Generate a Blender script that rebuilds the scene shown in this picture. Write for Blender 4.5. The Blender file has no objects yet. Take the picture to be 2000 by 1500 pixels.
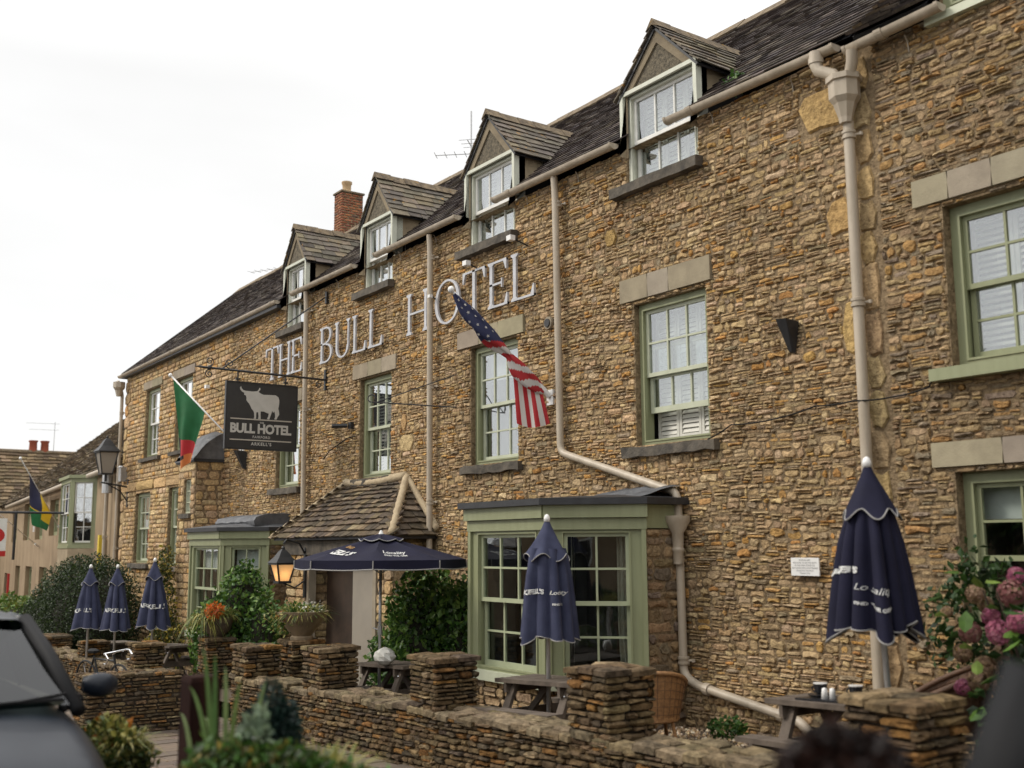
import bpy, math, random
import numpy as np
from mathutils import Vector, Matrix, Euler, noise
from mathutils.geometry import tessellate_polygon

# ---------------------------------------------------------------- scene, camera, light
SC = bpy.context.scene
S = 1.2                                     # metres per drawing unit
COL = SC.collection
rnd = random.Random(7)
R = math.radians

YAW, PIT, ROL, FPX = R(-54.84), R(8.59), R(-0.30), 2100.0
CAMP = Vector((0, -7.6, 1.6))
fw = Vector((math.sin(YAW)*math.cos(PIT), math.cos(YAW)*math.cos(PIT), math.sin(PIT)))
r0 = Vector((math.cos(YAW), -math.sin(YAW), 0)); u0 = r0.cross(fw)
rt = r0*math.cos(ROL)+u0*math.sin(ROL); up = -r0*math.sin(ROL)+u0*math.cos(ROL)
cam = bpy.data.cameras.new('camera'); camo = bpy.data.objects.new('camera', cam); COL.objects.link(camo)
m3 = Matrix((rt, up, -fw)).transposed()
camo.matrix_world = Matrix.Translation(CAMP*S) @ m3.to_4x4()
cam.sensor_width = 36; cam.lens = FPX/2000*36; cam.clip_end = 2000; cam.clip_start = 0.05
cam.dof.use_dof = True; cam.dof.focus_distance = 14.5*S; cam.dof.aperture_fstop = 1.3
SC.camera = camo
SC.view_settings.view_transform = 'Standard'; SC.view_settings.look = 'None'
SC.view_settings.gamma = 1; SC.view_settings.exposure = 0.4; SC.view_settings.use_curve_mapping = False

world = bpy.data.worlds.new("World"); SC.world = world; world.use_nodes = True
nt = world.node_tree; nt.nodes.clear()
SUN_EL, SUN_AZ = R(38), R(215)              # azimuth from +Y, clockwise
sky = nt.nodes.new('ShaderNodeTexSky'); sky.sky_type = 'NISHITA'; sky.sun_disc = False
sky.sun_elevation = SUN_EL; sky.sun_rotation = SUN_AZ
bg1 = nt.nodes.new('ShaderNodeBackground'); bg1.inputs[1].default_value = 0.1
nt.links.new(sky.outputs[0], bg1.inputs[0])
# the overcast deck: soft grey-white cloud, a little brighter overhead
tc = nt.nodes.new('ShaderNodeTexCoord'); sep = nt.nodes.new('ShaderNodeSeparateXYZ')
nt.links.new(tc.outputs['Generated'], sep.inputs[0])
mr = nt.nodes.new('ShaderNodeMapRange'); mr.inputs[1].default_value = .40; mr.inputs[2].default_value = 1
mr.inputs[3].default_value = 0.82; mr.inputs[4].default_value = 2.05
nt.links.new(sep.outputs[2], mr.inputs[0])
nz = nt.nodes.new('ShaderNodeTexNoise'); nz.inputs['Scale'].default_value = 2.2; nz.inputs['Detail'].default_value = 4
mp = nt.nodes.new('ShaderNodeMapping'); mp.inputs['Scale'].default_value = (1, 1, 3.5)
nt.links.new(tc.outputs['Generated'], mp.inputs[0]); nt.links.new(mp.outputs[0], nz.inputs['Vector'])
cr = nt.nodes.new('ShaderNodeValToRGB')
cr.color_ramp.elements[0].position = .3; cr.color_ramp.elements[0].color = (.92, .912, .895, 1)
cr.color_ramp.elements[1].position = .6; cr.color_ramp.elements[1].color = (1, .993, .978, 1)
nt.links.new(nz.outputs[0], cr.inputs[0])
bg2 = nt.nodes.new('ShaderNodeBackground'); nt.links.new(cr.outputs[0], bg2.inputs[0]); nt.links.new(mr.outputs[0], bg2.inputs[1])
mx = nt.nodes.new('ShaderNodeMixShader'); mx.inputs[0].default_value = .93
nt.links.new(bg1.outputs[0], mx.inputs[1]); nt.links.new(bg2.outputs[0], mx.inputs[2])
wo = nt.nodes.new('ShaderNodeOutputWorld'); nt.links.new(mx.outputs[0], wo.inputs[0])

sl = bpy.data.lights.new('sun', 'SUN'); sl.energy = 1.5; sl.angle = R(14); sl.color = (1, .93, .82)
so = bpy.data.objects.new('sun', sl); COL.objects.link(so)
sd = Vector((math.sin(SUN_AZ)*math.cos(SUN_EL), math.cos(SUN_AZ)*math.cos(SUN_EL), math.sin(SUN_EL)))
so.rotation_euler = sd.to_track_quat('Z', 'Y').to_euler(); so.location = (0, -20, 30)

# ---------------------------------------------------------------- helpers
def zg(x):                                  # the street and terrace fall gently to the left
    return .22+.042*max(-48, min(8, x))
ORG = {}
def org(o): return ORG.get(o, Vector((0, 0, 0))) if o else Vector((0, 0, 0))
def tag(o, label=None, cat=None, group=None, kind=None):
    if label: o['label'] = label
    if cat: o['category'] = cat
    if group: o['group'] = group
    if kind: o['kind'] = kind
    return o
def thing(name, label, cat, loc=(0, 0, 0), group=None, parent=None):
    o = bpy.data.objects.new(name, None); COL.objects.link(o); o.empty_display_size = .2
    if parent: o.parent = parent
    o.location = (Vector(loc)-org(parent))*S; ORG[o] = Vector(loc)
    return tag(o, label, cat, group)
def V(*a): return Vector(a)

class MB:
    def __init__(s): s.v = []; s.f = []; s.t = []; s.tint = (1, 1, 1); s.mi = []; s.m = 0; s.size = 0; s.pos = None
    def add(s, vs, fs, tint=None):
        n = len(s.v); t = tint or s.tint
        s.v += [Vector(v) for v in vs]; s.t += [t]*len(vs)
        s.f += [tuple(i+n for i in f) for f in fs]; s.mi += [s.m]*len(fs); return s
    def box(s, x0, x1, y0, y1, z0, z1, tint=None):
        return s.add([(x0,y0,z0),(x1,y0,z0),(x1,y1,z0),(x0,y1,z0),(x0,y0,z1),(x1,y0,z1),(x1,y1,z1),(x0,y1,z1)],
                     [(0,3,2,1),(4,5,6,7),(0,1,5,4),(1,2,6,5),(2,3,7,6),(3,0,4,7)], tint)
    def frame(s, o, ax, ay, az, tint=None):  # box: origin corner + three edge vectors
        o, ax, ay, az = map(Vector, (o, ax, ay, az))
        return s.add([o,o+ax,o+ax+ay,o+ay,o+az,o+ax+az,o+ax+ay+az,o+ay+az],
                     [(0,3,2,1),(4,5,6,7),(0,1,5,4),(1,2,6,5),(2,3,7,6),(3,0,4,7)], tint)
    def bar(s, a, b, w, h, upv=(0, 0, 1), tint=None):   # rectangular bar from a to b
        a, b = Vector(a), Vector(b); d = (b-a); dn = d.normalized(); sx = dn.cross(Vector(upv))
        if sx.length < 1e-4: sx = dn.cross(Vector((1, 0, 0)))
        sx.normalize(); sz = sx.cross(dn)
        return s.frame(a-sx*w/2-sz*h/2, sx*w, d, sz*h, tint)
    def tube(s, pts, r, n=8, caps=True, tint=None):
        pts = [Vector(p) for p in pts]; rs = r if hasattr(r, '__len__') else [r]*len(pts)
        d0 = (pts[1]-pts[0]).normalized(); a = d0.orthogonal().normalized()
        vs = []; k = len(pts)
        for i, p in enumerate(pts):
            d = (pts[min(i+1, k-1)]-pts[max(i-1, 0)]).normalized()
            a = (a-d*a.dot(d)).normalized(); b = d.cross(a)
            for j in range(n):
                q = 2*math.pi*j/n; vs.append(p+(a*math.cos(q)+b*math.sin(q))*rs[i])
        fs = [(i*n+j, i*n+(j+1) % n, (i+1)*n+(j+1) % n, (i+1)*n+j) for i in range(k-1) for j in range(n)]
        if caps: fs += [tuple(range(n-1, -1, -1)), tuple(range((k-1)*n, k*n))]
        return s.add(vs, fs, tint)
    def lathe(s, c, prof, n=16, tint=None, caps=True):
        c = Vector(c); vs = []
        for r, z in prof:
            for j in range(n):
                q = 2*math.pi*j/n; vs.append(c+Vector((r*math.cos(q), r*math.sin(q), z)))
        k = len(prof)
        fs = [(i*n+j, i*n+(j+1) % n, (i+1)*n+(j+1) % n, (i+1)*n+j) for i in range(k-1) for j in range(n)]
        if caps: fs += [tuple(range(n-1, -1, -1)), tuple(range((k-1)*n, k*n))]
        return s.add(vs, fs, tint)
    def ball(s, c, r, n=8, tint=None, sc=(1, 1, 1)):
        c = Vector(c); vs = []; m = n//2+1
        for i in range(m+1):
            th = math.pi*i/m
            for j in range(n):
                q = 2*math.pi*j/n
                vs.append(c+Vector((sc[0]*math.sin(th)*math.cos(q), sc[1]*math.sin(th)*math.sin(q), sc[2]*math.cos(th)))*r)
        return s.add(vs, [(i*n+j, (i+1)*n+j, (i+1)*n+(j+1) % n, i*n+(j+1) % n) for i in range(m) for j in range(n)], tint)
    def prism(s, poly, fn, d0, d1, tint=None):   # poly list of (u,v); fn(u,v,d)->point
        n = len(poly); vs = [fn(u, v, d0) for u, v in poly]+[fn(u, v, d1) for u, v in poly]
        tr = tessellate_polygon([[Vector((u, v, 0)) for u, v in poly]])
        fs = [tuple(t) for t in tr]+[tuple(i+n for i in reversed(t)) for t in tr]
        fs += [(i, (i+1) % n, (i+1) % n+n, i+n) for i in range(n)]
        return s.add(vs, fs, tint)
    def merge(s, o):
        n = len(s.v); s.v += o.v; s.t += o.t; s.f += [tuple(i+n for i in f) for f in o.f]; s.mi += o.mi; return s
    def build(s, name, mats, parent=None, smooth=False, center=True, kind=None, label=None, auto=None, cat=None, group=None):
        po = org(parent); c = Vector((0, 0, 0))
        if center and s.v:
            a = np.array([tuple(v) for v in s.v]); lo, hi = a.min(0), a.max(0); c = Vector((lo+hi)/2)
            if not parent: c.z = lo[2]
        else: c = po
        me = bpy.data.meshes.new(name)
        me.from_pydata([tuple((v-c)*S) for v in s.v], [], s.f)
        if not isinstance(mats, (list, tuple)): mats = [mats]
        for m in mats: me.materials.append(m)
        if len(mats) > 1: me.polygons.foreach_set('material_index', s.mi)
        ca = me.color_attributes.new('tint', 'FLOAT_COLOR', 'POINT')
        ca.data.foreach_set('color', np.array([tuple(t)+(1,) for t in s.t], dtype=np.float32).ravel())
        if smooth: me.shade_smooth()
        if auto: me.set_sharp_from_angle(angle=R(auto))
        me.update()
        o = bpy.data.objects.new(name, me); COL.objects.link(o)
        if parent: o.parent = parent
        o.location = (c-po)*S; ORG[o] = c
        return tag(o, label, cat, group, kind)

# ---------------------------------------------------------------- materials
def rgb(r, g, b):                            # sRGB 0-255 of a surface colour -> linear
    f = lambda c: (c/255/12.92) if c <= 10 else ((c/255+.055)/1.055)**2.4
    return (f(r), f(g), f(b))
MATS = {}
def mat(name, col=(.5, .5, .5), col2=None, scale=6, rough=.8, bump=.0, bscale=60, tint=False, metal=0, spot=None, spots=.62,
        sscale=9, detail=6, stretch=(1, 1, 1), rough2=None, emit=None, coat=0, spec=.5, contrast=(.35, .65), trans=0, macro=0, bump2=0, b2scale=8):
    if name in MATS: return MATS[name]
    m = bpy.data.materials.new(name); m.use_nodes = True; t = m.node_tree; N = t.nodes; L = t.links
    b = N['Principled BSDF']; out = N['Material Output']
    tcx = N.new('ShaderNodeTexCoord'); g = N.new('ShaderNodeNewGeometry')
    mpp = N.new('ShaderNodeMapping'); mpp.inputs['Scale'].default_value = stretch
    L.new(g.outputs['Position'] if name[:2] == 'w_' else tcx.outputs['Object'], mpp.inputs[0])
    def noi(sc, de=detail, ro=.6):
        n = N.new('ShaderNodeTexNoise'); n.inputs['Scale'].default_value = sc; n.inputs['Detail'].default_value = de
        n.inputs['Roughness'].default_value = ro; L.new(mpp.outputs[0], n.inputs['Vector']); return n
    def ramp(n, a, c):
        r = N.new('ShaderNodeMapRange'); r.inputs[1].default_value = a; r.inputs[2].default_value = c
        L.new(n.outputs[0], r.inputs[0]); return r
    def mixc(f, a, c, mode='MIX'):
        x = N.new('ShaderNodeMix'); x.data_type = 'RGBA'; x.blend_type = mode
        if hasattr(f, 'outputs'): L.new(f.outputs[0], x.inputs[0])
        else: x.inputs[0].default_value = f
        for i, q in ((6, a), (7, c)):
            if isinstance(q, tuple): x.inputs[i].default_value = q+(1,)
            else: L.new(q, x.inputs[i])
        return x.outputs[2]
    cur = col
    if col2: cur = mixc(ramp(noi(scale), *contrast), col, col2)
    if tint:
        at = N.new('ShaderNodeAttribute'); at.attribute_name = 'tint'
        cur = mixc(1.0, cur, at.outputs['Color'], 'MULTIPLY')
    if macro:
        mm = N.new('ShaderNodeMapRange'); mm.inputs[1].default_value = .3; mm.inputs[2].default_value = .7; mm.inputs[3].default_value = 1-macro; mm.inputs[4].default_value = 1+macro
        L.new(noi(.55, 3, .55).outputs[0], mm.inputs[0]); cur = mixc(1.0, cur, mm.outputs[0], 'MULTIPLY')
    if spot: cur = mixc(ramp(noi(sscale, 5, .7), spots, spots+.08), cur, spot)
    if isinstance(cur, tuple): b.inputs['Base Color'].default_value = cur+(1,)
    else: L.new(cur, b.inputs['Base Color'])
    b.inputs['Roughness'].default_value = rough; b.inputs['Metallic'].default_value = metal
    b.inputs['Specular IOR Level'].default_value = spec
    if rough2 is not None:
        rr = N.new('ShaderNodeMapRange'); rr.inputs[1].default_value = .3; rr.inputs[2].default_value = .7
        rr.inputs[3].default_value = rough; rr.inputs[4].default_value = rough2
        L.new(noi(scale*2.3).outputs[0], rr.inputs[0]); L.new(rr.outputs[0], b.inputs['Roughness'])
    if coat: b.inputs['Coat Weight'].default_value = coat; b.inputs['Coat Roughness'].default_value = .04
    if emit: b.inputs['Emission Color'].default_value = emit[0]+(1,); b.inputs['Emission Strength'].default_value = emit[1]
    if bump:
        bn = N.new('ShaderNodeBump'); bn.inputs['Strength'].default_value = 1; bn.inputs['Distance'].default_value = bump
        L.new(noi(bscale, 6, .65).outputs[0], bn.inputs['Height']); L.new(bn.outputs[0], b.inputs['Normal'])
        if bump2:
            b2 = N.new('ShaderNodeBump'); b2.inputs['Distance'].default_value = bump2
            L.new(noi(b2scale, 4).outputs[0], b2.inputs['Height']); L.new(b2.outputs[0], bn.inputs['Normal'])
    if trans:
        tb = N.new('ShaderNodeBsdfTranslucent'); ms = N.new('ShaderNodeMixShader'); ms.inputs[0].default_value = trans
        if isinstance(cur, tuple): tb.inputs[0].default_value = cur+(1,)
        else: L.new(cur, tb.inputs[0])
        L.new(b.outputs[0], ms.inputs[1]); L.new(tb.outputs[0], ms.inputs[2]); L.new(ms.outputs[0], out.inputs[0])
    MATS[name] = m; return m

M_stone = mat('w_rubble_stone', (.80, .74, .68), (1.38, 1.31, 1.20), scale=20, rough=.95, bump=.03, bscale=24, tint=True, spot=(.12, .085, .052), spots=.62, sscale=19, spec=.12, bump2=.045, b2scale=9, macro=.17)
M_dry = mat('w_dry_stone', (.26, .245, .23), (.78, .73, .67), scale=12, rough=.95, bump=.02, bscale=30, tint=True, spot=(.06, .05, .03), spots=.6, sscale=17, spec=.15, bump2=.02, b2scale=11)
M_mortar = mat('w_mortar', (.34, .25, .15), (.16, .115, .07), scale=14, rough=.97, bump=.04, bscale=20, spot=(.07, .052, .034), spots=.60, sscale=17, spec=.1, bump2=.05, b2scale=8, macro=.17)
M_drycore = mat('w_dry_core', (.05, .038, .025), (.025, .02, .014), rough=1, bump=.02, bscale=30)
M_ashlar = mat('w_ashlar', (.33, .28, .205), (.25, .21, .155), scale=3.5, rough=.85, bump=.004, bscale=60, spot=(.17, .14, .10), spots=.66, sscale=5, tint=True, spec=.25)
M_sill = mat('w_sill_stone', (.13, .11, .085), (.055, .048, .04), scale=6, rough=.95, bump=.012, bscale=35, spot=(.3, .25, .17), spots=.7, sscale=8)
M_render = mat('w_render', (.34, .25, .155), (.24, .17, .10), scale=1.4, rough=.92, bump=.006, bscale=50, spot=(.20, .14, .085), spots=.6, sscale=2.2, stretch=(1, 1, .45))
M_rendcheek = mat('w_cheek_render', (.38, .30, .195), (.27, .21, .135), scale=2.2, rough=.92, bump=.006, bscale=60, spot=(.07, .06, .04), spots=.66, sscale=4)
M_gable = mat('w_gable_render', (.25, .20, .13), (.17, .135, .09), scale=3, rough=.92, bump=.005, bscale=60)
M_pebble = mat('w_pebbledash', (.21, .175, .12), (.07, .06, .045), scale=30, rough=.98, bump=.02, bscale=70, spot=(.3, .28, .22), spots=.66, sscale=45)
M_slate = mat('w_slate', (.75, .75, .75), (1.3, 1.3, 1.3), scale=10, rough=.62, rough2=.85, bump=.006, bscale=40, tint=True, spot=(.20, .18, .15), spots=.67, sscale=17, spec=.22)
M_slatelich = mat('w_slate_lichen', (.8, .8, .8), (1.2, 1.2, 1.2), scale=8, rough=.85, bump=.012, bscale=45, tint=True, spot=(.52, .25, .03), spots=.615, sscale=5.5, spec=.25)
M_tile = mat('w_stone_tile', (.7, .7, .7), (1.25, 1.22, 1.15), scale=9, rough=.9, bump=.014, bscale=35, tint=True, spot=(.42, .40, .36), spots=.67, sscale=14, spec=.2)
M_ridge = mat('w_ridge_stone', (.24, .18, .11), (.10, .075, .05), scale=9, rough=.95, bump=.02, bscale=35, spot=(.35, .20, .05), spots=.62, sscale=7)
M_lead = mat('w_lead', (.15, .155, .165), (.075, .078, .085), scale=4, rough=.5, rough2=.7, bump=.006, bscale=25, metal=.35, spot=(.24, .235, .22), spots=.64, sscale=6)
M_leaddark = mat('w_lead_dark', (.03, .031, .035), (.018, .018, .02), scale=5, rough=.55, bump=.004, bscale=30)
M_green = mat('green_paint', (.27, .285, .165), (.235, .25, .14), scale=3, rough=.45, bump=.0012, bscale=50, stretch=(3, 3, .5), spec=.4)
M_greenlt = mat('pale_green_paint', (.50, .52, .39), (.43, .45, .33), scale=4, rough=.45, bump=.001, bscale=60, spec=.4)
M_cream = mat('cream_sage_paint', (.58, .59, .49), (.50, .51, .42), scale=4, rough=.5)
M_sash = mat('sage_sash_paint', (.40, .43, .28), (.34, .37, .235), scale=4, rough=.45)
M_white = mat('white_paint', (.72, .71, .67), (.62, .61, .56), scale=4, rough=.5)
M_pipe = mat('beige_pipe_paint', (.47, .40, .31), (.36, .30, .225), scale=3, rough=.42, bump=.0012, bscale=40, spot=(.19, .15, .11), spots=.68, sscale=8, stretch=(2, 2, .5))
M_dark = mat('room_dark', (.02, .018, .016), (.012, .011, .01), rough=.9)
M_black = mat('black_iron', (.012, .012, .013), (.02, .02, .022), rough=.45, bump=.001, bscale=60)
M_board = mat('sign_board_black', (.022, .021, .021), (.028, .027, .026), rough=.5, scale=5)
M_boardlt = mat('sign_paint_pale', (.48, .46, .42), (.43, .41, .37), rough=.55)
M_boardgold = mat('sign_rule_pale', (.42, .38, .32), rough=.55)
M_letter = mat('letter_paint_silver', (.52, .52, .54), (.40, .40, .42), scale=5, rough=.4, metal=.15)
M_curtain = mat('curtain_cloth', (.42, .40, .33), (.32, .30, .24), rough=.9, scale=5)
M_blind = mat('blind_cloth', (.75, .75, .73), (.68, .68, .66), rough=.9, scale=5)
M_shutter = mat('shutter_paint', (.66, .64, .58), (.6, .58, .52), rough=.5, scale=5)
M_navy = mat('navy_canvas', (.011, .011, .030), (.008, .008, .022), scale=4, rough=.85, bump=.0012, bscale=220, spec=.25)
M_navyfade = mat('faded_navy_canvas', (.05, .056, .10), (.03, .034, .068), scale=3.5, rough=.85, bump=.0012, bscale=220, spec=.25)
M_piping = mat('white_piping', (.30, .29, .28), rough=.8)
M_pole = mat('aluminium_pole', (.50, .50, .50), (.42, .42, .42), rough=.35, metal=.6)
M_wood = mat('weathered_wood', (.14, .108, .082), (.07, .053, .04), scale=5, rough=.8, bump=.004, bscale=30, stretch=(1, 1, 1), spot=(.06, .045, .035), spots=.62, sscale=14)
M_postwood = mat('dark_red_wood', (.026, .010, .007), (.014, .006, .005), scale=5, rough=.9, spec=.1, bump=.004, bscale=25, stretch=(4, 4, .4))
M_wicker = mat('wicker', (.36, .19, .075), (.22, .11, .045), scale=30, rough=.6, bump=.004, bscale=90)
M_wickerdk = mat('wicker_dark', (.13, .065, .035), (.08, .04, .02), scale=30, rough=.6, bump=.004, bscale=90)
M_brick = mat('w_brick', (.75, .75, .75), (1.2, 1.15, 1.1), scale=14, rough=.9, bump=.008, bscale=50, tint=True, spot=(.05, .04, .035), spots=.66, sscale=16)
M_clay = mat('clay_pot', (.52, .38, .22), (.42, .28, .15), rough=.85, scale=8)
M_clayred = mat('red_clay_pot', (.30, .075, .035), (.24, .06, .03), rough=.85, scale=8)
M_leaf = mat('leaf', (.8, .8, .8), (1.15, 1.15, 1.15), scale=12, rough=.45, tint=True, trans=.25, spec=.4)
M_petal = mat('petal', (.85, .85, .85), (1.1, 1.1, 1.1), scale=20, rough=.7, tint=True, trans=.3)
M_bark = mat('bark', (.08, .055, .035), (.04, .03, .02), rough=.95, bump=.01, bscale=30)
M_soil = mat('soil', (.045, .032, .022), (.025, .018, .012), rough=1, bump=.03, bscale=18)
M_paving = mat('w_paving', (.15, .112, .08), (.095, .072, .053), scale=2.5, rough=.85, bump=.004, bscale=50, tint=True, spot=(.10, .08, .06), spots=.62, sscale=6)
M_asphalt = mat('w_asphalt', (.055, .053, .052), (.04, .039, .038), scale=3, rough=.85, bump=.006, bscale=110)
M_gravel = mat('gravel', (.8, .8, .8), (1.2, 1.2, 1.2), scale=20, rough=.85, tint=True)
M_gravelbed = mat('w_gravel_bed', (.12, .085, .055), (.05, .036, .024), scale=40, rough=.95, bump=.02, bscale=60)
M_car = mat('car_paint_navy', (.014, .018, .026), (.010, .013, .020), rough=.38, metal=.0, coat=.08, spec=.22)
M_carblack = mat('car_paint_black', (.004, .004, .0045), rough=.6, spec=.15)
M_plastic = mat('black_plastic', (.008, .008, .009), rough=.7, spec=.2)
M_rubber = mat('tyre_rubber', (.02, .02, .02), rough=.85, bump=.002, bscale=60)
M_chrome = mat('chrome', (.75, .75, .76), rough=.12, metal=1)
M_flag = mat('flag_cloth', (.9, .9, .9), (1.05, 1.05, 1.05), scale=6, rough=.8, tint=True, trans=.25)
M_red = mat('red_paint', (.45, .02, .02), rough=.4)
M_yellow = mat('yellow_tape', (.65, .48, .04), rough=.6)
M_china = mat('white_china', (.75, .74, .72), rough=.25)
M_tray = mat('black_tray', (.015, .016, .02), rough=.3)
M_text = mat('notice_ink', (.16, .16, .17), rough=.7)
M_textwhite = mat('canvas_print_white', (.62, .62, .6), rough=.8)
M_gold = mat('canvas_print_gold', (.30, .17, .06), rough=.8)
M_lampglass = mat('lamp_glass_frosted', (.42, .38, .33), rough=.35, trans=.4)
M_beige = mat('door_beige', (.30, .265, .215), (.26, .23, .19), scale=2, rough=.6)
M_terra = mat('stone_planter', (.34, .26, .17), (.22, .165, .105), scale=5, rough=.9, bump=.004, bscale=50, spot=(.12, .09, .06), spots=.64, sscale=7)
M_terradk = mat('stone_planter_dark', (.13, .095, .06), (.07, .055, .038), scale=5, rough=.9, bump=.006, bscale=50)

def glass_mat(name, boost, tintc=(.9, .93, .92)):
    m = bpy.data.materials.new(name); m.use_nodes = True; t = m.node_tree; N = t.nodes; L = t.links
    N.remove(N['Principled BSDF']); out = N['Material Output']
    gl = N.new('ShaderNodeBsdfGlossy'); gl.inputs['Roughness'].default_value = .02; gl.inputs[0].default_value = (.97, .98, 1, 1)
    tr = N.new('ShaderNodeBsdfTransparent'); tr.inputs[0].default_value = tintc+(1,)
    lw_ = N.new('ShaderNodeLayerWeight'); lw_.inputs[0].default_value = .5; pw = N.new('ShaderNodeMath'); pw.operation = 'POWER'; pw.inputs[1].default_value = 5; L.new(lw_.outputs['Facing'], pw.inputs[0]); fr = N.new('ShaderNodeMath'); fr.operation = 'MULTIPLY_ADD'; fr.inputs[1].default_value = .96; fr.inputs[2].default_value = .04; L.new(pw.outputs[0], fr.inputs[0])
    ml = N.new('ShaderNodeMath'); ml.operation = 'MULTIPLY'; ml.inputs[1].default_value = boost; ml.use_clamp = True
    no = N.new('ShaderNodeTexNoise'); no.inputs['Scale'].default_value = 1.6
    bp = N.new('ShaderNodeBump'); bp.inputs['Distance'].default_value = .003
    L.new(no.outputs[0], bp.inputs['Height']); L.new(bp.outputs[0], gl.inputs['Normal'])
    g = N.new('ShaderNodeNewGeometry'); L.new(g.outputs['Position'], no.inputs['Vector'])
    L.new(fr.outputs[0], ml.inputs[0]); mxx = N.new('ShaderNodeMixShader'); L.new(ml.outputs[0], mxx.inputs[0])
    L.new(tr.outputs[0], mxx.inputs[1]); L.new(gl.outputs[0], mxx.inputs[2]); L.new(mxx.outputs[0], out.inputs[0])
    MATS[name] = m; return m
M_glass = glass_mat('window_glass', 6.0)
M_glasslow = glass_mat('bay_glass', 1.6)
M_carglass = glass_mat('car_glass', 1.0, (.11, .14, .135))

# ---------------------------------------------------------------- pieces: the 300 that show largest are parts, the rest one part
def emit(pieces, name, m, parent, limit=300, minpx=9, smooth=False, restname=None):
    for p in pieces:
        c = sum(p.v, Vector((0, 0, 0)))/len(p.v); p.pos = c
        a = np.array([tuple(v) for v in p.v]); e = sorted(a.max(0)-a.min(0))[::-1]
        d = (c-CAMP); q = d.dot(fw)
        inside = q > .3 and abs(d.dot(rt)/q*FPX) < 1040 and abs(d.dot(up)/q*FPX) < 790
        p.size = e[0]*e[1]/max(d.length, .3)**2*(1 if inside else .0001)
        p.px = e[0]/max(q, .3)*FPX if inside else 0
    pieces.sort(key=lambda p: -p.size)
    k = 0; rest = MB()
    for p in pieces:
        if k < limit and p.px > minpx: p.build(name, m, parent, smooth=smooth); k += 1
        else: rest.merge(p)
    if rest.v: rest.build(restname or name+'s', m, parent, kind='stuff', smooth=smooth)

def stone_piece(fn, u0, u1, v0, v1, dep, tint, rg, jag=.2):
    """an irregular stone on a wall; fn(u,v,d) with d outwards"""
    p = MB(); w, h = u1-u0, v1-v0; c = min(w, h)*.32; j = lambda a: rg.uniform(-a, a)
    jh = h*jag; jw = min(w*.1, h*jag)
    out = [(u0+c*rg.uniform(.3, 1), v0+j(jh)*.4), (u0+w*rg.uniform(.35, .65), v0+j(jh)*.7), (u1-c*rg.uniform(.3, 1), v0+j(jh)*.4),
           (u1+j(jw)*.5, v0+h*rg.uniform(.25, .6)),
           (u1-c*rg.uniform(.3, 1), v1+j(jh)*.4), (u0+w*rg.uniform(.35, .65), v1+j(jh)*.7), (u0+c*rg.uniform(.3, 1), v1+j(jh)*.4),
           (u0+j(jw)*.5, v0+h*rg.uniform(.4, .75))]
    cu, cv = (u0+u1)/2, (v0+v1)/2
    ins = min(.22, .012/max(h, .02))+.1
    vs = [fn(u, v, -.012) for u, v in out]
    vs += [fn(u+(cu-u)*min(.12, .02/max(w, .03)), v+(cv-v)*ins, dep*rg.uniform(.45, 1.0)) for u, v in out]
    vs += [fn(cu+w*j(.22), cv+h*j(.15), dep*rg.uniform(.75, 1.35))]
    fs = [(i, (i+1) % 8, (i+1) % 8+8, i+8) for i in range(8)]+[(i+8, (i+1) % 8+8, 16) for i in range(8)]
    p.add(vs, fs, tint); return p

def pal(rg, cols, var=.16):
    c = rg.choice(cols); k = 1+rg.uniform(-var, var); return (c[0]*k*1.0, c[1]*k*(1+rg.uniform(-.04, .04)), c[2]*k*(1+rg.uniform(-.08, .08)))
OCHRE = [(.39, .288, .17)]*7+[(.375, .285, .175)]*5+[(.44, .33, .20)]*4+[(.34, .265, .17)]*3+[(.43, .275, .115)]*2+[(.29, .24, .17)]+[(.48, .375, .245)]*3+[(.40, .225, .085)]
PALE = [(.46, .34, .20)]*5+[(.42, .30, .17)]*4+[(.50, .39, .25)]*3+[(.36, .28, .18)]*2+[(.50, .31, .13)]
GREYO = [(.32, .235, .135)]*5+[(.29, .22, .14)]*4+[(.24, .20, .15)]*3+[(.35, .22, .10)]*2+[(.38, .29, .18)]*2

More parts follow.
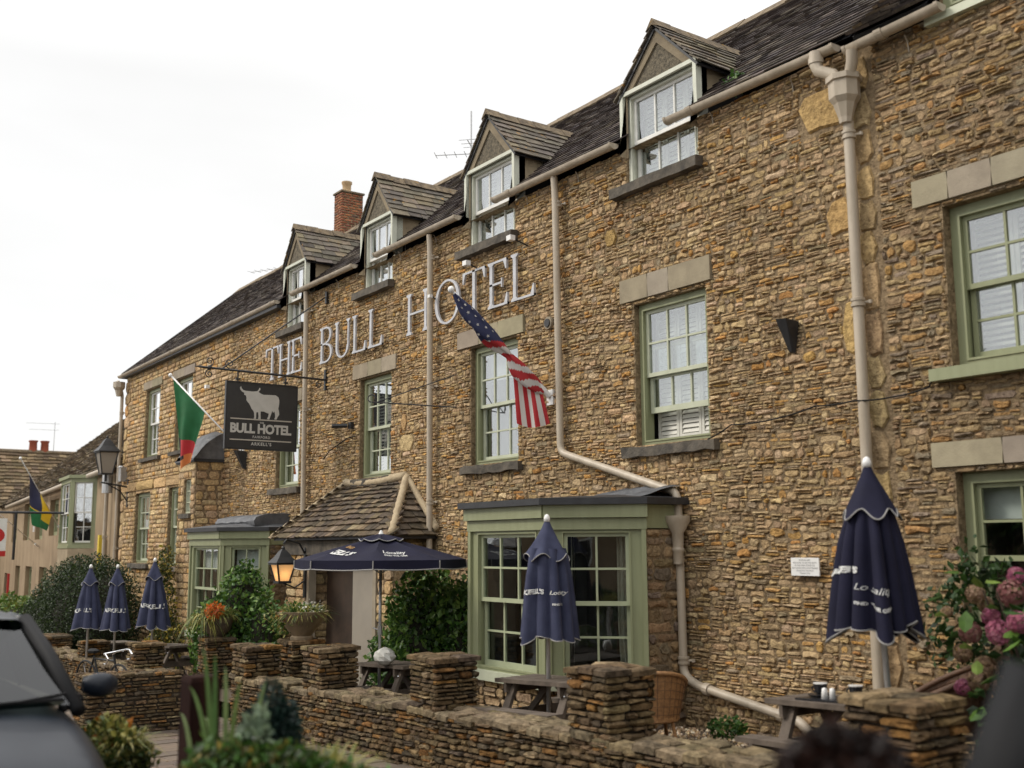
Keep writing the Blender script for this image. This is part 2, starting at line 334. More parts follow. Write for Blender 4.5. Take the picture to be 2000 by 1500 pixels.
def rubble(fn, U0, U1, V0, V1, holes, hh, ww, cols, rg, dep=(.02, .05), big=.05, wob=.03, jag=.2, gap=.012, style=0):
    """random-coursed rubble between U0..U1, V0..V1 leaving holes (u0,u1,v0,v1) open"""
    P = []; v = V0; row = 0
    rows = []
    while v < V1-.01:
        h = rg.uniform(*hh)
        if v+h > V1-hh[0]*.6: h = V1-v
        rows.append((v, v+h)); v += h
    def wv(u, v): return wob*noise.noise(Vector((u*.9, v*1.7, 3.1)))*(min(1, (v-V0)*3, (V1-v)*3) if V1-V0 > .5 else 0)
    for (a, b) in rows:
        u = U0-rg.uniform(0, .5)*ww[0]; brk = sorted({h[0] for h in holes if h[2] < b+.03 and h[3] > a-.03} | {h[1] for h in holes if h[2] < b+.03 and h[3] > a-.03})
        while u < U1-.01:
            w = rg.uniform(*ww)*rg.choice((.6, 1, 1, 1.35)); e = min(u+w, U1)
            for q in brk:
                if u+.02 < q < e: e = q; break
            if U1-e < ww[0]*.4 and all(not (u < q < U1) for q in brk): e = U1
            us = max(u, U0); z0, z1 = a+wv((us+e)/2, a), b+wv((us+e)/2, b); ok = e-us > .025; cu = (us+e)/2
            for h in holes:
                if h[0]-.001 < cu < h[1]+.001:
                    if z0 >= h[2] and z1 <= h[3]: ok = False
                    elif z1 > h[2] and z0 < h[2]: z1 = h[2]
                    elif z0 < h[3] and z1 > h[3]: z0 = h[3]
            if ok and z1-z0 > .022:
                g = gap*rg.uniform(.3, 1.2); k = rg.random()
                if z1-z0 > hh[0]*1.4 and k < .3 and style == 0:    # two thin stones in the course
                    m = z0+(z1-z0)*rg.uniform(.4, .6)
                    P.append(stone_piece(fn, us+g, e-g, z0+g*.5, m-g*.3, rg.uniform(*dep), pal(rg, cols), rg, jag))
                    P.append(stone_piece(fn, us+g, e-g, m+g*.3, z1-g*.5, rg.uniform(*dep), pal(rg, cols), rg, jag))
                else:
                    P.append(stone_piece(fn, us+g, e-g, z0+g*.5, z1-g*.5, rg.uniform(*dep), pal(rg, cols), rg, jag))
            u = e
        row += 1
    return P

def wall_sheet(fn, U0, U1, V0, V1, holes, depth, mb=None):
    """wall plane with openings and their reveals; fn(u,v,d)"""
    mb = mb or MB()
    us = sorted({U0, U1} | {min(max(h[i], U0), U1) for h in holes for i in (0, 1)})
    vs = sorted({V0, V1} | {min(max(h[i], V0), V1) for h in holes for i in (2, 3)})
    for i in range(len(us)-1):
        for j in range(len(vs)-1):
            cu, cv = (us[i]+us[i+1])/2, (vs[j]+vs[j+1])/2
            if any(h[0] < cu < h[1] and h[2] < cv < h[3] for h in holes): continue
            mb.add([fn(us[i], vs[j], 0), fn(us[i+1], vs[j], 0), fn(us[i+1], vs[j+1], 0), fn(us[i], vs[j+1], 0)], [(0, 1, 2, 3)])
    for a, b, c, d in holes:
        d = min(d, V1)
        for q in (((a, c), (a, d)), ((b, d), (b, c)), ((b, c), (a, c)), ((a, d), (b, d))):
            (p0, p1) = q
            mb.add([fn(p0[0], p0[1], 0), fn(p1[0], p1[1], 0), fn(p1[0], p1[1], -depth), fn(p0[0], p0[1], -depth)], [(0, 1, 2, 3)])
    return mb
def facade(y0=0.0): return lambda u, v, d: Vector((u, y0-d, v))

# ---------------------------------------------------------------- ground
def slope_sheet(x0, x1, y0, y1, dz, n=24, mb=None, tint=None):
    mb = mb or MB(); k = len(mb.v); xs = [x0+(x1-x0)*i/n for i in range(n+1)]
    vs = []; fs = []
    for x in xs: vs += [(x, y0, zg(x)+dz), (x, y1, zg(x)+dz)]
    fs = [(2*i, 2*i+2, 2*i+3, 2*i+1) for i in range(n)]
    return mb.add(vs, fs, tint)
g = MB()
for x0, x1 in ((-900, -48), (8, 900)): g.add([(x0, -900, zg(x0)-.42), (x1, -900, zg(x1)-.42), (x1, 900, zg(x1)-.42), (x0, 900, zg(x0)-.42)], [(0, 1, 2, 3)])
slope_sheet(-48, 8, -900, 900, -.42, mb=g, n=30)
g.build('ground', M_soil, kind='structure', center=False)
slope_sheet(-70, 12, -18, -5.2, -.33, n=40).build('road', M_asphalt, kind='structure')
slope_sheet(-45, 6, -2.3, .02, -.03, n=40).build('terrace', M_gravelbed, kind='structure')
slope_sheet(-45, 6, -5.05, -2.31, -.23, n=40).build('pavement', M_paving, kind='structure')
kb = MB()
for i in range(56):
    x = -48+i; kb.frame((x+.006, -5.2, zg(x)-.37), (.985, 0, .042), (0, .15, 0), (0, 0, .15))
kb.build('kerb', M_ashlar, kind='structure')
# paving setts that show between the hedge planter and the post
pv = []; rg = random.Random(3); fg = lambda u, v, d: Vector((u, v, zg(u)-.23+d))
x = -16.0
while x < -4.6:
    w = rg.uniform(.26, .34); y = -5.0+rg.uniform(0, .2)
    while y < -2.75:
        l = rg.uniform(.3, .55); p = MB(); e = .008; z = rg.uniform(.008, .018)
        p.add([fg(x+e, y+e, 0), fg(x+w-e, y+e, 0), fg(x+w-e, y+l-e, 0), fg(x+e, y+l-e, 0),
               fg(x+2*e, y+2*e, z), fg(x+w-2*e, y+2*e, z), fg(x+w-2*e, y+l-2*e, z), fg(x+2*e, y+l-2*e, z)],
              [(4, 5, 6, 7), (0, 1, 5, 4), (1, 2, 6, 5), (2, 3, 7, 6), (3, 0, 4, 7)], pal(rg, [(1, 1, 1), (.85, .85, .85), (1.1, 1.05, 1)], .12))
        pv.append(p); y += l
    x += w
pave = thing('paving', None, None, (-10, -3.8, zg(-10))); pave['kind'] = 'structure'
emit(pv, 'paving_stone', M_paving, pave, limit=200, minpx=12)
# gravel by the wall
gr = MB(); rg = random.Random(5)
for i in range(5200):
    x, y = rg.uniform(-9.2, -4.2), rg.uniform(-1.9, -.06); r = rg.uniform(.012, .024); c = Vector((x, y, zg(x)-.025+r*.4)); t = pal(rg, [(.42, .30, .18), (.50, .38, .25), (.32, .21, .11), (.55, .47, .36), (.25, .18, .12)])
    a = rg.uniform(0, 6.3); vs = [c+Vector((math.cos(a+k*2.09)*r*rg.uniform(.7, 1.2), math.sin(a+k*2.09)*r*rg.uniform(.7, 1.2), rg.uniform(-.3, .3)*r)) for k in range(3)]+[c+Vector((0, 0, r*.8)), c-Vector((0, 0, r))]
    gr.add(vs, [(0, 1, 3), (1, 2, 3), (2, 0, 3), (1, 0, 4), (2, 1, 4), (0, 2, 4)], t)
gr.build('gravel', M_gravel, kind='stuff', label='loose tan gravel spread along the foot of the hotel wall', cat='gravel')

# ---------------------------------------------------------------- windows
def fbox(mb, fn, u0, u1, v0, v1, d0, d1, tint=None):
    return mb.add([fn(u0,v0,d0), fn(u1,v0,d0), fn(u1,v0,d1), fn(u0,v0,d1), fn(u0,v1,d0), fn(u1,v1,d0), fn(u1,v1,d1), fn(u0,v1,d1)],
                  [(0,3,2,1),(4,5,6,7),(0,1,5,4),(1,2,6,5),(2,3,7,6),(3,0,4,7)], tint)
def ring(mb, fn, u0, u1, v0, v1, t, d0, d1, tb=None):
    tb = tb or t
    fbox(mb, fn, u0, u0+t, v0, v1, d0, d1); fbox(mb, fn, u1-t, u1, v0, v1, d0, d1)
    fbox(mb, fn, u0+t, u1-t, v0, v0+tb, d0, d1); fbox(mb, fn, u0+t, u1-t, v1-t, v1, d0, d1)
def add_sash(win, fn, u0, u1, v0, v1, d, cols, rows, m, gm, st=.042, br=.02, bot=None):
    bot = bot or st; mb = MB(); ring(mb, fn, u0, u1, v0, v1, st, d-.035, d, bot)
    W = (u1-u0-2*st); H = (v1-v0-st-bot)
    for i in range(1, cols): x = u0+st+W*i/cols; fbox(mb, fn, x-br/2, x+br/2, v0+bot, v1-st, d-.03, d-.003)
    for j in range(1, rows):
        z = v0+bot+H*j/rows
        for i in range(cols):
            a = u0+st+W*i/cols+(br/2 if i else 0); b = u0+st+W*(i+1)/cols-(br/2 if i < cols-1 else 0)
            fbox(mb, fn, a, b, z-br/2, z+br/2, d-.03, d-.004)
    mb.build('sash', m, win)
    for i in range(cols):
        for j in range(rows):
            a = u0+st+W*i/cols; b = u0+st+W*(i+1)/cols; c = v0+bot+H*j/rows; e = v0+bot+H*(j+1)/rows
            p = MB(); fbox(p, fn, a+.001, b-.001, c+.001, e-.001, d-.020, d-.017); p.build('pane', gm, win)
def window(par, fn, u0, u1, v0, v1, rec=.12, cols=3, rows=2, fm=None, sm=None, gm=None, fw_=.07, fb=None, split=.5, raise_=0, inside=None, lc=None, lr=None, deep=.7, name='window', rm=.03):
    fm = fm or M_green; sm = sm or M_greenlt; gm = gm or M_glass
    fb = fb or fw_; mb = MB(); fbox(mb, fn, u0, u0+fw_, v0, v1, -rec-.13, -rec); fbox(mb, fn, u1-fw_, u1, v0, v1, -rec-.13, -rec)
    fbox(mb, fn, u0+fw_, u1-fw_, v0, v0+fb*.7, -rec-.13, -rec); fbox(mb, fn, u0+fw_, u1-fw_, v1-fb, v1, -rec-.13, -rec)
    ring(mb, fn, u0+fw_, u1-fw_, v0+fb*.7, v1-fb, .018, -rec-.03, -rec+.012)
    w = mb.build(name, fm, par)
    a, b, c, d = u0+fw_+.012, u1-fw_-.012, v0+fb*.7+.008, v1-fb-.012; mid = c+(d-c)*split
    add_sash(w, fn, a, b, mid-.02, d, -rec-.03, cols, rows, sm, gm)
    add_sash(w, fn, a+.003, b-.003, c+raise_, mid+.02+raise_, -rec-.075, lc or cols, lr or rows, sm, gm, bot=.06)
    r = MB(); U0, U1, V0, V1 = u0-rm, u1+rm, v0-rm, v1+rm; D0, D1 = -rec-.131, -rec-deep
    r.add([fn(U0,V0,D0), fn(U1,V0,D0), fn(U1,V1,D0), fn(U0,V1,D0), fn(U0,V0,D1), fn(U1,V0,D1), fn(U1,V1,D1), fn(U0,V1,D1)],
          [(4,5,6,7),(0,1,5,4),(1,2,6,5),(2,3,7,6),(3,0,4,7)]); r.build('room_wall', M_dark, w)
    di = -rec-.19
    if inside == 'blind':
        p = MB(); fbox(p, fn, u0+.03, u1-.03, v0+.02, v1-.03, di-.01, di); p.build('blind', M_blind, w)
    if inside == 'halfblind':
        p = MB(); fbox(p, fn, u0+.03, u1-.03, v0+(v1-v0)*.72, v1-.03, di-.01, di); p.build('blind', M_blind, w)
    if inside in ('shutter', 'openshutter'):
        n = 3 if u1-u0 > .9 else 2; k = (u1-u0-.1)/n
        for i in range(n):
            a0 = u0+.05+k*i; p = MB(); ring(p, fn, a0+.004, a0+k-.004, v0+.05, v1-.05, .035, di-.025, di, .06)
            p.build('shutter', M_shutter, w); z = v0+.12; q = MB()
            while z < v1-.12:
                tl = .012 if inside == 'shutter' else -.004
                def sl(mb_):
                    mb_.add([fn(a0+.042, z, di-.004), fn(a0+k-.042, z, di-.004), fn(a0+k-.042, z+.030+tl, di-.022), fn(a0+.042, z+.030+tl, di-.022),
                             fn(a0+.042, z-.004, di-.006), fn(a0+k-.042, z-.004, di-.006), fn(a0+k-.042, z+.026+tl, di-.024), fn(a0+.042, z+.026+tl, di-.024)],
                            [(0,1,2,3),(4,7,6,5),(0,4,5,1),(3,2,6,7)])
                s1 = MB(); sl(s1); s1.build('shutter_slat', M_shutter, w); z += .05
    if inside == 'curtain':
        for s_, a0, a1 in ((0, u0+.05, u0+(u1-u0)*.24), (1, u1-(u1-u0)*.30, u1-.05)):
            p = MB(); n = 24; vs = []
            for i in range(n+1):
                u = a0+(a1-a0)*i/n
                for v in (v0+.02, v0+(v1-v0)*.35, v1-.03): vs.append(fn(u+(.05 if v < v0+.1 else 0)*(1 if s_ else -1)*.4, v, di-.04+.022*math.sin(i*1.35)))
            p.add(vs, [(3*i+j, 3*i+3+j, 3*i+4+j, 3*i+1+j) for i in range(n) for j in (0, 1)]); p.build('curtain', M_curtain, w, smooth=True)
    return w
def lintel(par, u0, u1, z0, z1, joints, proud=.035, lean=.012):
    xs = [u0]+joints+[u1]
    for i in range(len(xs)-1):
        p = MB(); a, b = xs[i]+.003, xs[i+1]-.003; tl = lean if 0 < i else 0; tr = lean if i < len(xs)-2 else 0
        f = facade(); t = pal(rnd, [(1, 1, 1), (.93, .93, .93), (1.05, 1.05, 1.04)], .04)
        p.add([f(a, z0, -.05), f(b, z0, -.05), f(b+tr, z1, -.05), f(a-tl, z1, -.05), f(a+.004, z0+.004, proud), f(b-.004, z0+.004, proud), f(b+tr-.004, z1-.004, proud), f(a-tl+.004, z1-.004, proud)],
              [(4,5,6,7),(0,1,5,4),(1,2,6,5),(2,3,7,6),(3,0,4,7)], t)
        p.build('lintel_stone', M_ashlar, par)
def sill(par, u0, u1, z0, z1, out=.09, m=None, rag=.006, inn=-.12):
    p = MB(); n = 10; vs = []; f = facade(); rg = random.Random(int(u0*100))
    for i in range(n+1):
        u = u0+(u1-u0)*i/n; j = lambda: rg.uniform(-rag, rag)
        vs += [f(u, z0+j(), inn), f(u, z0+j(), out+j()), f(u, z1+j()-.008, out+j()), f(u, z1+.004, inn)]
    fs = [(4*i+k, 4*i+4+k, 4*i+4+(k+1) % 4, 4*i+(k+1) % 4) for i in range(n) for k in range(4)]+[(0,1,2,3), (4*n+3,4*n+2,4*n+1,4*n)]
    p.add(vs, fs); p.build('sill', m or M_sill, par)

# ---------------------------------------------------------------- the hotel
hotel = thing('hotel_building', 'long two-storey inn of ochre rubble stone with four attic dormers and sage green sashes', 'hotel', (-16.5, 0, zg(-16.5)))
XL, XR, ZE = -27.85, -5.38, 5.93
W1F = [(-8.50, -7.43, 2.64, 4.16), (-11.72, -10.66, 2.64, 4.18), (-14.88, -13.88, 2.64, 4.17), (-18.12, -17.12, 2.64, 4.08)]
WLF = [(-23.85, -22.76, 3.73, 5.33), (-26.12, -25.02, 3.73, 5.36)]
WLG = [(-26.62, -25.45, 1.26, 2.90), (-24.1, -23.02, 1.22, 2.93)]
DOR = [(-8.56, -7.47, 5.50, 6.56, 7.17), (-11.77, -10.70, 5.53, 6.60, 7.27), (-14.82, -13.88, 5.56, 6.63, 7.32), (-17.84, -16.98, 5.45, 6.60, 7.27)]
holes = [w for w in W1F+WLF+WLG]+[(d[0], d[1], d[2], 7) for d in DOR]
porch_hole = (-15.15, -13.1, -.6, 1.42)
bayR_hole = (-10.2, -8.1, .30, 1.85); bayL_hole = (-19.75, -17.9, .05, 1.8)
allh = holes+[porch_hole, bayR_hole, bayL_hole]
ws = wall_sheet(facade(), XL, XR, -1.4, ZE, allh, .14)
ws.add([(XL, 0, -1.4), (XL, 5.8, -1.4), (XL, 5.8, ZE), (XL, 2.9, 8.62), (XL, 0, ZE)], [(0, 1, 2, 3, 4)])       # gable end
ws.add([(XL, 5.8, -1.4), (XR, 5.8, -1.4), (XR, 5.8, ZE), (XL, 5.8, ZE)], [(0, 1, 2, 3)])
hw = ws.build('wall', M_mortar, hotel, center=False)
# lintel/ashlar stones take their own place in the rubble
lint = [(-8.70, -7.33, 4.20, 4.46, [-8.25, -7.93]), (-12.02, -10.50, 4.20, 4.43, [-11.5, -11.05]), (-15.1, -13.7, 4.19, 4.42, [-14.6, -14.15]), (-18.3, -17.0, 4.10, 4.32, [-17.85, -17.45]),
        (-24.05, -22.6, 5.35, 5.55, [-23.3]), (-26.3, -24.85, 5.38, 5.57, [-25.6])]
quo = [(-6.16, -5.64, 5.27, 5.67), (-5.92, -5.62, 4.28, 4.60), (-5.80, -5.60, 3.22, 3.66), (-5.36, -5.36, 0, 0)]
band = [(XL+.02, -22.8, 2.97, 3.2)]
prej = [(-13.55, -13.35, 3.55, 3.95), (-13.55, -13.40, 3.25, 3.5), (-13.6, -13.2, 2.95, 3.2), (-8.95, -8.75, 4.9, 5.1)]
hs = allh+[(a, b, c, d) for a, b, c, d, _ in lint]+quo+band+prej+[(-16.4, -12.55, -.6, 1.8)]
rg = random.Random(11)
P = rubble(facade(), -20.4, -5.62, -.75, ZE, hs, (.026, .076), (.055, .19), OCHRE, rg, (.002, .032), jag=.5, wob=.11, gap=.009)
P += rubble(facade(), XL+.25, -20.4, -1.2, ZE, hs+[(-21.7, -20.75, -1.2, 3.35)], (.085, .125), (.16, .30), PALE, rg, (.015, .035), wob=.012, jag=.12, style=1, gap=.009)
for (a, b, c, d) in quo[:3]+prej: P.append(stone_piece(facade(), a, b, c, d, .03, pal(rg, [(.38, .29, .165), (.39, .275, .13)]), rg, .10))
for i, z in enumerate(np.arange(-1.1, 5.9, .30)):                                          # left corner quoins
    P.append(stone_piece(facade(), XL, XL+(.42 if i % 2 else .25), z, z+.29, .04, pal(rg, PALE), rg, .04))
z = -.2; i = 0
while z < 5.75:                                                                              # quoins where hotel and neighbour meet
    h = rg.uniform(.26, .40); w = .16 if i % 2 else .07
    P.append(stone_piece(facade(), -5.60, -5.40+0*w, z+.006, min(z+h, 5.8), .03, pal(rg, [(.34, .26, .16), (.37, .275, .155)]), rg, .12)); z += h; i += 1
for u0_, u1_ in ((XL+.02, -26.6), (-26.6, -25.2), (-25.2, -24.3), (-24.3, -22.8)): P.append(stone_piece(facade(), u0_+.005, u1_-.005, 2.97, 3.2, .045, pal(rg, [(.50, .36, .20)]), rg, .03))
emit(P, 'stone', M_stone, hw, limit=300, minpx=9, restname='stones')
for a in lint: lintel(hotel, a[0], a[1], a[2], a[3], a[4])
ins = ['shutter', 'blind', 'openshutter', 'blind']
for i, w in enumerate(W1F): window(hotel, facade(), *w, rec=.07, fw_=.055, raise_=(.30 if i == 0 else 0), inside=('shutter', 'halfblind', 'openshutter', 'curtain')[i], split=.5)
for w in WLF: window(hotel, facade(), *w, rec=.07, fw_=.055, inside='blind', sm=M_white)
for w in WLG: window(hotel, facade(), *w, rec=.07, fw_=.055, rows=2, inside='curtain')
for i, d in enumerate(DOR): window(hotel, facade(), d[0], d[1], d[2], d[3], rec=.03, fw_=.045, rows=1, cols=3, inside='shutter' if i in (0, 1, 3) else 'blind', split=.47, sm=M_white, fm=M_cream, name='dormer_window', rm=-.035)
for a, b, c in ((-8.66, -7.30, 2.64), (-11.86, -10.56, 2.64), (-15.0, -13.8, 2.64), (-18.3, -17.0, 2.64)): sill(hotel, a, b, c-.12, c-.01, rag=.012)
for a, b, c in ((-24.05, -22.6, 3.73), (-26.3, -24.8, 3.73)): sill(hotel, a, b, c-.10, c-.01)
for a, b, c in ((-26.8, -25.3, 1.26),  (-24.2, -22.9, 1.22)): sill(hotel, a, b, c-.12, c-.01)
for d in DOR: sill(hotel, d[0]-.17, d[1]+.08, d[2]-.12, d[2]-.005, out=.13, inn=0.02, rag=.004)

# main roof
EY, EZ, RY, RZ = -.13, 6.00, 2.9, 8.60
sl_ = math.hypot(RY-EY, RZ-EZ)
def roofn(EY=EY, EZ=EZ, RY=RY, RZ=RZ, L=sl_):
    def f(u, v, d): k = v/L; return Vector((u, EY+(RY-EY)*k-d*(RZ-EZ)/L, EZ+(RZ-EZ)*k+d*(RY-EY)/L))
    return f
rf = roofn()
rb = MB(); xe = [XL-.06]+sorted(q for d in DOR for q in d[:2])+[XR-.12]
for i_ in range(len(xe)-1):
    va = sl_*.30 if i_ % 2 else 0
    rb.add([rf(xe[i_], va, -.03), rf(xe[i_+1], va, -.03), rf(xe[i_+1], sl_, -.03), rf(xe[i_], sl_, -.03)], [(0, 1, 2, 3)])
rb.add([(XL-.06, RY, RZ-.02), (XR-.12, RY, RZ-.02), (XR-.12, 6.0, 5.9), (XL-.06, 6.0, 5.9)], [(0, 1, 2, 3)])
roof = rb.build('roof', M_leaddark, hotel, center=False)
def slates(fn, U0, U1, V0, V1, expo, wid, cols, rg, th=.012, skip=None, clip=None, jit=.004, lap=1.35):
    P = []; v = V0; row = 0
    while v < V1-.02:
        ex = expo(v) if callable(expo) else expo
        ua, ub = (clip(v) if clip else (U0, U1)); u = ua-rg.uniform(0, 1)*wid[0]
        while u < ub:
            w = rg.uniform(*wid); a, b = max(u, ua)+.003, min(u+w, ub)-.003
            if b-a > .03 and not (skip and skip((a+b)/2, v)):
                p = MB(); j = lambda: rg.uniform(-jit, jit); t = pal(rg, cols, .2); e = min(ex*lap, V1-v+.02); up0 = th*1.5
                q = [(a+j()*.3, v+j()*1.6), (b+j()*.3, v+j()*1.6), (b, v+e), (a, v+e)]; l0, l1 = up0+j()*.5+th*.3, up0+j()*.5+th*.3
                vs = [fn(*q[0], l0), fn(*q[1], l1), fn(*q[2], .001), fn(*q[3], .001), fn(*q[0], l0-th), fn(*q[1], l1-th), fn(*q[2], .001-th), fn(*q[3], .001-th)]
                p.add(vs, [(0,1,2,3),(0,4,5,1),(1,5,6,2),(3,7,4,0),(4,7,6,5)], t); P.append(p)
            u += w
        v += ex; row += 1
    return P
SL = [(.060, .045, .038)]*4+[(.046, .035, .032)]*4+[(.080, .064, .052)]*2+[(.14, .115, .095)]
def dskip(u, v):
    z = EZ+(RZ-EZ)*v/sl_
    for d in DOR:
        c = (d[0]+d[1])/2; hw_ = (d[1]-d[0])/2
        if abs(u-c) < hw_ and z < d[3]+.05: return True
        if z >= d[3] and z < d[4] and abs(u-c) < hw_*(d[4]-z)/(d[4]-d[3])*.8: return True
    return False
rg = random.Random(21)
emit(slates(rf, XL-.06, XR-.12, .0, sl_, .125, (.14, .24), SL, rg, skip=dskip, jit=.007), 'slate', M_slate, roof, limit=300, minpx=9, restname='slates')
x = XL-.08; rg = random.Random(4)
while x < XR-.1:                                                     # ridge tiles
    p = MB(); w = rg.uniform(.38, .46); t = rg.uniform(-.01, .01)
    p.add([(x, RY-.17, RZ-.10+t), (x+w-.01, RY-.17, RZ-.10+t), (x+w-.01, RY, RZ+.07+t), (x, RY, RZ+.07+t), (x, RY+.17, RZ-.10+t), (x+w-.01, RY+.17, RZ-.10+t),
           (x, RY-.13, RZ-.14+t), (x+w-.01, RY-.13, RZ-.14+t), (x, RY, RZ+.02), (x+w-.01, RY, RZ+.02)], [(0,1,3,2)[::1], (2,3,5,4), (0,6,7,1), (0,2,8,6), (1,7,9,3)][0:0]+[(0,1,2,3),(3,2,5,4),(0,6,7,1),(0,3,8,6),(1,7,9,2)])
    p.build('ridge_tile', M_ridge, roof); x += w
# left verge boards
p = MB(); p.frame(rf(XL-.10, -.05, -.06), (.06, 0, 0), rf(0, sl_, 0)-rf(0, 0, 0), (0, 0, .11)); p.build('verge', M_leaddark, roof)
p = MB(); p.box(XL, -17.9, -.16, -.0, ZE-.06, ZE+.0); p.build('soffit', M_leaddark, roof)

# dormers
SL2 = [(.17, .145, .11)]*4+[(.145, .125, .10)]*3+[(.20, .165, .115)]*2+[(.12, .105, .085)]
for k, d in enumerate(DOR):
    x0, x1, zs, zt, za = d; c = (x0+x1)/2; ov = .10; ye = lambda z: EY+(RY-EY)*(z-EZ)/(RZ-EZ)
    # front gable
    g = MB(); g.add([(x0, -.012, zt), (x1, -.012, zt), (c, -.012, za-.04), (x0, .06, zt), (x1, .06, zt), (c, .06, za-.04)], [(0, 1, 2), (0, 3, 4, 1)])
    dm = g.build('dormer', M_pebble, hotel)
    for a, b in (((x0, zt), (c, za-.04)), ((x1, zt), (c, za-.04))):
        p = MB(); A = Vector((a[0], -.012, a[1])); B = Vector((b[0], -.012, b[1])); dd = (B-A)
        inw = Vector((c, 0, zt+.25))-Vector((A.x, 0, A.z)); w1 = Vector((c, -.012, zt+.02)); f1 = A.lerp(w1, .24); f2 = B.lerp(w1, .30)
        p.add([A, B, f2, f1, A+V(0, -.02, 0), B+V(0, -.02, 0), f2+V(0, -.02, 0), f1+V(0, -.02, 0)], [(4,5,6,7),(3,2,6,7),(0,1,5,4),(0,4,7,3)]); p.build('gable_render', M_gable, dm)
    # cheeks
    for xx in (x0, x1):
        p = MB(); s = -1 if xx == x0 else 1; a = .03
        p.add([(xx, 0, ZE-.1), (xx, 0, zt), (xx, ye(zt)+.1, zt), (xx, ye(ZE)+.1, ZE-.1), (xx-s*a, 0, ZE-.1), (xx-s*a, 0, zt), (xx-s*a, ye(zt)+.1, zt)], [(0, 1, 2, 3), (0, 4, 5, 1)]); p.build('cheek', M_rendcheek, dm)
        p = MB(); p.box(xx+(0 if s > 0 else -.05), xx+(.05 if s > 0 else 0), -.05, .03, zs+.45 if s < 0 else ZE+.07, zt); p.build('corner_board', M_cream, dm)
    p = MB(); p.box(x0-.04, x1+.04, -.045, -.013, zt-.03, zt+.015); p.build('fascia', M_cream, dm)
    yb_ = ye(za)+.25
    for s in (-1, 1):
        ex = c+s*((x1-x0)/2+ov); ez = zt-.06*1; L = math.hypot(ex-c, za-ez); f0 = -.085
        def df(u, v, dd, s=s, ex=ex, ez=ez, L=L, c=c, za=za):         # u along y, v up the slope
            k = v/L; nx, nz = s*(za-ez)/L, abs(ex-c)/L
            return Vector((ex+(c-ex)*k+nx*dd, u, ez+(za-ez)*k+nz*dd))
        def cl(v, L=L, ez=ez, za=za, f0=f0): z = ez+(za-ez)*v/L; return (f0, ye(z)+.10)
        p = MB(); p.add([df(f0+.03, 0, -.02), df(ye(ez)+.1, 0, -.02), df(yb_, L, -.02), df(f0+.03, L, -.02), df(f0+.03, 0, -.045), df(ye(ez)+.1, 0, -.045), df(yb_, L, -.045), df(f0+.03, L, -.045)],
                         [(0, 1, 2, 3), (4, 5, 6, 7), (0, 1, 5, 4), (0, 3, 7, 4)]); p.build('roof_board', M_leaddark, dm)
        rg = random.Random(k*7+s)
        emit(slates(df, 0, 1, -.02, L, .125, (.16, .34), SL2, rg, th=.013, clip=cl, jit=.010), 'roof_slate', M_slatelich, dm, limit=60, minpx=9, restname='roof_slates')
    x_ = -.095; rg = random.Random(k)
    while x_ < yb_-.15:
        p = MB(); w = rg.uniform(.22, .30); t = rg.uniform(-.008, .008)
        p.add([(c-.10, x_, za-.07+t), (c, x_, za+.055+t), (c+.10, x_, za-.07+t), (c-.10, x_+w-.008, za-.07+t), (c, x_+w-.008, za+.055+t), (c+.10, x_+w-.008, za-.07+t), (c, x_, za-.02)],
              [(0, 1, 4, 3), (1, 2, 5, 4), (0, 6, 1), (6, 2, 1)]); p.build('ridge_tile', M_ridge, dm); x_ += w

# chimney
ch = thing('chimney', None, None, (-20.9, 3.2, 8.2), parent=hotel); del_ = 0
CX, CY = -21.75, 2.95; rg = random.Random(9)
p = MB(); p.box(CX-.41, CX-.015, CY+.015, CY+.55, 7.9, 9.72); p.build('core', M_mortar, ch)
BR = [(.30, .10, .05)]*4+[(.24, .085, .05)]*3+[(.38, .15, .07)]*2+[(.14, .075, .06)]
cf = lambda u, v, d: Vector((u, CY-d+.015, v)); cs = lambda u, v, d: Vector((CX-.015+d, u, v)); P = []
for f_, a, b in ((cf, CX-.41, CX), (cs, CY, CY+.56)):
    z = 8.1; i = 0
    while z < 9.70:
        u = a-(.09 if i % 2 else 0)
        while u < b-.01:
            e = min(u+.18, b); s0 = max(u, a)
            if e-s0 > .03: P.append(stone_piece(f_, s0+.006, e-.006, z+.006, z+.055, .017, pal(rg, BR), rg, .05))
            u += .18
        z += .062; i += 1
emit(P, 'brick', M_brick, ch, limit=300, minpx=6)
p = MB(); p.box(CX-.43, CX+.02, CY-.02, CY+.58, 9.725, 9.765); p.build('cap', M_ridge, ch)
p = MB(); p.lathe((CX-.2, CY+.22, 9.765), [(.15, 0), (.10, .06), (.105, .2), (.125, .23), (.125, .27), (.09, .27)], 14); p.build('chimney_pot', M_clay, ch, smooth=True, auto=40)

# small projecting closet with a lead roof and its little window
cz = thing('closet', None, None, (-21.2, -.3, .9), parent=hotel)
sw = (-21.36, -20.96, 2.28, 2.94); BX0, BX1, BY = -21.72, -20.72, -.56
fr_ = facade(BY); sd_ = lambda u, v, d: Vector((BX1+d, u, v))
q = wall_sheet(fr_, BX0, BX1, -.95, 3.34, [sw], .10); q.add([sd_(BY, -.95, 0), sd_(0, -.95, 0), sd_(0, 3.34, 0), sd_(BY, 3.34, 0)], [(0, 1, 2, 3)])
q.build('wall_core', M_mortar, cz); rg = random.Random(31)
P = rubble(fr_, BX0, BX1, -.95, 3.10, [sw], (.10, .17), (.18, .34), PALE, rg, (.015, .03), wob=.008, jag=.1, style=1)
P += rubble(sd_, BY, 0, -.95, 3.10, [], (.10, .17), (.16, .30), PALE, rg, (.015, .03), wob=.008, jag=.1, style=1)
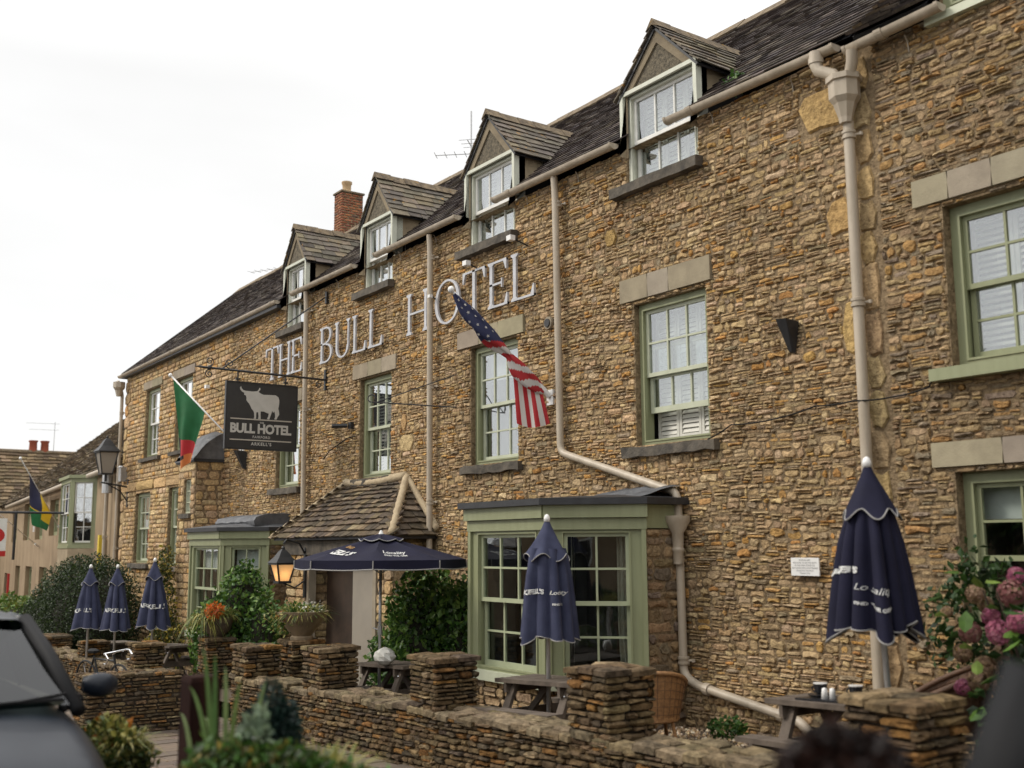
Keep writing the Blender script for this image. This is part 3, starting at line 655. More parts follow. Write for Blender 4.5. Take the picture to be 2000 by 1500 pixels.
P += [stone_piece(sd_, BY, -.29, 3.11, 3.33, .02, pal(rg, PALE), rg, .03), stone_piece(sd_, -.28, 0, 3.11, 3.33, .02, pal(rg, PALE), rg, .03), stone_piece(fr_, BX0, BX1, 3.11, 3.33, .02, pal(rg, PALE), rg, .03)]
emit(P, 'stone', M_stone, cz, limit=120, minpx=8)
w_ = window(cz, fr_, *sw, rec=.05, cols=2, rows=3, fw_=.03, deep=.4, name='small_window') if False else None
mbw = MB(); ring(mbw, fr_, *sw, .03, -.09, -.04); mbw.build('window_frame', M_greenlt, cz)
mbw = MB(); fbox(mbw, fr_, -21.17, -21.15, sw[2]+.03, sw[3]-.03, -.08, -.05)
for z in (2.5, 2.72): fbox(mbw, fr_, sw[0]+.03, -21.17, z-.01, z+.01, -.08, -.05); fbox(mbw, fr_, -21.15, sw[1]-.03, z-.01, z+.01, -.08, -.05)
mbw.build('glazing_bar', M_greenlt, cz)
p = MB(); fbox(p, fr_, sw[0]+.02, sw[1]-.02, sw[2]+.02, sw[3]-.02, -.075, -.07); p.build('pane', M_glass, cz)
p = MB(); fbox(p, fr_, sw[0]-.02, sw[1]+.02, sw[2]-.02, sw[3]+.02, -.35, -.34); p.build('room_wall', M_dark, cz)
p = MB(); p.box(sw[0]-.12, sw[1]+.10, BY-.07, BY+.02, sw[2]-.10, sw[2]-.01); p.build('sill', M_sill, cz)
p = MB(); n = 8; vs = []
for i in range(n+1):
    k = i/n; y = BY-.08+(0-BY+.08)*k; zz = 3.42+.50*math.sin(k*math.pi/2)**.9
    x0_, x1_ = BX0-.07+.12*k*k, BX1+.07-.12*k*k
    for j in range(7): vs.append(Vector((x0_+(x1_-x0_)*j/6, y, zz-.12*abs(j/3-1)**3*(1-k*.4)+.012*math.sin(j*2+i))))
fs = [(7*i+j, 7*i+j+1, 7*i+j+8, 7*i+j+7) for i in range(n) for j in range(6)]
b0 = len(vs); vs += [Vector((BX0-.07, BY-.08, 3.33)), Vector((BX1+.07, BY-.08, 3.33)), Vector((BX1+.05, 0, 3.33)), Vector((BX0-.05, 0, 3.33))]
fs += [(0, b0, b0+1, 6), tuple([b0+1, b0+2]+[7*i+6 for i in range(n, -1, -1)]), tuple([b0, ]+[7*i for i in range(n+1)]+[b0+3]), (b0, b0+3, b0+2, b0+1)]
p.add(vs, fs); p.build('lead_roof', M_lead, cz, smooth=True, auto=50)
p = MB(); p.box(BX0-.05, BX1+.05, BY-.06, -.0, 3.27, 3.33); p.build('lead_drip', M_leaddark, cz)

# ---------------------------------------------------------------- bays
def bay(par, xc0, xc1, yf, stub, zb, zt, cant_out, stone_h, roof_kind, cantcols=2):
    """canted bay: front from xc0 to xc1 at y=yf; cants run back at 45 degrees to y=-stub; then stone returns"""
    dd = -stub-yf; xl, xr = xc0-dd, xc1+dd
    b = thing('bay_window', None, None, ((xc0+xc1)/2, yf/2, zb), parent=par)
    s2 = 1/math.sqrt(2); L = dd*math.sqrt(2)
    faces = [(facade(yf), xc0, xc1, 3), (lambda u, v, d: Vector((xc1+u*s2+d*s2, yf+u*s2-d*s2, v)), 0, L, cantcols),
             (lambda u, v, d: Vector((xl+u*s2-d*s2, -stub-u*s2-d*s2, v)), 0, L, 2)]
    zw0, zw1 = zb+.10, zt-.22
    for fn, u0, u1, cols in faces:
        p = MB(); fbox(p, fn, u0+.0, u1-.0, zb-.05, zb+.05, -.10, .06); p.build('sill', M_greenlt, b)
        window(b, fn, u0+.03, u1-.03, zw0-.05, zw1+.02, rec=-.0, cols=cols, rows=2, fw_=.12, fb=.035, sm=M_sash, gm=M_glasslow, deep=.5, inside=('curtain' if cols == 2 else None) if stone_h < .3 else 'halfblind', name='window_frame')
        p = MB(); fbox(p, fn, u0-.01, u1+.01, zw1, zt-.11, -.08, .035); p.build('cornice', M_green, b)
        p = MB(); fbox(p, fn, u0-.02, u1+.02, zt-.105, zt+.02, -.08, .075); p.build('cornice', M_green, b)
        for a_ in (u0+.0, u1-.045): 
            p = MB(); fbox(p, fn, a_, a_+.045, zb+.05, zw1, -.05, .03); p.build('pilaster', M_green, b)
    for s, X in ((1, xr), (-1, xl)):                       # green fascia back to the wall above the stone return
        p = MB(); p.box(min(X, X-s*.06)+.002, max(X, X-s*.06)-.002, -stub, -.003, zw1+.01, zt+.018); p.build('cornice', M_green, b)
        fn = (lambda u, v, d, X=X, s=s: Vector((X-s*.02+s*d, u, v)))
        rg = random.Random(int(X*10)); P = rubble(fn, -stub, -.02, -1.0 if X < -14 else -.5, zw1, [], (.07, .13), (.14, .3), [(.20, .155, .10), (.25, .18, .11), (.16, .13, .10), (.28, .20, .12)], rg, (.008, .03), jag=.2)
        emit(P, 'stone', M_stone, b, limit=60, minpx=9)
        p = MB(); p.box(min(X-s*.02, X-s*.2), max(X-s*.02, X-s*.2), -stub+.004, -.004, -1.2, zw1); p.build('return_core', M_mortar, b)
    # stone plinth below the windows
    pts = [(xl, -stub), (xc0, yf), (xc1, yf), (xr, -stub)]; rg = random.Random(77)
    P = []
    for i, (fn, u0, u1, _) in enumerate(faces): P += rubble(fn, u0+.01, u1-.01, zb-stone_h-.55, zb-.05, [], (.06, .11), (.13, .26), OCHRE, rg, (-.03, -.005))
    emit(P, 'stone', M_stone, b, limit=80, minpx=9)
    p = MB(); ins_ = [(xl+.05, -stub+.05), (xc0+.02, yf+.05), (xc1-.02, yf+.05), (xr-.05, -stub+.05), (xr-.05, -.01), (xl+.05, -.01)]
    p.prism(ins_, lambda u, v, d: Vector((u, v, d)), zb-stone_h-.55, zb-.052); p.build('plinth_core', M_mortar, b)
    # roof
    o = .13; edge = [(xl-.05, 0-.002), (xl-.05-.0, -stub-.06), (xc0-.06, yf-o), (xc1+.06, yf-o), (xr+.09, -stub-.06), (xr+.09, -.002)]
    p = MB(); p.prism(edge, lambda u, v, d: Vector((u, v, d)), zt+.021, zt+.085); 
    p.build('roof_edge', M_leaddark, b)
    p = MB(); n = len(edge); cy = 0; top = [(max(xl+.3, min(xr-.3, x)), -.003 if y > -.01 else y*.35) for x, y in edge]
    lo = [Vector((x, y, zt+.086)) for x, y in edge]; hi = [Vector((x, y, zt+.086+(.10 if roof_kind else .05))) for x, y in top]
    p.add(lo+hi, [(i, i+1, i+1+n, i+n) for i in range(n-1)]+[tuple(range(n, 2*n))]); p.build('lead_roof', M_lead if roof_kind else M_leaddark, b)
    return b
bayR = bay(hotel, -9.90, -8.53, -1.19, .50, .28, 1.98, 0, .25, 0)
bayL = bay(hotel, -19.52, -17.94, -1.0, .40, .10, 1.86, 0, .45, 1)
# rolled lead upstand behind the left bay roof
p = MB(); rg = random.Random(2); vs = []; n = 14
for i in range(n+1):
    x = -19.3+1.85*i/n
    for j, (y, z) in enumerate(((-.62, 1.97), (-.66, 2.04), (-.60, 2.12), (-.5, 2.15), (-.35, 2.17), (-.01, 2.19))): vs.append(Vector((x+rg.uniform(-.01, .01), y+rg.uniform(-.012, .012), z+rg.uniform(-.012, .012))))
fs = [(6*i+j, 6*i+6+j, 6*i+7+j, 6*i+1+j) for i in range(n) for j in range(5)]+[tuple(range(6))[::-1], tuple(range(6*n, 6*n+6))]
k0 = len(vs); vs += [Vector((-17.45, -.01, 1.97)), Vector((-19.3, -.01, 1.97))]; fs += [(6*n+5, 6*n, k0), (5, 0, k0+1)]
p.add(vs, fs); p.build('lead_upstand', M_lead, bayL, smooth=True, auto=60)
# crumpled lead flashing where the big bay meets the wall
p = MB(); vs = []; rg = random.Random(12)
for i in range(11):
    for j in range(5): vs.append(Vector((-8.75+.9*i/10, -.55+.53*j/4, 2.08+.03*j+rg.uniform(-.018, .022))))
p.add(vs, [(5*i+j, 5*i+5+j, 5*i+6+j, 5*i+1+j) for i in range(10) for j in range(4)]); p.build('flashing', M_lead, bayR)

# ---------------------------------------------------------------- porch
po = thing('porch', None, None, (-14.4, -.34, .6), parent=hotel)
PX0, PX1, PY, PZ, TX0, TX1, TZ = -16.45, -12.55, -.70, 1.77, -15.25, -13.35, 2.56
A, B, C_, D_ = V(PX0, PY, PZ), V(PX1, PY, PZ), V(TX1, .0, TZ), V(TX0, .0, TZ); E0, E1 = V(PX0, 0, PZ), V(PX1, 0, PZ)
p = MB(); q = V(0, 0, -.06)
p.add([A, B, C_, D_, E0, E1, A+q, B+q, E0+q, E1+q], [(0, 1, 2, 3), (0, 3, 4), (1, 5, 2), (0, 6, 7, 1), (1, 7, 9, 5), (0, 4, 8, 6), (6, 8, 9, 7)]); p.build('roof_deck', M_leaddark, po)
TL = [(.13, .10, .07)]*4+[(.09, .072, .055)]*4+[(.18, .135, .09)]*2+[(.24, .19, .13)]
def plane_fn(O, U, W):
    nrm = U.cross(W).normalized()
    if nrm.z < 0: nrm = -nrm
    return lambda u, v, d: O+U*u+W*v+nrm*d
def taper(L0, L1, a0, b0, a1, b1):            # clip between edges as v runs 0..1
    return lambda v: (a0+(a1-a0)*min(1, v/L0), b0+(b1-b0)*min(1, v/L0))
W_ = V(0, .70, TZ-PZ); LW = W_.length; Wn = W_/LW; rg = random.Random(5)
fA = plane_fn(V(0, PY, PZ), V(1, 0, 0), Wn)
P = slates(fA, 0, 0, -.05, LW, lambda v: .115-.04*v/LW, (.13, .24), TL, rg, th=.022, clip=taper(LW, 0, PX0-.05, PX1+.05, TX0, TX1), jit=.012, lap=1.3)
Wr = V(TX1-PX1, 0, TZ-PZ); Lr = Wr.length
fB = plane_fn(V(PX1, 0, PZ), V(0, 1, 0), Wr/Lr); P += slates(fB, 0, 0, -.05, Lr, .12, (.14, .25), TL, rg, th=.022, clip=lambda v: (PY-.05+(.70)*max(0, v)/Lr, 0), jit=.012)
Wl = V(TX0-PX0, 0, TZ-PZ); fC = plane_fn(V(PX0, 0, PZ), V(0, 1, 0), Wl/Lr); P += slates(fC, 0, 0, -.05, Lr, .12, (.14, .25), TL, rg, th=.022, clip=lambda v: (PY-.05+(.70)*max(0, v)/Lr, 0), jit=.012)
emit(P, 'stone_tile', M_tile, po, limit=300, minpx=8)
M_mor2 = mat('w_lime_mortar', (.46, .37, .24), (.36, .28, .18), scale=8, rough=.95, bump=.012, bscale=30)
def ragged_tube(a, b, r, name, par, m, n=14, sag=0):
    rg = random.Random(int(a.x*31)); pts = []; 
    for i in range(n+1): pts.append(a.lerp(b, i/n)+V(rg.uniform(-.004, .004), rg.uniform(-.004, .004), rg.uniform(-.005, .005)-sag*math.sin(math.pi*i/n)))
    p = MB(); p.tube(pts, [r*rg.uniform(.78, .9) for _ in pts], 7); p.build(name, m, par, smooth=True)
ragged_tube(B+V(.02, -.02, .0), C_+V(0, -.03, .03), .065, 'hip_mortar', po, M_mor2)
ragged_tube(A+V(-.02, -.02, .0), D_+V(0, -.03, .03), .06, 'hip_mortar', po, M_mor2)
ragged_tube(D_+V(0, -.04, .03), C_+V(0, -.04, .04), .075, 'ridge_mortar', po, M_mor2, sag=.035)
ragged_tube(C_+V(.0, -.03, .03), E1+V(.05, -.03, .06), .06, 'wall_flashing', po, M_mor2)
ragged_tube(D_+V(.0, -.03, .03), E0+V(-.05, -.03, .06), .05, 'wall_flashing', po, M_mor2)
# porch walls, beam and doorway
for x0_, x1_ in ((-16.2, -15.42), (-13.16, -12.72)):
    p = MB(); p.box(x0_+.02, x1_-.02, PY+.14, -.01, -1.1, PZ-.065); p.build('porch_wall_core', M_mortar, po); rg = random.Random(int(x0_))
    f1 = facade(PY+.12); P = rubble(f1, x0_, x1_, -.9, PZ-.28, [], (.09, .2), (.2, .4), PALE+OCHRE, rg, (.01, .03), wob=.01, jag=.08, style=1)
    f2 = lambda u, v, d, X=x1_: Vector((X+d-.02, u, v)); P += rubble(f2, PY+.13, -.01, -.9, PZ-.1, [], (.09, .2), (.2, .4), PALE+OCHRE, rg, (.01, .03), wob=.01, jag=.08, style=1)
    emit(P, 'stone', M_stone, po, limit=60, minpx=9)
p = MB(); p.box(-16.25, -12.68, PY+.08, PY+.26, PZ-.28, PZ-.067); p.build('beam', M_sill, po)
for x_ in (-15.40, -13.26):
    p = MB(); p.box(x_, x_+.09, PY+.10, PY+.22, -1.1, PZ-.282); p.build('door_frame', M_ashlar, po)
p = MB(); p.box(-15.3, -14.35, -.30, -.26, -1.0, 1.48); p.build('inner_door', mat('dark_wood', (.05, .03, .02), (.03, .02, .014), scale=6, rough=.5), po)
p = MB(); p.box(-14.28, -13.30, -.38, -.33, -1.0, 1.46); p.build('door', M_beige, po)
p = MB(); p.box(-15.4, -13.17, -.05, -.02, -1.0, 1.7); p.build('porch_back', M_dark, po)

# ---------------------------------------------------------------- gutters and downpipes
def gutter(x0, x1, z0, z1, y=-.16, par=None, label=None, joints=1.9, hooks=True, jpar=None):
    p = MB(); n = 10; vs = []; r = .060
    for X, Z in ((x0, z0), (x1, z1)):
        for rr in (r, r-.009):
            for j in range(n+1): a = math.pi*j/n; vs.append(Vector((X, y+rr*math.cos(a), Z-rr*math.sin(a))))
    m_ = n+1; fs = []
    for j in range(n): fs += [(j, j+1, 2*m_+j+1, 2*m_+j), (m_+j+1, m_+j, 3*m_+j, 3*m_+j+1), (j, m_+j, m_+j+1, j+1), (2*m_+j, 2*m_+j+1, 3*m_+j+1, 3*m_+j)]
    p.add(vs, fs); g = p.build('gutter', M_pipe, par or hotel, smooth=True, auto=40)
    x = x0+.35
    while x < x1-.1:
        z = z0+(z1-z0)*(x-x0)/(x1-x0); p = MB(); vs = []
        for X in (x-.035, x+.035):
            for j in range(n+1): a = math.pi*j/n; vs.append(Vector((X, y+.070*math.cos(a), z-.070*math.sin(a)+.004)))
        p.add(vs, [(j, j+1, m_+j+1, m_+j) for j in range(n)]+[tuple(range(m_)), tuple(range(2*m_-1, m_-1, -1))]); p.build('gutter_joint', M_pipe, g); x += joints
    for X, s in ((x0, -1), (x1, 1)):
        p = MB(); vs = [Vector((X+s*.012, y+.067*math.cos(math.pi*j/n), (z0 if s < 0 else z1)-.067*math.sin(math.pi*j/n)+.003)) for j in range(n+1)]+[Vector((X-s*.02, y+.067*math.cos(math.pi*j/n), (z0 if s < 0 else z1)-.067*math.sin(math.pi*j/n)+.003)) for j in range(n+1)]
        p.add(vs, [(j, j+1, m_+j+1, m_+j) for j in range(n)]+[tuple(range(m_)), tuple(range(2*m_-1, m_-1, -1))]); p.build('gutter_end', M_pipe, g)
    x = x0+.5; 
    while hooks and x < x1-.1:
        z = z0+(z1-z0)*(x-x0)/(x1-x0); p = MB(); p.tube([(x, y+.10, z-.06), (x, y+.14, z-.11), (x, y+.15, z-.19)], .007, 5); p.tube([(x, y+.15, z-.19), (x, y+.27, z-.21)], .009, 5); p.build('gutter_bracket', M_pipe, g); x += 1.02
    return g
gutter(-7.74, -5.62, 5.97, 5.93); gutter(-10.92, -8.60, 5.99, 5.98); gutter(-14.12, -11.82, 6.0, 6.0); gutter(-17.22, -14.87, 6.01, 6.0); gutter(-27.95, -17.90, 5.95, 6.0)
def pipe(name, pts, label, parts, r=.042, straps=(), group=None, cat='downpipe'):
    """rounded pipe run"""
    pts = [Vector(p) for p in pts]; out = [pts[0]]
    for i in range(1, len(pts)-1):
        a, b, c = pts[i-1], pts[i], pts[i+1]; e = min(.1, (a-b).length*.45, (c-b).length*.45)
        p0, p1 = b+(a-b).normalized()*e, b+(c-b).normalized()*e
        for k in range(5): t = k/4; out.append(p0*(1-t)**2+b*2*t*(1-t)+p1*t*t)
    out.append(pts[-1]); t = thing(name, label, cat, pts[-1], group)
    p = MB(); p.tube(out, r, 14); p.build('pipe', M_pipe, t, smooth=True, auto=50)
    for s in straps:
        s = Vector(s); p = MB(); p.lathe(s, [(r+.003, -.04), (r+.014, -.035), (r+.014, -.012), (r+.006, -.01), (r+.006, .01), (r+.014, .012), (r+.014, .035), (r+.003, .04)], 14)
        p.tube([s+V(.0, .0, 0), s+V(.085, .05, 0)], .011, 6); p.lathe(s+V(.085, .05, -.014), [(.018, 0), (.018, .028)], 8); p.build('strap', M_pipe, t, smooth=True, auto=40)
    return t
GP = 'beige downpipes on the hotel front'
pipe('downpipe', [(-5.57, -.10, 5.22), (-5.57, -.10, 0)], 'tall beige downpipe with a flared hopper head at the right end of the hotel', 0, r=.047, straps=[(-5.57, -.10, 5.1), (-5.57, -.10, 3.62), (-5.57, -.10, 1.9)], group=GP)
hp = [o for o in COL.objects if o.name == 'downpipe'][0]
p = MB(); p.lathe((-5.57, -.13, 5.20), [(.055, 0), (.062, .05), (.10, .17), (.135, .22), (.135, .36), (.155, .37), (.155, .42), (.12, .42)], 8); p.build('hopper_head', M_pipe, hp)
p = MB(); p.tube([(-5.80, -.20, 5.92), (-5.80, -.20, 5.80), (-5.78, -.20, 5.74), (-5.64, -.18, 5.66), (-5.61, -.17, 5.58)], [.06, .058, .052, .052, .052], 12); p.tube([(-5.80, -.2, 5.86), (-5.80, -.2, 5.81)], .067, 12); p.build('swan_neck', M_pipe, hp, smooth=True, auto=50)
p = MB(); p.tube([(-5.42, -.20, 5.80), (-5.44, -.18, 5.70), (-5.5, -.15, 5.58)], .05, 12); p.build('outlet', M_pipe, hp, smooth=True, auto=50)
pipe('downpipe', [(-9.72, -.13, 5.93), (-9.72, -.115, 5.70), (-9.72, -.08, 2.66), (-7.83, -.08, 2.12), (-7.80, -.09, .36), (-7.62, -.09, .28), (-6.40, -.09, .10), (-6.3, -.09, 0.02)],
     'beige downpipe that bends diagonally right over the big bay window and again near the ground', 0, straps=[(-9.72, -.085, 5.6), (-7.80, -.09, .50)], group=GP)
hb = COL.objects[-3] if False else [o for o in COL.objects if o.name == 'downpipe.001'][0]
p = MB(); p.lathe((-7.80, -.12, 1.42), [(.05, 0), (.055, .12), (.062, .13), (.062, .15), (.055, .16), (.06, .30), (.13, .42), (.13, .47), (.09, .47)], 12); p.build('hopper_head', M_pipe, hb, smooth=True, auto=35)
p = MB(); p.tube([(-6.62, -.09, .135), (-6.56, -.09, .125)], .06, 12); p.tube([(-7.52, -.09, .265), (-7.46, -.09, .256)], .056, 12); p.build('coupling', M_pipe, hb)
pipe('downpipe', [(-12.60, -.13, 5.93), (-12.60, -.115, 5.70), (-12.60, -.09, -.35)], 'straight beige downpipe running behind the letter O beside the middle dormer', 0, straps=[(-12.60, -.09, z) for z in (5.6, 3.78, 2.2, .9)], group=GP)
pipe('downpipe', [(-16.72, -.13, 5.93), (-16.72, -.115, 5.70), (-16.72, -.09, 2.1)], 'straight beige downpipe behind the hanging sign ending above the porch roof', 0, straps=[(-16.72, -.09, z) for z in (5.6, 3.9)], group=GP)
pipe('downpipe', [(-27.78, -.26, 5.80), (-27.9, -.10, 5.5), (-27.9, -.09, -.95)], 'pale downpipe on the far left corner of the hotel', 0, straps=[(-27.9, -.09, z) for z in (5.0, 3.2, 1.6)], group=GP)
h5 = [o for o in COL.objects if o.name == 'downpipe.004'][0]
p = MB(); p.lathe((-27.85, -.2, 5.42), [(.06, 0), (.10, .15), (.15, .22), (.15, .36), (.1, .36)], 8); p.build('hopper_head', M_pipe, h5)
pipe('downpipe', [(-28.9, -.10, 3.55), (-28.9, -.10, -1.0)], 'thin beige downpipe on the ochre house just left of the hotel corner', 0, r=.05, straps=[(-28.9, -.10, 1.9)])

# ---------------------------------------------------------------- letters on the wall
lt = thing('wall_letters', 'large silver serif capitals reading THE BULL HOTEL fixed high on the stone front', 'lettering', (-14.3, -.06, 4.6))
LH = .60; LZ = 4.60
def letter(ch, x0, x1, z0):
    w = x1-x0; h = LH; t = .062; th = .028; sf = .042; fn = lambda u, v, d: Vector((x0+u, -.055-d, z0+v)); p = MB(); D0, D1 = 0, .03; se = .020
    def bx(a, b, c, d): fbox(p, fn, a, b, c, d, D0, D1)
    def stem(a, v0=0, v1=h, s0=True, s1=True):
        bx(a, a+t, v0, v1)
        if s0: p.prism([(a-sf, v0), (a+t+sf, v0), (a+t+sf, v0+se), (a+t, v0+se*2.6), (a, v0+se*2.6), (a-sf, v0+se)], fn, D0-.001, D1+.001)
        if s1: p.prism([(a-sf, v1-se), (a, v1-se*2.6), (a+t, v1-se*2.6), (a+t+sf, v1-se), (a+t+sf, v1), (a-sf, v1)], fn, D0-.001, D1+.001)
    def arc(cx, cy, rx, ry, a0, a1, t0, t1, n=18):     # stroke: thick at the sides, thin at top and bottom
        o, i_ = [], []
        for k in range(n+1):
            a = a0+(a1-a0)*k/n; c, s = math.cos(a), math.sin(a); tt = t1+(t0-t1)*abs(c)**1.3
            o.append((cx+rx*c, cy+ry*s)); i_.append((cx+(rx-tt)*c, cy+(ry-min(tt, th*1.1)*(1 if abs(s) > .7 else 1))*s))
        for k in range(n): p.prism([o[k], o[k+1], i_[k+1], i_[k]], fn, D0, D1)
    if ch == 'T':
        stem(w/2-t/2, s1=False); bx(0, w, h-th, h); p.prism([(0, h), (0, h-.15), (.018, h-.15), (.06, h-th), (.06, h)], fn, D0-.001, D1+.001); p.prism([(w, h), (w-.06, h), (w-.06, h-th), (w-.018, h-.15), (w, h-.15)], fn, D0-.001, D1+.001)
    if ch == 'H': stem(sf); stem(w-sf-t); bx(sf+t, w-sf-t, h/2-th/2, h/2+th/2)
    if ch in 'EL':
        stem(sf); bx(sf, w, 0, th); p.prism([(w, 0), (w, .15), (w-.018, .15), (w-.07, th), (w-.07, 0)], fn, D0-.002, D1+.002)
        if ch == 'E':
            bx(sf, w-.02, h-th, h); p.prism([(w-.02, h), (w-.09, h), (w-.09, h-th), (w-.038, h-.14), (w-.02, h-.14)], fn, D0-.002, D1+.002)
            bx(sf, w*.68, h/2-th/2, h/2+th/2); bx(w*.68, w*.68+.02, h/2-.06, h/2+.06)
    if ch == 'U':
        a = sf; p.add([], []); bx(a, a+t, .18, h); bx(w-sf-th*1.3, w-sf, .18, h)
        for q, tt in ((a, t), (w-sf-th*1.3, th*1.3)): p.prism([(q-sf, h-se), (q, h-se*2.6), (q+tt, h-se*2.6), (q+tt+sf, h-se), (q+tt+sf, h), (q-sf, h)], fn, D0-.001, D1+.001)
        arc((a+w-sf)/2, .18, (w-2*sf)/2, .185, math.pi, 2*math.pi, t, th)
    if ch == 'O': arc(w/2, h/2, w/2, h/2+.01, 0, 2*math.pi, t*1.15, th, 36)
    if ch == 'B':
        stem(sf, s0=True, s1=True); bx(sf, w*.5, h-th, h); bx(sf, w*.5, 0, th); bx(sf, w*.5, h*.53-th/2, h*.53+th/2)
        arc(w*.5, h*.765, w*.42, h*.235, -math.pi/2, math.pi/2, t, th); arc(w*.5, h*.265, w*.5, h*.265, -math.pi/2, math.pi/2, t, th)
    p.build('letter', M_letter, lt)
for ch_, a, b in (('T', -18.53, -17.95), ('H', -17.93, -17.42), ('E', -17.38, -16.93), ('B', -16.22, -15.76), ('U', -15.66, -15.12), ('L', -15.03, -14.58), ('L', -14.49, -14.05), ('H', -13.31, -12.70), ('O', -12.52, -11.88), ('T', -11.80, -11.27), ('E', -11.20, -10.76), ('L', -10.68, -10.20)):
    letter(ch_, a, b, LZ)

# ---------------------------------------------------------------- text helper
_tc = {}
def text_mesh(s, size, bold=0.0, shear=0, space=1.0, align='CENTER'):
    cu = bpy.data.curves.new('t', 'FONT'); cu.body = s; cu.size = size; cu.offset = bold; cu.align_x = align; cu.align_y = 'CENTER'; cu.shear = shear; cu.space_character = space; cu.resolution_u = 3
    o = bpy.data.objects.new('t', cu); COL.objects.link(o); bpy.context.view_layer.update()
    me = bpy.data.meshes.new_from_object(o.evaluated_get(bpy.context.evaluated_depsgraph_get()))
    vs = [tuple(v.co)[:2] for v in me.vertices]; fs = [tuple(p.vertices) for p in me.polygons]
    bpy.data.objects.remove(o); bpy.data.curves.remove(cu); bpy.data.meshes.remove(me); return vs, fs
def put_text(par, name, s, size, fn, m, bold=0, shear=0, space=1.0, sx=1.0, lift=.004):
    vs, fs = text_mesh(s, size, bold, shear, space); p = MB(); p.add([fn(u*sx, v, lift) for u, v in vs], fs); return p.build(name, m, par)

# ---------------------------------------------------------------- hanging sign
SX = -16.1
sg = thing('hanging_sign', 'black square hotel sign with a pale highland cow hanging from a scrolled iron bracket', 'sign', (SX, -1.1, 3.1))
BY0, BY1, BZ0, BZ1 = -1.70, -.53, 3.13, 4.17
p = MB(); p.box(SX-.025, SX+.025, BY0, BY1, BZ0, BZ1); bd = p.build('board', M_board, sg)
p = MB(); ring(p, lambda u, v, d: Vector((SX+d, u, v)), BY0-.012, BY1+.012, BZ0-.012, BZ1+.012, .022, -.032, .032); p.build('board_edge', M_black, bd)
WB, HB = BY1-BY0, BZ1-BZ0
bull = [(405,175),(385,200),(390,235),(420,275),(460,295),(455,330),(485,345),(495,390),(490,430),(510,460),(535,490),(560,540),(580,590),(610,630),(620,660),(625,740),(610,770),(650,775),(655,740),(660,660),(695,655),(700,740),(690,780),(735,785),(735,700),(740,645),(800,650),(850,680),(885,690),(875,740),(850,790),(890,800),(905,760),(935,680),(950,640),(965,680),(990,650),(1000,720),(1000,760),(980,800),(1020,808),(1045,760),(1075,720),(1070,650),(1060,610),(1080,520),(1085,460),(1070,400),(1020,360),(960,355),(900,350),(800,345),(760,325),(710,290),(745,250),(745,215),(730,215),(715,250),(690,275),(600,278),(540,268),(480,260),(440,245),(415,215)]
def bsc(x, y):
    v = (y-75-.111*(x-165))/1195; u = (x-165+70*v)/1262; return u, v
bfn = lambda u, v, d: Vector((SX+.026+d, BY0+u*WB, BZ1-v*HB))
p = MB(); p.prism([bsc(*q) for q in bull], bfn, 0, .004); p.build('cow_emblem', M_boardlt, bd)
for v in (.553, .868): p = MB(); fbox(p, bfn, .06, .93, v-.009, v+.009, 0, .004); p.build('rule', M_boardgold, bd)
tf = lambda cu, cv: (lambda u, v, d: bfn(cu, cv, d)+Vector((0, u, v)))
put_text(bd, 'board_lettering', 'BULL HOTEL', .20, tf(.49, .70), M_boardlt, bold=.0085, sx=.93, space=.95)
put_text(bd, 'board_lettering', 'THE', .038, tf(.5, .60), M_boardlt, bold=.001)
put_text(bd, 'board_lettering', 'FAIRFORD', .055, tf(.5, .82), M_boardlt, bold=.001, space=1.2)
put_text(bd, 'board_lettering', "ARKELL'S", .068, tf(.5, .925), M_boardlt, bold=.002, space=1.25)
p = MB(); p.tube([(SX, -.02, 4.33), (SX, -2.12, 4.36)], .018, 8); p.tube([(SX, -2.12, 4.36), (SX, -2.2, 4.365)], [.018, .004], 8)
p.tube([(SX, -1.78, 4.36), (SX, -.06, 5.72)], .012, 6); p.box(SX-.03, SX+.03, -.04, 0, 4.16, 4.5); p.box(SX-.03, SX+.03, -.05, 0, 5.62, 5.82)
p.ball((SX, -1.98, 4.36), .04, 8); p.build('bracket', M_black, sg)
def scroll(cy, cz, r, s, turns=1.4, a0=0): return [(SX, cy+s*r*(1-k/26)*math.cos(a0+k*turns*6.28/20), cz+r*(1-k/26)*math.sin(a0+k*turns*6.28/20)) for k in range(21)]
for cy, cz, r, s, a in ((-1.98, 4.46, .07, 1, -1.5), (-1.98, 4.26, .07, 1, 1.5), (-1.66, 4.45, .075, -1, -1.5), (-.14, 4.24, .06, 1, 1.5)):
    p = MB(); p.tube(scroll(cy, cz, r, s, a0=a), .009, 5); p.build('scroll', M_black, sg)
for y in (-1.52, -.72):
    p = MB(); p.tube([(SX, y, 4.34), (SX, y, 4.17)], .012, 6); p.box(SX-.02, SX+.02, y-.035, y+.035, 4.21, 4.235); p.build('hanger', M_black, sg)
# second small scrolled bracket and cable by the third window
t = thing('iron_bracket', 'thin scrolled black iron wall bracket between two upstairs windows', 'bracket', (-12.1, -.02, 3.3))
p = MB(); p.tube([(-12.07, -.02, 3.44), (-12.75, -.92, 3.52)], .009, 6); p.tube([(-12.05, -.02, 3.88), (-12.70, -.86, 3.52)], .007, 6)
p.tube([(-12.75-.05*math.cos(k*.45), -.92-.03*math.cos(k*.45), 3.57+.05*math.sin(k*.45)-.0) for k in range(-3, 9)], .009, 6); p.build('arm', M_black, t)

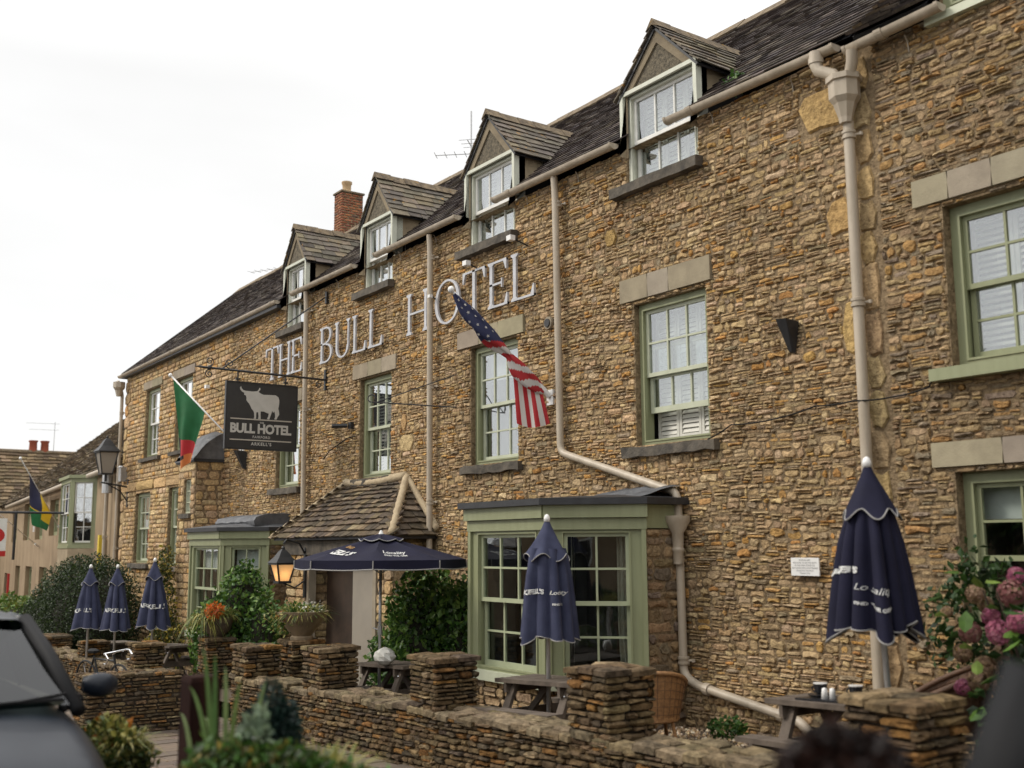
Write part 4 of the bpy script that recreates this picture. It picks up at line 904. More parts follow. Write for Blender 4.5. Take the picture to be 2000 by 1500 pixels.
# small things on the wall
def flood(loc, d, label, sz=.06, m=None):
    t = thing('floodlight', label, 'floodlight', loc, 'small lamps fixed around the wall letters'); L = Vector(loc)
    p = MB(); p.box(L.x-sz, L.x+sz, L.y-sz*1.2, L.y+sz*.4, L.z-sz*.7, L.z+sz*.7); p.build('lamp_head', m or M_china, t)
    p = MB(); p.tube([L+V(0, sz*.4, 0), L+V(0, -L.y-.0, -.06)], .010, 5); p.build('arm', M_black, t)
    return t
flood((-11.50, -.20, 5.26), 0, 'small white floodlight above the T of the wall letters', .045)
flood((-10.42, -.25, 5.33), 0, 'small pale floodlight above the last L of the wall letters', .045)
flood((-12.50, -.16, 5.02), 0, 'round white lamp against the downpipe above the letter H', .03)
flood((-21.1, -.25, 4.82), 0, 'small white floodlight left of the hanging sign', .05)
t = thing('wall_vent', 'round dark vent hole in the wall right of the striped flag', 'vent', (-9.98, -.03, 4.2))
p = MB(); p.lathe((0, 0, 0), [(.05, -.02), (.052, .02)], 14); p.v = [Vector((-9.98+q.x, -.045+q.z, 4.22+q.y)) for q in p.v]; p.build('vent_hole', M_black, t)
p = MB(); p.lathe((0, 0, 0), [(.075, -.02), (.078, .012)], 14); p.v = [Vector((-9.98+q.x, -.030+q.z, 4.22+q.y)) for q in p.v]; p.build('vent_rim', M_ashlar, t)
t = thing('uplighter', 'black wedge shaped wall uplighter alone on bare stone right of the shuttered window', 'wall lamp', (-6.36, -.08, 3.3))
p = MB(); p.add([(-6.41, -.02, 3.60), (-6.27, -.02, 3.59), (-6.30, -.16, 3.61), (-6.42, -.16, 3.62), (-6.37, -.02, 3.31), (-6.32, -.02, 3.31), (-6.34, -.05, 3.32), (-6.37, -.05, 3.32)],
    [(0, 1, 2, 3), (4, 7, 6, 5), (0, 3, 7, 4), (3, 2, 6, 7), (2, 1, 5, 6), (1, 0, 4, 5)]); p.build('shade', M_black, t)
t = thing('uplighter', 'small black wedge uplighter under the hanging sign', 'wall lamp', (-19.6, -.08, 3.3))
p = MB(); p.add([(-19.66, -.02, 3.42), (-19.46, -.02, 3.40), (-19.5, -.22, 3.42), (-19.66, -.22, 3.43), (-19.58, -.02, 3.07), (-19.5, -.02, 3.07), (-19.52, -.06, 3.08), (-19.58, -.06, 3.08)],
    [(0, 1, 2, 3), (4, 7, 6, 5), (0, 3, 7, 4), (3, 2, 6, 7), (2, 1, 5, 6), (1, 0, 4, 5)]); p.build('shade', M_black, t)
nt_ = thing('notice', 'small white printed notice screwed to the stone wall left of the tall closed parasol', 'notice', (-6.28, -.06, 1.34))
p = MB(); p.box(-6.435, -6.13, -.075, -.06, 1.335, 1.49); p.build('plate', M_china, nt_)
rows_ = ['PATRONS ARE', 'WELCOME TO USE THE SEATS', 'IN THIS AREA. PLEASE DO', 'NOT LEAVE ITEMS UNATTENDED', 'OR BLOCK THE PATH', 'THANK YOU']
for i, s_ in enumerate(rows_): put_text(nt_, 'printed_line', s_, .019, (lambda u, v, d, i=i: Vector((-6.283+u, -.0752-d, 1.468-.0225*i+v))), M_text, lift=.002)
def cable(pts, label, r=.007, sag=.0):
    P_ = []; pts = [Vector(p) for p in pts]
    for i in range(len(pts)-1):
        for k in range(6): t = k/6; P_.append(pts[i].lerp(pts[i+1], t)-V(0, 0, sag*math.sin(math.pi*t)))
    P_.append(pts[-1]); p = MB(); p.tube(P_, r, 6); p.build('cable', M_plastic, smooth=True, label=label, cat='cable')
cable([(-7.42, -.05, 2.62), (-7.1, -.06, 2.73), (-6.6, -.06, 2.73), (-6.1, -.06, 2.80), (-5.62, -.16, 2.785), (-5.3, -.06, 2.79), (-4.98, -.06, 2.83), (-4.93, -.06, 2.93)], 'thin black cable running along the stones from the shuttered window to the right house', sag=.01)
cable([(-16.05, -.05, 3.02), (-15.7, -.12, 3.12), (-15.1, -.1, 3.28), (-14.95, -.05, 3.30)], 'black cable looping from the sign lamp to the small camera', .009)
t = thing('security_camera', 'small black security camera on the wall right of the hanging sign', 'camera', (-15.2, -.1, 3.5))
p = MB(); p.tube([(-15.25, -.30, 3.47), (-15.15, -.08, 3.48)], .035, 8); p.box(-15.15, -15.06, -.07, -.0, 3.43, 3.53); p.build('camera_body', M_black, t)

# flags on poles
def star(c, r, du, dv, dn, a0=0):
    vs = [c+dn]+[c+(du*math.cos(a0+k*math.pi/5)+dv*math.sin(a0+k*math.pi/5))*(r if k % 2 == 0 else r*.45)+dn for k in range(10)]
    return vs, [(0, 1+k, 1+(k+1) % 10) for k in range(10)]
RED, WHT, BLU = (.42, .025, .03), (.62, .60, .57), (.014, .018, .06)
def flagpole(base, tip, label, name='flagpole'):
    b, t_ = Vector(base), Vector(tip); t = thing(name, label, 'flagpole', b); d = (t_-b).normalized()
    p = MB(); p.tube([b, t_], .016, 8); p.build('pole', M_china, t, smooth=True)
    p = MB(); p.ball(t_+d*.03, .042, 10); p.build('finial', M_china, t, smooth=True)
    p = MB(); p.tube([b, b+d*.22], .035, 8); p.box(b.x-.06, b.x+.06, -.03, -.0, b.z-.10, b.z+.08); p.build('socket', M_china, t)
    return b, t_, d
b, t_, d = flagpole((-9.98, -.03, 3.34), (-10.35, -1.14, 4.53), 'white wall flagpole carrying the star spangled flag over the upstairs window')
us = thing('national_flag', 'stars and stripes flag twisted round its pole with the striped end hanging down', 'flag', b+V(0, 0, -.4))
n, mN = 70, 26; vs = []; fs = []; tn = []; sidev = d.cross(V(0, 0, 1)).normalized(); upv = sidev.cross(d)
prof_ = lambda k: .020+.062*math.sin(math.pi*min(1, k/.62)*.93)**1.0+(.05*math.sin(math.pi*(k-.62)/.38) if k > .62 else 0)
p = MB(); L = (t_-b).length*.93
for i in range(n+1):
    k = i/n; c = t_-d*(k*L+.03)
    for j in range(mN):
        a = 2*math.pi*j/mN; r = prof_(k)*(1+.22*math.sin(3*a+k*9)+.10*math.sin(5*a-k*14)); vs.append(c+sidev*math.cos(a)*r*.8+upv*(math.sin(a)*r*1.15-.6*r))
for i in range(n):
    for j in range(mN):
        k = (i+.5)/n; a = (j+.5)/mN
        fs.append((i*mN+j, i*mN+(j+1) % mN, (i+1)*mN+(j+1) % mN, (i+1)*mN+j))
        if k < .46+.06*math.sin(a*6.28): tn.append(2)
        else: s = (k*13+a*(2.2 if k < .68 else 5.5)); tn.append(0 if int(s*1.0) % 2 else 1)
FR = mat('flag_red', RED, rough=.8, trans=.2); FW = mat('flag_white', WHT, rough=.8, trans=.25); FB = mat('flag_blue', BLU, rough=.8); FG = mat('flag_green', (.015, .11, .035), (.02, .14, .05), rough=.8, trans=.3, scale=3)
p.add(vs, fs); p.mi = tn; p.build('furled_cloth', [FR, FW, FB], us, smooth=True)
st = MB()
for i in range(4, 32, 4):
    for j in range(mN):
        if (j+(i//4 % 2)*2) % 4 == 0:
            q = vs[i*mN+j]; nrm = (q-(t_-d*((i/n)*L+.03)-upv*.6*prof_(i/n))).normalized(); du = d.cross(nrm).normalized(); a_, f_ = star(q, .022, du, nrm.cross(du), nrm*.006); st.add(a_, f_)
st.build('star', FW, us)
p = MB(); vs = []; nn, mm = 14, 40; c0 = b+d*.16; wd = Vector((-.72, -.50, 0)).normalized()
for i in range(nn+1):
    for j in range(mm+1):
        u = j/mm; v = i/nn; w = .09+.15*v
        vs.append(c0+d*(.30*(1-u)*(1-v*.75))+V(-.05, -.04, 0)+wd*((u-.5)*-.9*w*1.6)+V(.38, -.42, 0)*(.055*math.sin(u*11+v*1.3)*v+.0)+V(0, 0, -.46*v-.05*math.sin(u*3.1)*v+.05*(u-.5)))
p.add(vs, [(i*(mm+1)+j, i*(mm+1)+j+1, (i+1)*(mm+1)+j+1, (i+1)*(mm+1)+j) for i in range(nn) for j in range(mm)])
p.mi = [int(j/mm*9) % 2 if False else (0 if int(j/mm*7) % 2 == 0 else 1) for i in range(nn) for j in range(mm)]
p.build('hanging_cloth', [FR, FW], us, smooth=True)
def drape(name, label, b, t_, d, s0, s1, drop, mats, fn_mat, fold=.05, sway=V(.2, -.1, 0), nU=40, nV=40, grp=None):
    t = thing(name, label, 'flag', t_+V(0, 0, -drop)); p = MB(); vs = []; L = (t_-b).length; side = V(d.y, -d.x, 0).normalized()
    for i in range(nV+1):
        v = i/nV
        for j in range(nU+1):
            u = j/nU; c = t_-d*(s0+(s1-s0)*(u*(1-.62*v)+.30*v))
            dr = drop*(v*(1-.25*u)+.0)
            vs.append(c+V(0, 0, -dr)+sway*v+side*(fold*math.sin(u*9+v*2)*min(1, v*2.5+.05))+V(0, 0, -.04*math.sin(u*7)*v))
    p.add(vs, [(i*(nU+1)+j, i*(nU+1)+j+1, (i+1)*(nU+1)+j+1, (i+1)*(nU+1)+j) for i in range(nV) for j in range(nU)])
    p.mi = [fn_mat((j+.5)/nU, (i+.5)/nV) for i in range(nV) for j in range(nU)]; p.build('cloth', mats, t, smooth=True); return t
b, t_, d = flagpole((-19.72, -.03, 3.44), (-20.9, -1.06, 4.94), 'white wall flagpole left of the hanging sign carrying the green flag')
FO = mat('flag_orange', (.55, .18, .05), rough=.8, trans=.2); FK = mat('flag_black', (.012, .012, .014), rough=.8); FY = mat('flag_yellow', (.62, .42, .02), rough=.8, trans=.25)
def mz(u, v): return 0 if v < .66 else (1 if (v < .86 and u > .12) else (2 if u < .42 and v < .9 else 3))
drape('national_flag', 'green flag with red black and orange lower corner drooping from its pole', b, t_, d, .06, 1.05, 1.62, [FG, FR, FK, FO], mz, fold=.07, sway=V(.35, -.12, 0))

# ---------------------------------------------------------------- neighbour on the right
nb = thing('neighbour_house', 'taller rubble stone house adjoining the hotel on the right with large sage green sashes', 'house', (-1, 0, zg(-1)))
RW = [(-4.80, -3.62, 2.97, 4.27), (-4.84, -3.62, .86, 2.15), (-4.70, -3.5, 5.88, 7.2)]
NX0, NX1 = -5.38, 7.0
ws = wall_sheet(facade(), NX0, NX1, -.6, 5.87, [RW[0], RW[1]], .14); wall_sheet(facade(), -4.70, NX1, 5.87, 8.2, [RW[2]], .14, ws)
nw = ws.build('wall', M_mortar, nb, center=False); rg = random.Random(41)
lr_ = [(-5.05, -3.4, 4.31, 4.54, [-4.72, -4.35, -3.95]), (-5.02, -3.4, 2.19, 2.39, [-4.42, -3.9])]
hs = RW+[(a, b, c, d) for a, b, c, d, _ in lr_]
P = rubble(facade(), -5.37, -2.6, -.3, 5.87, hs, (.026, .07), (.06, .20), GREYO, rg, (.002, .034), jag=.5, wob=.11, gap=.009)
P += rubble(facade(), -4.70, -2.6, 5.87, 7.4, hs, (.026, .07), (.06, .20), GREYO, rg, (.002, .034), jag=.5, gap=.009)
emit(P, 'stone', M_stone, nw, limit=300, minpx=9, restname='stones')
for a in lr_: lintel(nb, *a)
window(nb, facade(), *RW[0], rec=.10, inside='openshutter', sm=M_green, cols=3); window(nb, facade(), *RW[1], rec=.10, inside='halfblind', sm=M_green, cols=3, gm=M_glasslow); window(nb, facade(), *RW[2], rec=.05, inside='blind', cols=3)
p = MB(); p.box(-4.93, -3.5, -.13, .04, 2.86, 2.955); p.build('sill', M_green, nb)
p = MB(); p.box(-4.80, -3.4, -.08, .0, 5.78, 5.85); p.build('sill', M_greenlt, nb)
gutter(-5.50, -4.60, 5.85, 5.87, par=nb, joints=.8)
rn = roofn(-.15, 5.88, 2.9, 8.6); Ln = math.hypot(3.12, 2.74)
p = MB(); p.add([rn(-5.42, 0, .05), rn(-4.70, 0, .05), rn(-4.70, Ln, .12), rn(-5.42, Ln, .12), rn(-5.42, 0, .02), rn(-4.70, 0, .02), rn(-5.42, Ln, -.1)], [(0, 1, 2, 3), (0, 4, 5, 1), (0, 3, 6, 4)]); nr = p.build('roof', M_leaddark, nb, center=False)
def rn2(u, v, d): return rn(u, v, d+.07)
emit(slates(rn2, -5.44, -4.70, -.05, Ln, .13, (.18, .3), [(.075, .06, .05), (.05, .042, .038), (.11, .08, .05)], random.Random(8), th=.025, jit=.012), 'slate', M_tile, nr, limit=150, minpx=9)
p = MB(); p.box(-4.6, 6.9, .02, 5, 8.0, 8.2); p.build('parapet', M_ridge, nb)

# ---------------------------------------------------------------- ochre house to the left, and the house across the far end
lh = thing('ochre_house', 'low ochre rendered house with mossy stone roof and green oriel, left of the hotel', 'house', (-36, .6, zg(-36)))
LA = V(-28, -.05, 0); LD = V(-.99612, .08799, 0); LN = V(-.08799, -.99612, 0)
lf = lambda u, v, d: LA+LD*u+LN*d+V(0, 0, v)
LWn = [(18.9, 21.0, 1.95, 3.45), (14.7, 16.9, 1.95, 3.45), (10.7, 12.9, 2.05, 3.3), (23.6, 25.6, 1.9, 3.3), (17.2, 19.4, -.4, .92), (12.9, 15.0, -.4, .95), (21.4, 23.2, -.5, .9), (25.6, 27.8, -1.3, .5)]
lw = wall_sheet(lf, 0, 32, -2.2, 3.62, LWn, .35); lw.add([lf(0, -2.2, 0), lf(0, 3.62, 0), lf(0, 3.62, -6), lf(0, -2.2, -6), lf(32, -2.2, 0), lf(32, 3.62, 0), lf(32, 3.62, -6), lf(32, -2.2, -6)], [(0, 1, 2, 3), (4, 5, 6, 7)])
lw.build('wall', M_render, lh, center=False)
for w in LWn[:-1]:
    mb = MB(); ring(mb, lf, *w, .14, -.34, -.16); fbox(mb, lf, w[0]+.14, w[1]-.14, (w[2]+w[3])/2-.03, (w[2]+w[3])/2+.03, -.28, -.2); fbox(mb, lf, (w[0]+w[1])/2-.05, (w[0]+w[1])/2+.05, w[2]+.05, w[3]-.05, -.28, -.21); wn = mb.build('window', M_green, lh)
    p = MB(); fbox(p, lf, w[0]+.05, w[1]-.05, w[2]+.05, w[3]-.05, -.30, -.27); p.build('pane', M_glass, wn)
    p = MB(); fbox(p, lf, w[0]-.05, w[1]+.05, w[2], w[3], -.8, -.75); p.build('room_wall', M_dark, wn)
w = LWn[-1]; p = MB(); fbox(p, lf, w[0], w[1], w[2], w[3], -.3, -.2); p.build('door', M_dark, lh); p = MB(); fbox(p, lf, w[0]-.25, w[0]-.02, w[2], w[3], .0, .08); p.build('door_frame', M_red, lh)
ER, EZL, RZL = -.18, 3.66, 6.72
HR = 3.05; Lh = math.hypot(HR-ER, RZL-EZL)
def lrf(u, v, d): k = v/Lh; return lf(u, EZL+(RZL-EZL)*k+d*.78, -(ER+(HR-ER)*k)+d*.6)
R0, R1, RH = 0.02, 31.5, 18.5
p = MB(); p.add([lrf(R0, 0, -.04), lrf(R1, 0, -.04), lrf(RH, Lh, -.04), lrf(R0, Lh, -.04), lf(R1, EZL, -6.4), lf(R0, EZL, -6.4)], [(0, 1, 2, 3), (1, 4, 2), (3, 2, 4, 5), (0, 3, 5)]); lro = p.build('roof', M_ridge, lh, center=False)
rg = random.Random(17)
TL2 = [(.125, .095, .065)]*4+[(.09, .072, .052)]*4+[(.17, .13, .085)]*2+[(.22, .18, .12)]
emit(slates(lrf, 0, 0, 0, Lh, lambda v: .20-.02*v, (.3, .55), TL2, rg, th=.04, clip=lambda v: (R0, R1+(RH-R1)*v/Lh), jit=.03), 'stone_tile', M_tile, lro, limit=300, minpx=6, restname='stone_tiles')
# oriel
orl = thing('oriel_window', None, None, lf(4, 1.6, .3), parent=lh)
oz0, oz1 = 1.63, 3.55; o0, o1, og = 3.2, 6.3, .62
fs_ = [(lambda u, v, d: lf(o0+.45+u, v, og+d), 0, o1-o0-1.15, 3)]
a_, b_ = lf(o0, 0, 0), lf(o0+.45, 0, og); cd = (b_-a_); cl_ = cd.length; cdn = cd/cl_; cnn = V(cdn.y, -cdn.x, 0)*1
if cnn.dot(LN) < 0: cnn = -cnn
fs_.append((lambda u, v, d: a_+cdn*u+V(0, 0, v)+cnn*d, 0, cl_, 2))
for fn, u0, u1, c in fs_: window(orl, fn, u0, u1, oz0+.05, oz1, rec=0, cols=c, rows=2, fw_=.10, sm=M_white, deep=.4, inside='halfblind', name='window_frame')
p = MB(); p.prism([(o0, 0), (o0+.45, og+.02), (o1-.7, og+.02), (o1, 0)], lambda u, v, d: lf(u, d, v), oz0-.02, oz0+.05); p.build('sill', M_green, orl)
p = MB(); p.prism([(o0, 0), (o0+.45, og), (o1-.7, og), (o1, 0)], lambda u, v, d: lf(u, d, v), oz0-.85, oz0-.021); p.build('oriel_base', M_rendcheek, orl)
p = MB(); p.prism([(o0-.05, 0), (o0+.42, og+.07), (o1-.65, og+.07), (o1+.05, 0)], lambda u, v, d: lf(u, d, v), oz1+.001, oz1+.09); p.build('oriel_head', M_green, orl)
for u0_, u1_ in ((.2, 3.1), (6.4, 13.4), (13.6, 26)):
    p = MB(); p.tube([lf(u0_, 3.60-.002*u0_, .26), lf(u1_, 3.60-.004*u1_, .26)], .075, 8); p.build('gutter', M_pipe, lh, smooth=True)
p = MB(); fbox(p, lf, 1.25, 1.45, 1.0, 1.95, .12, .2); p.build('yellow_panel', M_yellow, lh)

fh = thing('stone_roof_house', 'house across the end of the street showing only its brown stone tiled roof', 'house', (-63, 2, zg(-63)))
p = MB(); p.box(-68, -60.2, -16, 16, -2, 3.0); p.build('wall', M_render, fh)
Lf = math.hypot(3.6, 3.9); ff = lambda u, v, d: V(-59.9-3.6*v/Lf+d*.73, u, 2.95+3.9*v/Lf+d*.68)
p = MB(); p.add([ff(-16.2, 0, -.04), ff(16.2, 0, -.04), ff(16.2, Lf, -.04), ff(-16.2, Lf, -.04), (-67.5, -16.2, 2.95), (-67.5, 16.2, 2.95)], [(0, 1, 2, 3), (3, 2, 5, 4)]); fr2 = p.build('roof', M_ridge, fh, center=False)
TL3 = [(.17, .125, .075)]*4+[(.12, .09, .058)]*4+[(.23, .17, .105)]*2
emit(slates(ff, -2, 16, 0, Lf, .26, (.3, .5), TL3, random.Random(3), th=.05, jit=.03), 'stone_tile', M_tile, fr2, limit=200, minpx=6, restname='stone_tiles')
p = MB(); p.tube([(-63.5, -16, 6.88), (-63.5, 16, 6.88)], .12, 6); p.build('ridge', M_ridge, fr2)
for y in (4.45, 5.05): p = MB(); p.lathe((-63.6, y+.4, 6.9), [(.22, 0), (.20, .5), (.24, .55), (.24, .62)], 10); p.build('chimney_pot', M_clayred, fh, smooth=True, auto=40)
def aerial(base, h, booms, label, group=None, r=.016):
    t = thing('aerial', label, 'aerial', base, group); b = Vector(base); p = MB(); p.tube([b, b+V(0, 0, h)], r, 5); p.build('mast', M_pole, t)
    for z, dx, dy, L, n in booms:
        p = MB(); d = V(dx, dy, 0).normalized(); c = b+V(0, 0, z); e = d.cross(V(0, 0, 1)); p.tube([c-d*L*.15, c+d*L*.85], r*.6, 4)
        for i in range(n): q = c+d*L*(i/(n-1)*.95-.1); p.tube([q-e*.16, q+e*.16], r*.4, 4)
        p.build('boom', M_pole, t)
GA = 'television aerials on the roofs'
aerial((-63.5, 5.9, 6.9), 1.7, [(1.6, -.2, -1, 1.7, 6), (1.25, -.2, -1, 1.5, 5)], 'thin television aerial beside the red chimney pots at far left', GA, .018)
aerial((-16.35, 3.0, 8.6), 1.2, [(.35, -.8, -.9, .8, 5), (.5, .6, -.6, .4, 3)], 'television aerial with a tall mast behind the second dormer from the right', GA)
aerial((-27.0, 4.2, 8.0), 1.3, [(1.3, -.9, -.5, 1.9, 9)], 'long horizontal television aerial behind the left gable slope', GA)

# ---------------------------------------------------------------- lamps, far flags, post office sign
t = thing('street_lantern', 'black four sided street lantern on a wall bracket at the hotel left corner', 'lantern', (-27.3, -.55, 2.95))
c = V(-27.3, -.56, 0)
def lantern(t, c, z0, w, hbody, htop, glass, m=M_black):
    p = MB(); a, b = w*.55, w*.95
    for sx, sy in ((-1, -1), (1, -1), (1, 1), (-1, 1)): p.bar(c+V(sx*a/2, sy*a/2, z0), c+V(sx*b/2, sy*b/2, z0+hbody), .022, .022)
    p.box(c.x-a/2-.02, c.x+a/2+.02, c.y-a/2-.02, c.y+a/2+.02, z0-.03, z0+.005); p.box(c.x-b/2-.02, c.x+b/2+.02, c.y-b/2-.02, c.y+b/2+.02, z0+hbody-.015, z0+hbody+.015); p.build('lamp_frame', m, t)
    p = MB(); vs = [c+V(sx*b*k, sy*b*k, z0+hbody+.015+h) for k, h in ((.62, 0), (.36, htop*.32), (.20, htop*.62), (.06, htop*.8)) for sx, sy in ((-1, -1), (1, -1), (1, 1), (-1, 1))]
    p.add(vs, [(4*i+j, 4*i+(j+1) % 4, 4*i+4+(j+1) % 4, 4*i+4+j) for i in range(3) for j in range(4)]+[(3, 2, 1, 0), (12, 13, 14, 15)]); p.ball(c+V(0, 0, z0+hbody+htop*.9), .03, 8); p.build('lamp_roof', m, t)
    p = MB(); k = .94; vs = [c+V(sx*a/2*k, sy*a/2*k, z0+.006) for sx, sy in ((-1, -1), (1, -1), (1, 1), (-1, 1))]+[c+V(sx*b/2*k, sy*b/2*k, z0+hbody-.016) for sx, sy in ((-1, -1), (1, -1), (1, 1), (-1, 1))]
    p.add(vs, [(i, (i+1) % 4, (i+1) % 4+4, i+4) for i in range(4)]); p.build('lamp_glass', glass, t)
lantern(t, c, 3.42, .46, .52, .42, M_lampglass)
p = MB(); p.tube([(-27.3, -.56, 3.40), (-27.3, -.56, 3.22)], .03, 8); p.tube([(-27.3, -.66, 3.2), (-27.3, -.02, 3.1)], .022, 6); p.tube([(-27.3, -.50, 3.16), (-27.3, -.2, 3.0), (-27.3, -.02, 2.75)], .018, 6); p.box(-27.34, -27.26, -.03, .0, 2.6, 3.3); p.build('bracket', M_black, t)
t = thing('electricity_box', 'small pale metal box on the hotel corner behind the lantern bracket', 'box', (-27.6, -.08, 3.2)); p = MB(); p.box(-27.68, -27.45, -.16, -.0, 3.25, 3.6); p.lathe((-27.57, -.12, 3.6), [(.1, 0), (.05, .04)], 10); p.build('casing', M_pole, t)
t = thing('electricity_box', 'pale metal cylinder box beside the downpipe on the ochre house', 'box', (-28.6, -.08, 3.0)); p = MB(); p.lathe((-28.5, -.2, 3.0), [(.13, 0), (.13, .5), (.1, .55)], 12); p.build('casing', M_pole, t)

t = thing('wall_lantern', 'lit black wall lantern on the stone pillar left of the porch', 'lantern', (-15.3, -.95, 1.05))
cl2 = V(-15.42, -.98, 0); lantern(t, cl2, 1.10, .30, .26, .26, mat('lamp_glass_warm', (.42, .30, .17), rough=.4, emit=((1, .62, .28), .30), trans=.4))
p = MB(); p.ball(cl2+V(0, 0, 1.22), .045, 8); p.build('bulb', mat('bulb', (1, .8, .5), emit=((1, .66, .32), 14)), t)
p = MB(); p.tube([cl2+V(0, 0, 1.66), cl2+V(0, .05, 1.72), cl2+V(0, .26, 1.66), cl2+V(0, .36, 1.5)], .014, 6); p.tube([cl2+V(0, .0, 1.08), cl2+V(0, .2, 1.0), cl2+V(0, .36, 1.1)], .012, 6); p.box(cl2.x-.03, cl2.x+.03, -.63, -.60, .85, 1.6); p.build('bracket', M_black, t)
pl = bpy.data.lights.new('lamp_light', 'POINT'); pl.energy = 3; pl.color = (1, .62, .3); pl.shadow_soft_size = .08; plo = bpy.data.objects.new('lamp_light', pl); COL.objects.link(plo); plo.parent = t; plo.location = (cl2+V(0, 0, 1.22)-V(-15.3, -.95, 1.05))*S

b, t_, d = flagpole(lf(9.9, 2.25, .03), (-33.8, -1.3, 4.2), 'pale flagpole on the ochre house left of its oriel holding the yellow and green flag')
drape('national_flag', 'blue yellow and green flag drooping in front of the ochre house', b, t_, d, 1.0, 3.9, 1.15, [FB, FY, FG], lambda u, v: 0 if u < .45 and v < .6 else (1 if v < .62 else 2), fold=.08, sway=V(.5, -.1, 0))
b, t_, d = flagpole(lf(15.5, 1.7, .03), (-39.0, -2.6, 4.2), 'pale flagpole at the far left edge holding the red and white striped flag')
drape('national_flag', 'red and white striped flag with blue corner at the far left edge', b, t_, d, .5, 3.0, 2.2, [FB, FR, FW], lambda u, v: 0 if v < .35 and u < .6 else 1+int(u*9) % 2, fold=.10, sway=V(1.2, 0, 0))
t = thing('shop_sign', 'white hanging sign with a red oval and red base at the far left edge', 'sign', (-30, -1.7, 1.0))
sc = V(-33.0, -1.9, 0)
p = MB(); p.tube([sc+V(0, -1.0, 2.62), sc+V(0, 1.9, 2.62)], .035, 6); p.tube([sc+V(0, .42, 2.62), sc+V(0, .42, 1.3)], .04, 6); p.build('bracket', M_black, t)
p = MB(); p.box(sc.x-.04, sc.x+.04, sc.y-.75, sc.y+.20, 1.55, 2.45); bp2 = p.build('board', M_white, t)
p = MB(); vs = [sc+V(.045, -.26+.42*math.cos(k*.314), 1.98+.26*math.sin(k*.314)) for k in range(20)]; p.add(vs, [tuple(range(20))]); p.build('oval_emblem', M_red, bp2)
p = MB(); p.box(sc.x-.05, sc.x+.05, sc.y-.75, sc.y+.20, 1.40, 1.549); p.build('red_strip', M_red, t)
t = thing('wall_lamp', 'small white globe lamp by the red framed doorway at far left', 'wall lamp', (-47, .5, 0.1))
p = MB(); p.ball((-46.2, .2, .35), .28, 10, sc=(1, 1, .6)); p.build('globe', M_china, t, smooth=True)

# ---------------------------------------------------------------- foliage
def leaf_cloud(mb, pts, size, cols, rg, nrm=None, flat=.0):
    for q in pts:
        q = Vector(q); s_ = size*rg.uniform(.6, 1.35); a = Vector((rg.gauss(0, 1), rg.gauss(0, 1), rg.gauss(0, .8)))
        if a.length < .1: continue
        a.normalize(); b = a.orthogonal().normalized(); b = (Matrix.Rotation(rg.uniform(0, 6.28), 3, a) @ b); c = a.cross(b)
        t = pal(rg, cols, .3)
        mb.add([q, q+b*s_*.5+c*s_*.32+a*s_*.08, q+b*s_, q+b*s_*.5-c*s_*.32+a*s_*.08], [(0, 1, 2), (0, 2, 3)], t)
def blob_pts(c, r, n, rg, shell=.35, lump=.25, seed=0.0, boxy=1.0):
    out = []; c = Vector(c)
    while len(out) < n:
        v = Vector((rg.gauss(0, 1), rg.gauss(0, 1), rg.gauss(0, 1)))
        if v.length < .05: continue
        v.normalize()
        if boxy < 1: v = Vector([math.copysign(abs(x)**boxy, x) for x in v]); 
        k = 1+lump*noise.noise(v*2.2+Vector((seed, seed, 0)))+lump*.5*noise.noise(v*6+Vector((0, seed, 7)))
        k *= 1-shell*rg.random()**1.7
        out.append(c+Vector((v.x*r[0], v.y*r[1], v.z*r[2]))*k)
    return out
GRN = [(.045, .11, .018)]*4+[(.035, .085, .016)]*4+[(.08, .16, .03)]*2+[(.12, .20, .04)]
YEW = [(.016, .030, .010)]*5+[(.024, .042, .012)]*3+[(.04, .06, .018)]
OLV = [(.065, .08, .02)]*3+[(.12, .115, .025)]*2+[(.03, .05, .012)]*3+[(.20, .15, .03)]
STRAW = [(.30, .28, .07)]*3+[(.20, .22, .06)]*3+[(.38, .33, .10)]*2+[(.10, .14, .03)]
def shrub(name, label, cat, blobs, size, cols, seed, stem=True, group=None, core=True, cols2=None, mm=None, lump=.35):
    rg = random.Random(seed); c0 = blobs[0][0]; base = (c0[0], c0[1], zg(c0[0])); t = thing(name, label, cat, base, group); p = MB()
    for (c, r, n) in blobs: leaf_cloud(p, blob_pts(c, r, n, rg, seed=seed*1.3, lump=lump), size, cols, rg)
    if cols2:
        for (c, r, n) in blobs: leaf_cloud(p, blob_pts(c, [x*1.03 for x in r], n//6, rg, seed=seed*1.3, lump=lump, shell=.08), size*1.1, cols2, rg)
    p.build('foliage', mm or M_leaf, t, kind='stuff')
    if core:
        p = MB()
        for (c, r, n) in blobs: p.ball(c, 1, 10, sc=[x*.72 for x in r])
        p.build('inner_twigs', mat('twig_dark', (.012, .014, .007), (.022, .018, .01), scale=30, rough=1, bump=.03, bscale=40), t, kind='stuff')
    if stem:
        p = MB()
        for k in range(4):
            a = k*1.6; p.tube([V(c0[0]+.08*math.cos(a), c0[1]+.08*math.sin(a), zg(c0[0])-.08), V(*c0)+V(.2*math.cos(a), .2*math.sin(a), 0)], [.03, .012], 6)
        p.build('stem', M_bark, t)
    return t
zz = zg(-11.6)
shrub('shrub', 'large glossy green shrub between the porch and the big bay window', 'shrub', [((-11.55, -.75, .45), (.62, .5, .85), 4600), ((-10.75, -.62, .40), (.65, .42, .80), 4200), ((-12.15, -.8, .10), (.42, .4, .55), 1600), ((-10.15, -.5, .9), (.25, .25, .70), 900)], .075, GRN, 1, cols2=[(.12, .22, .04), (.16, .26, .05)])
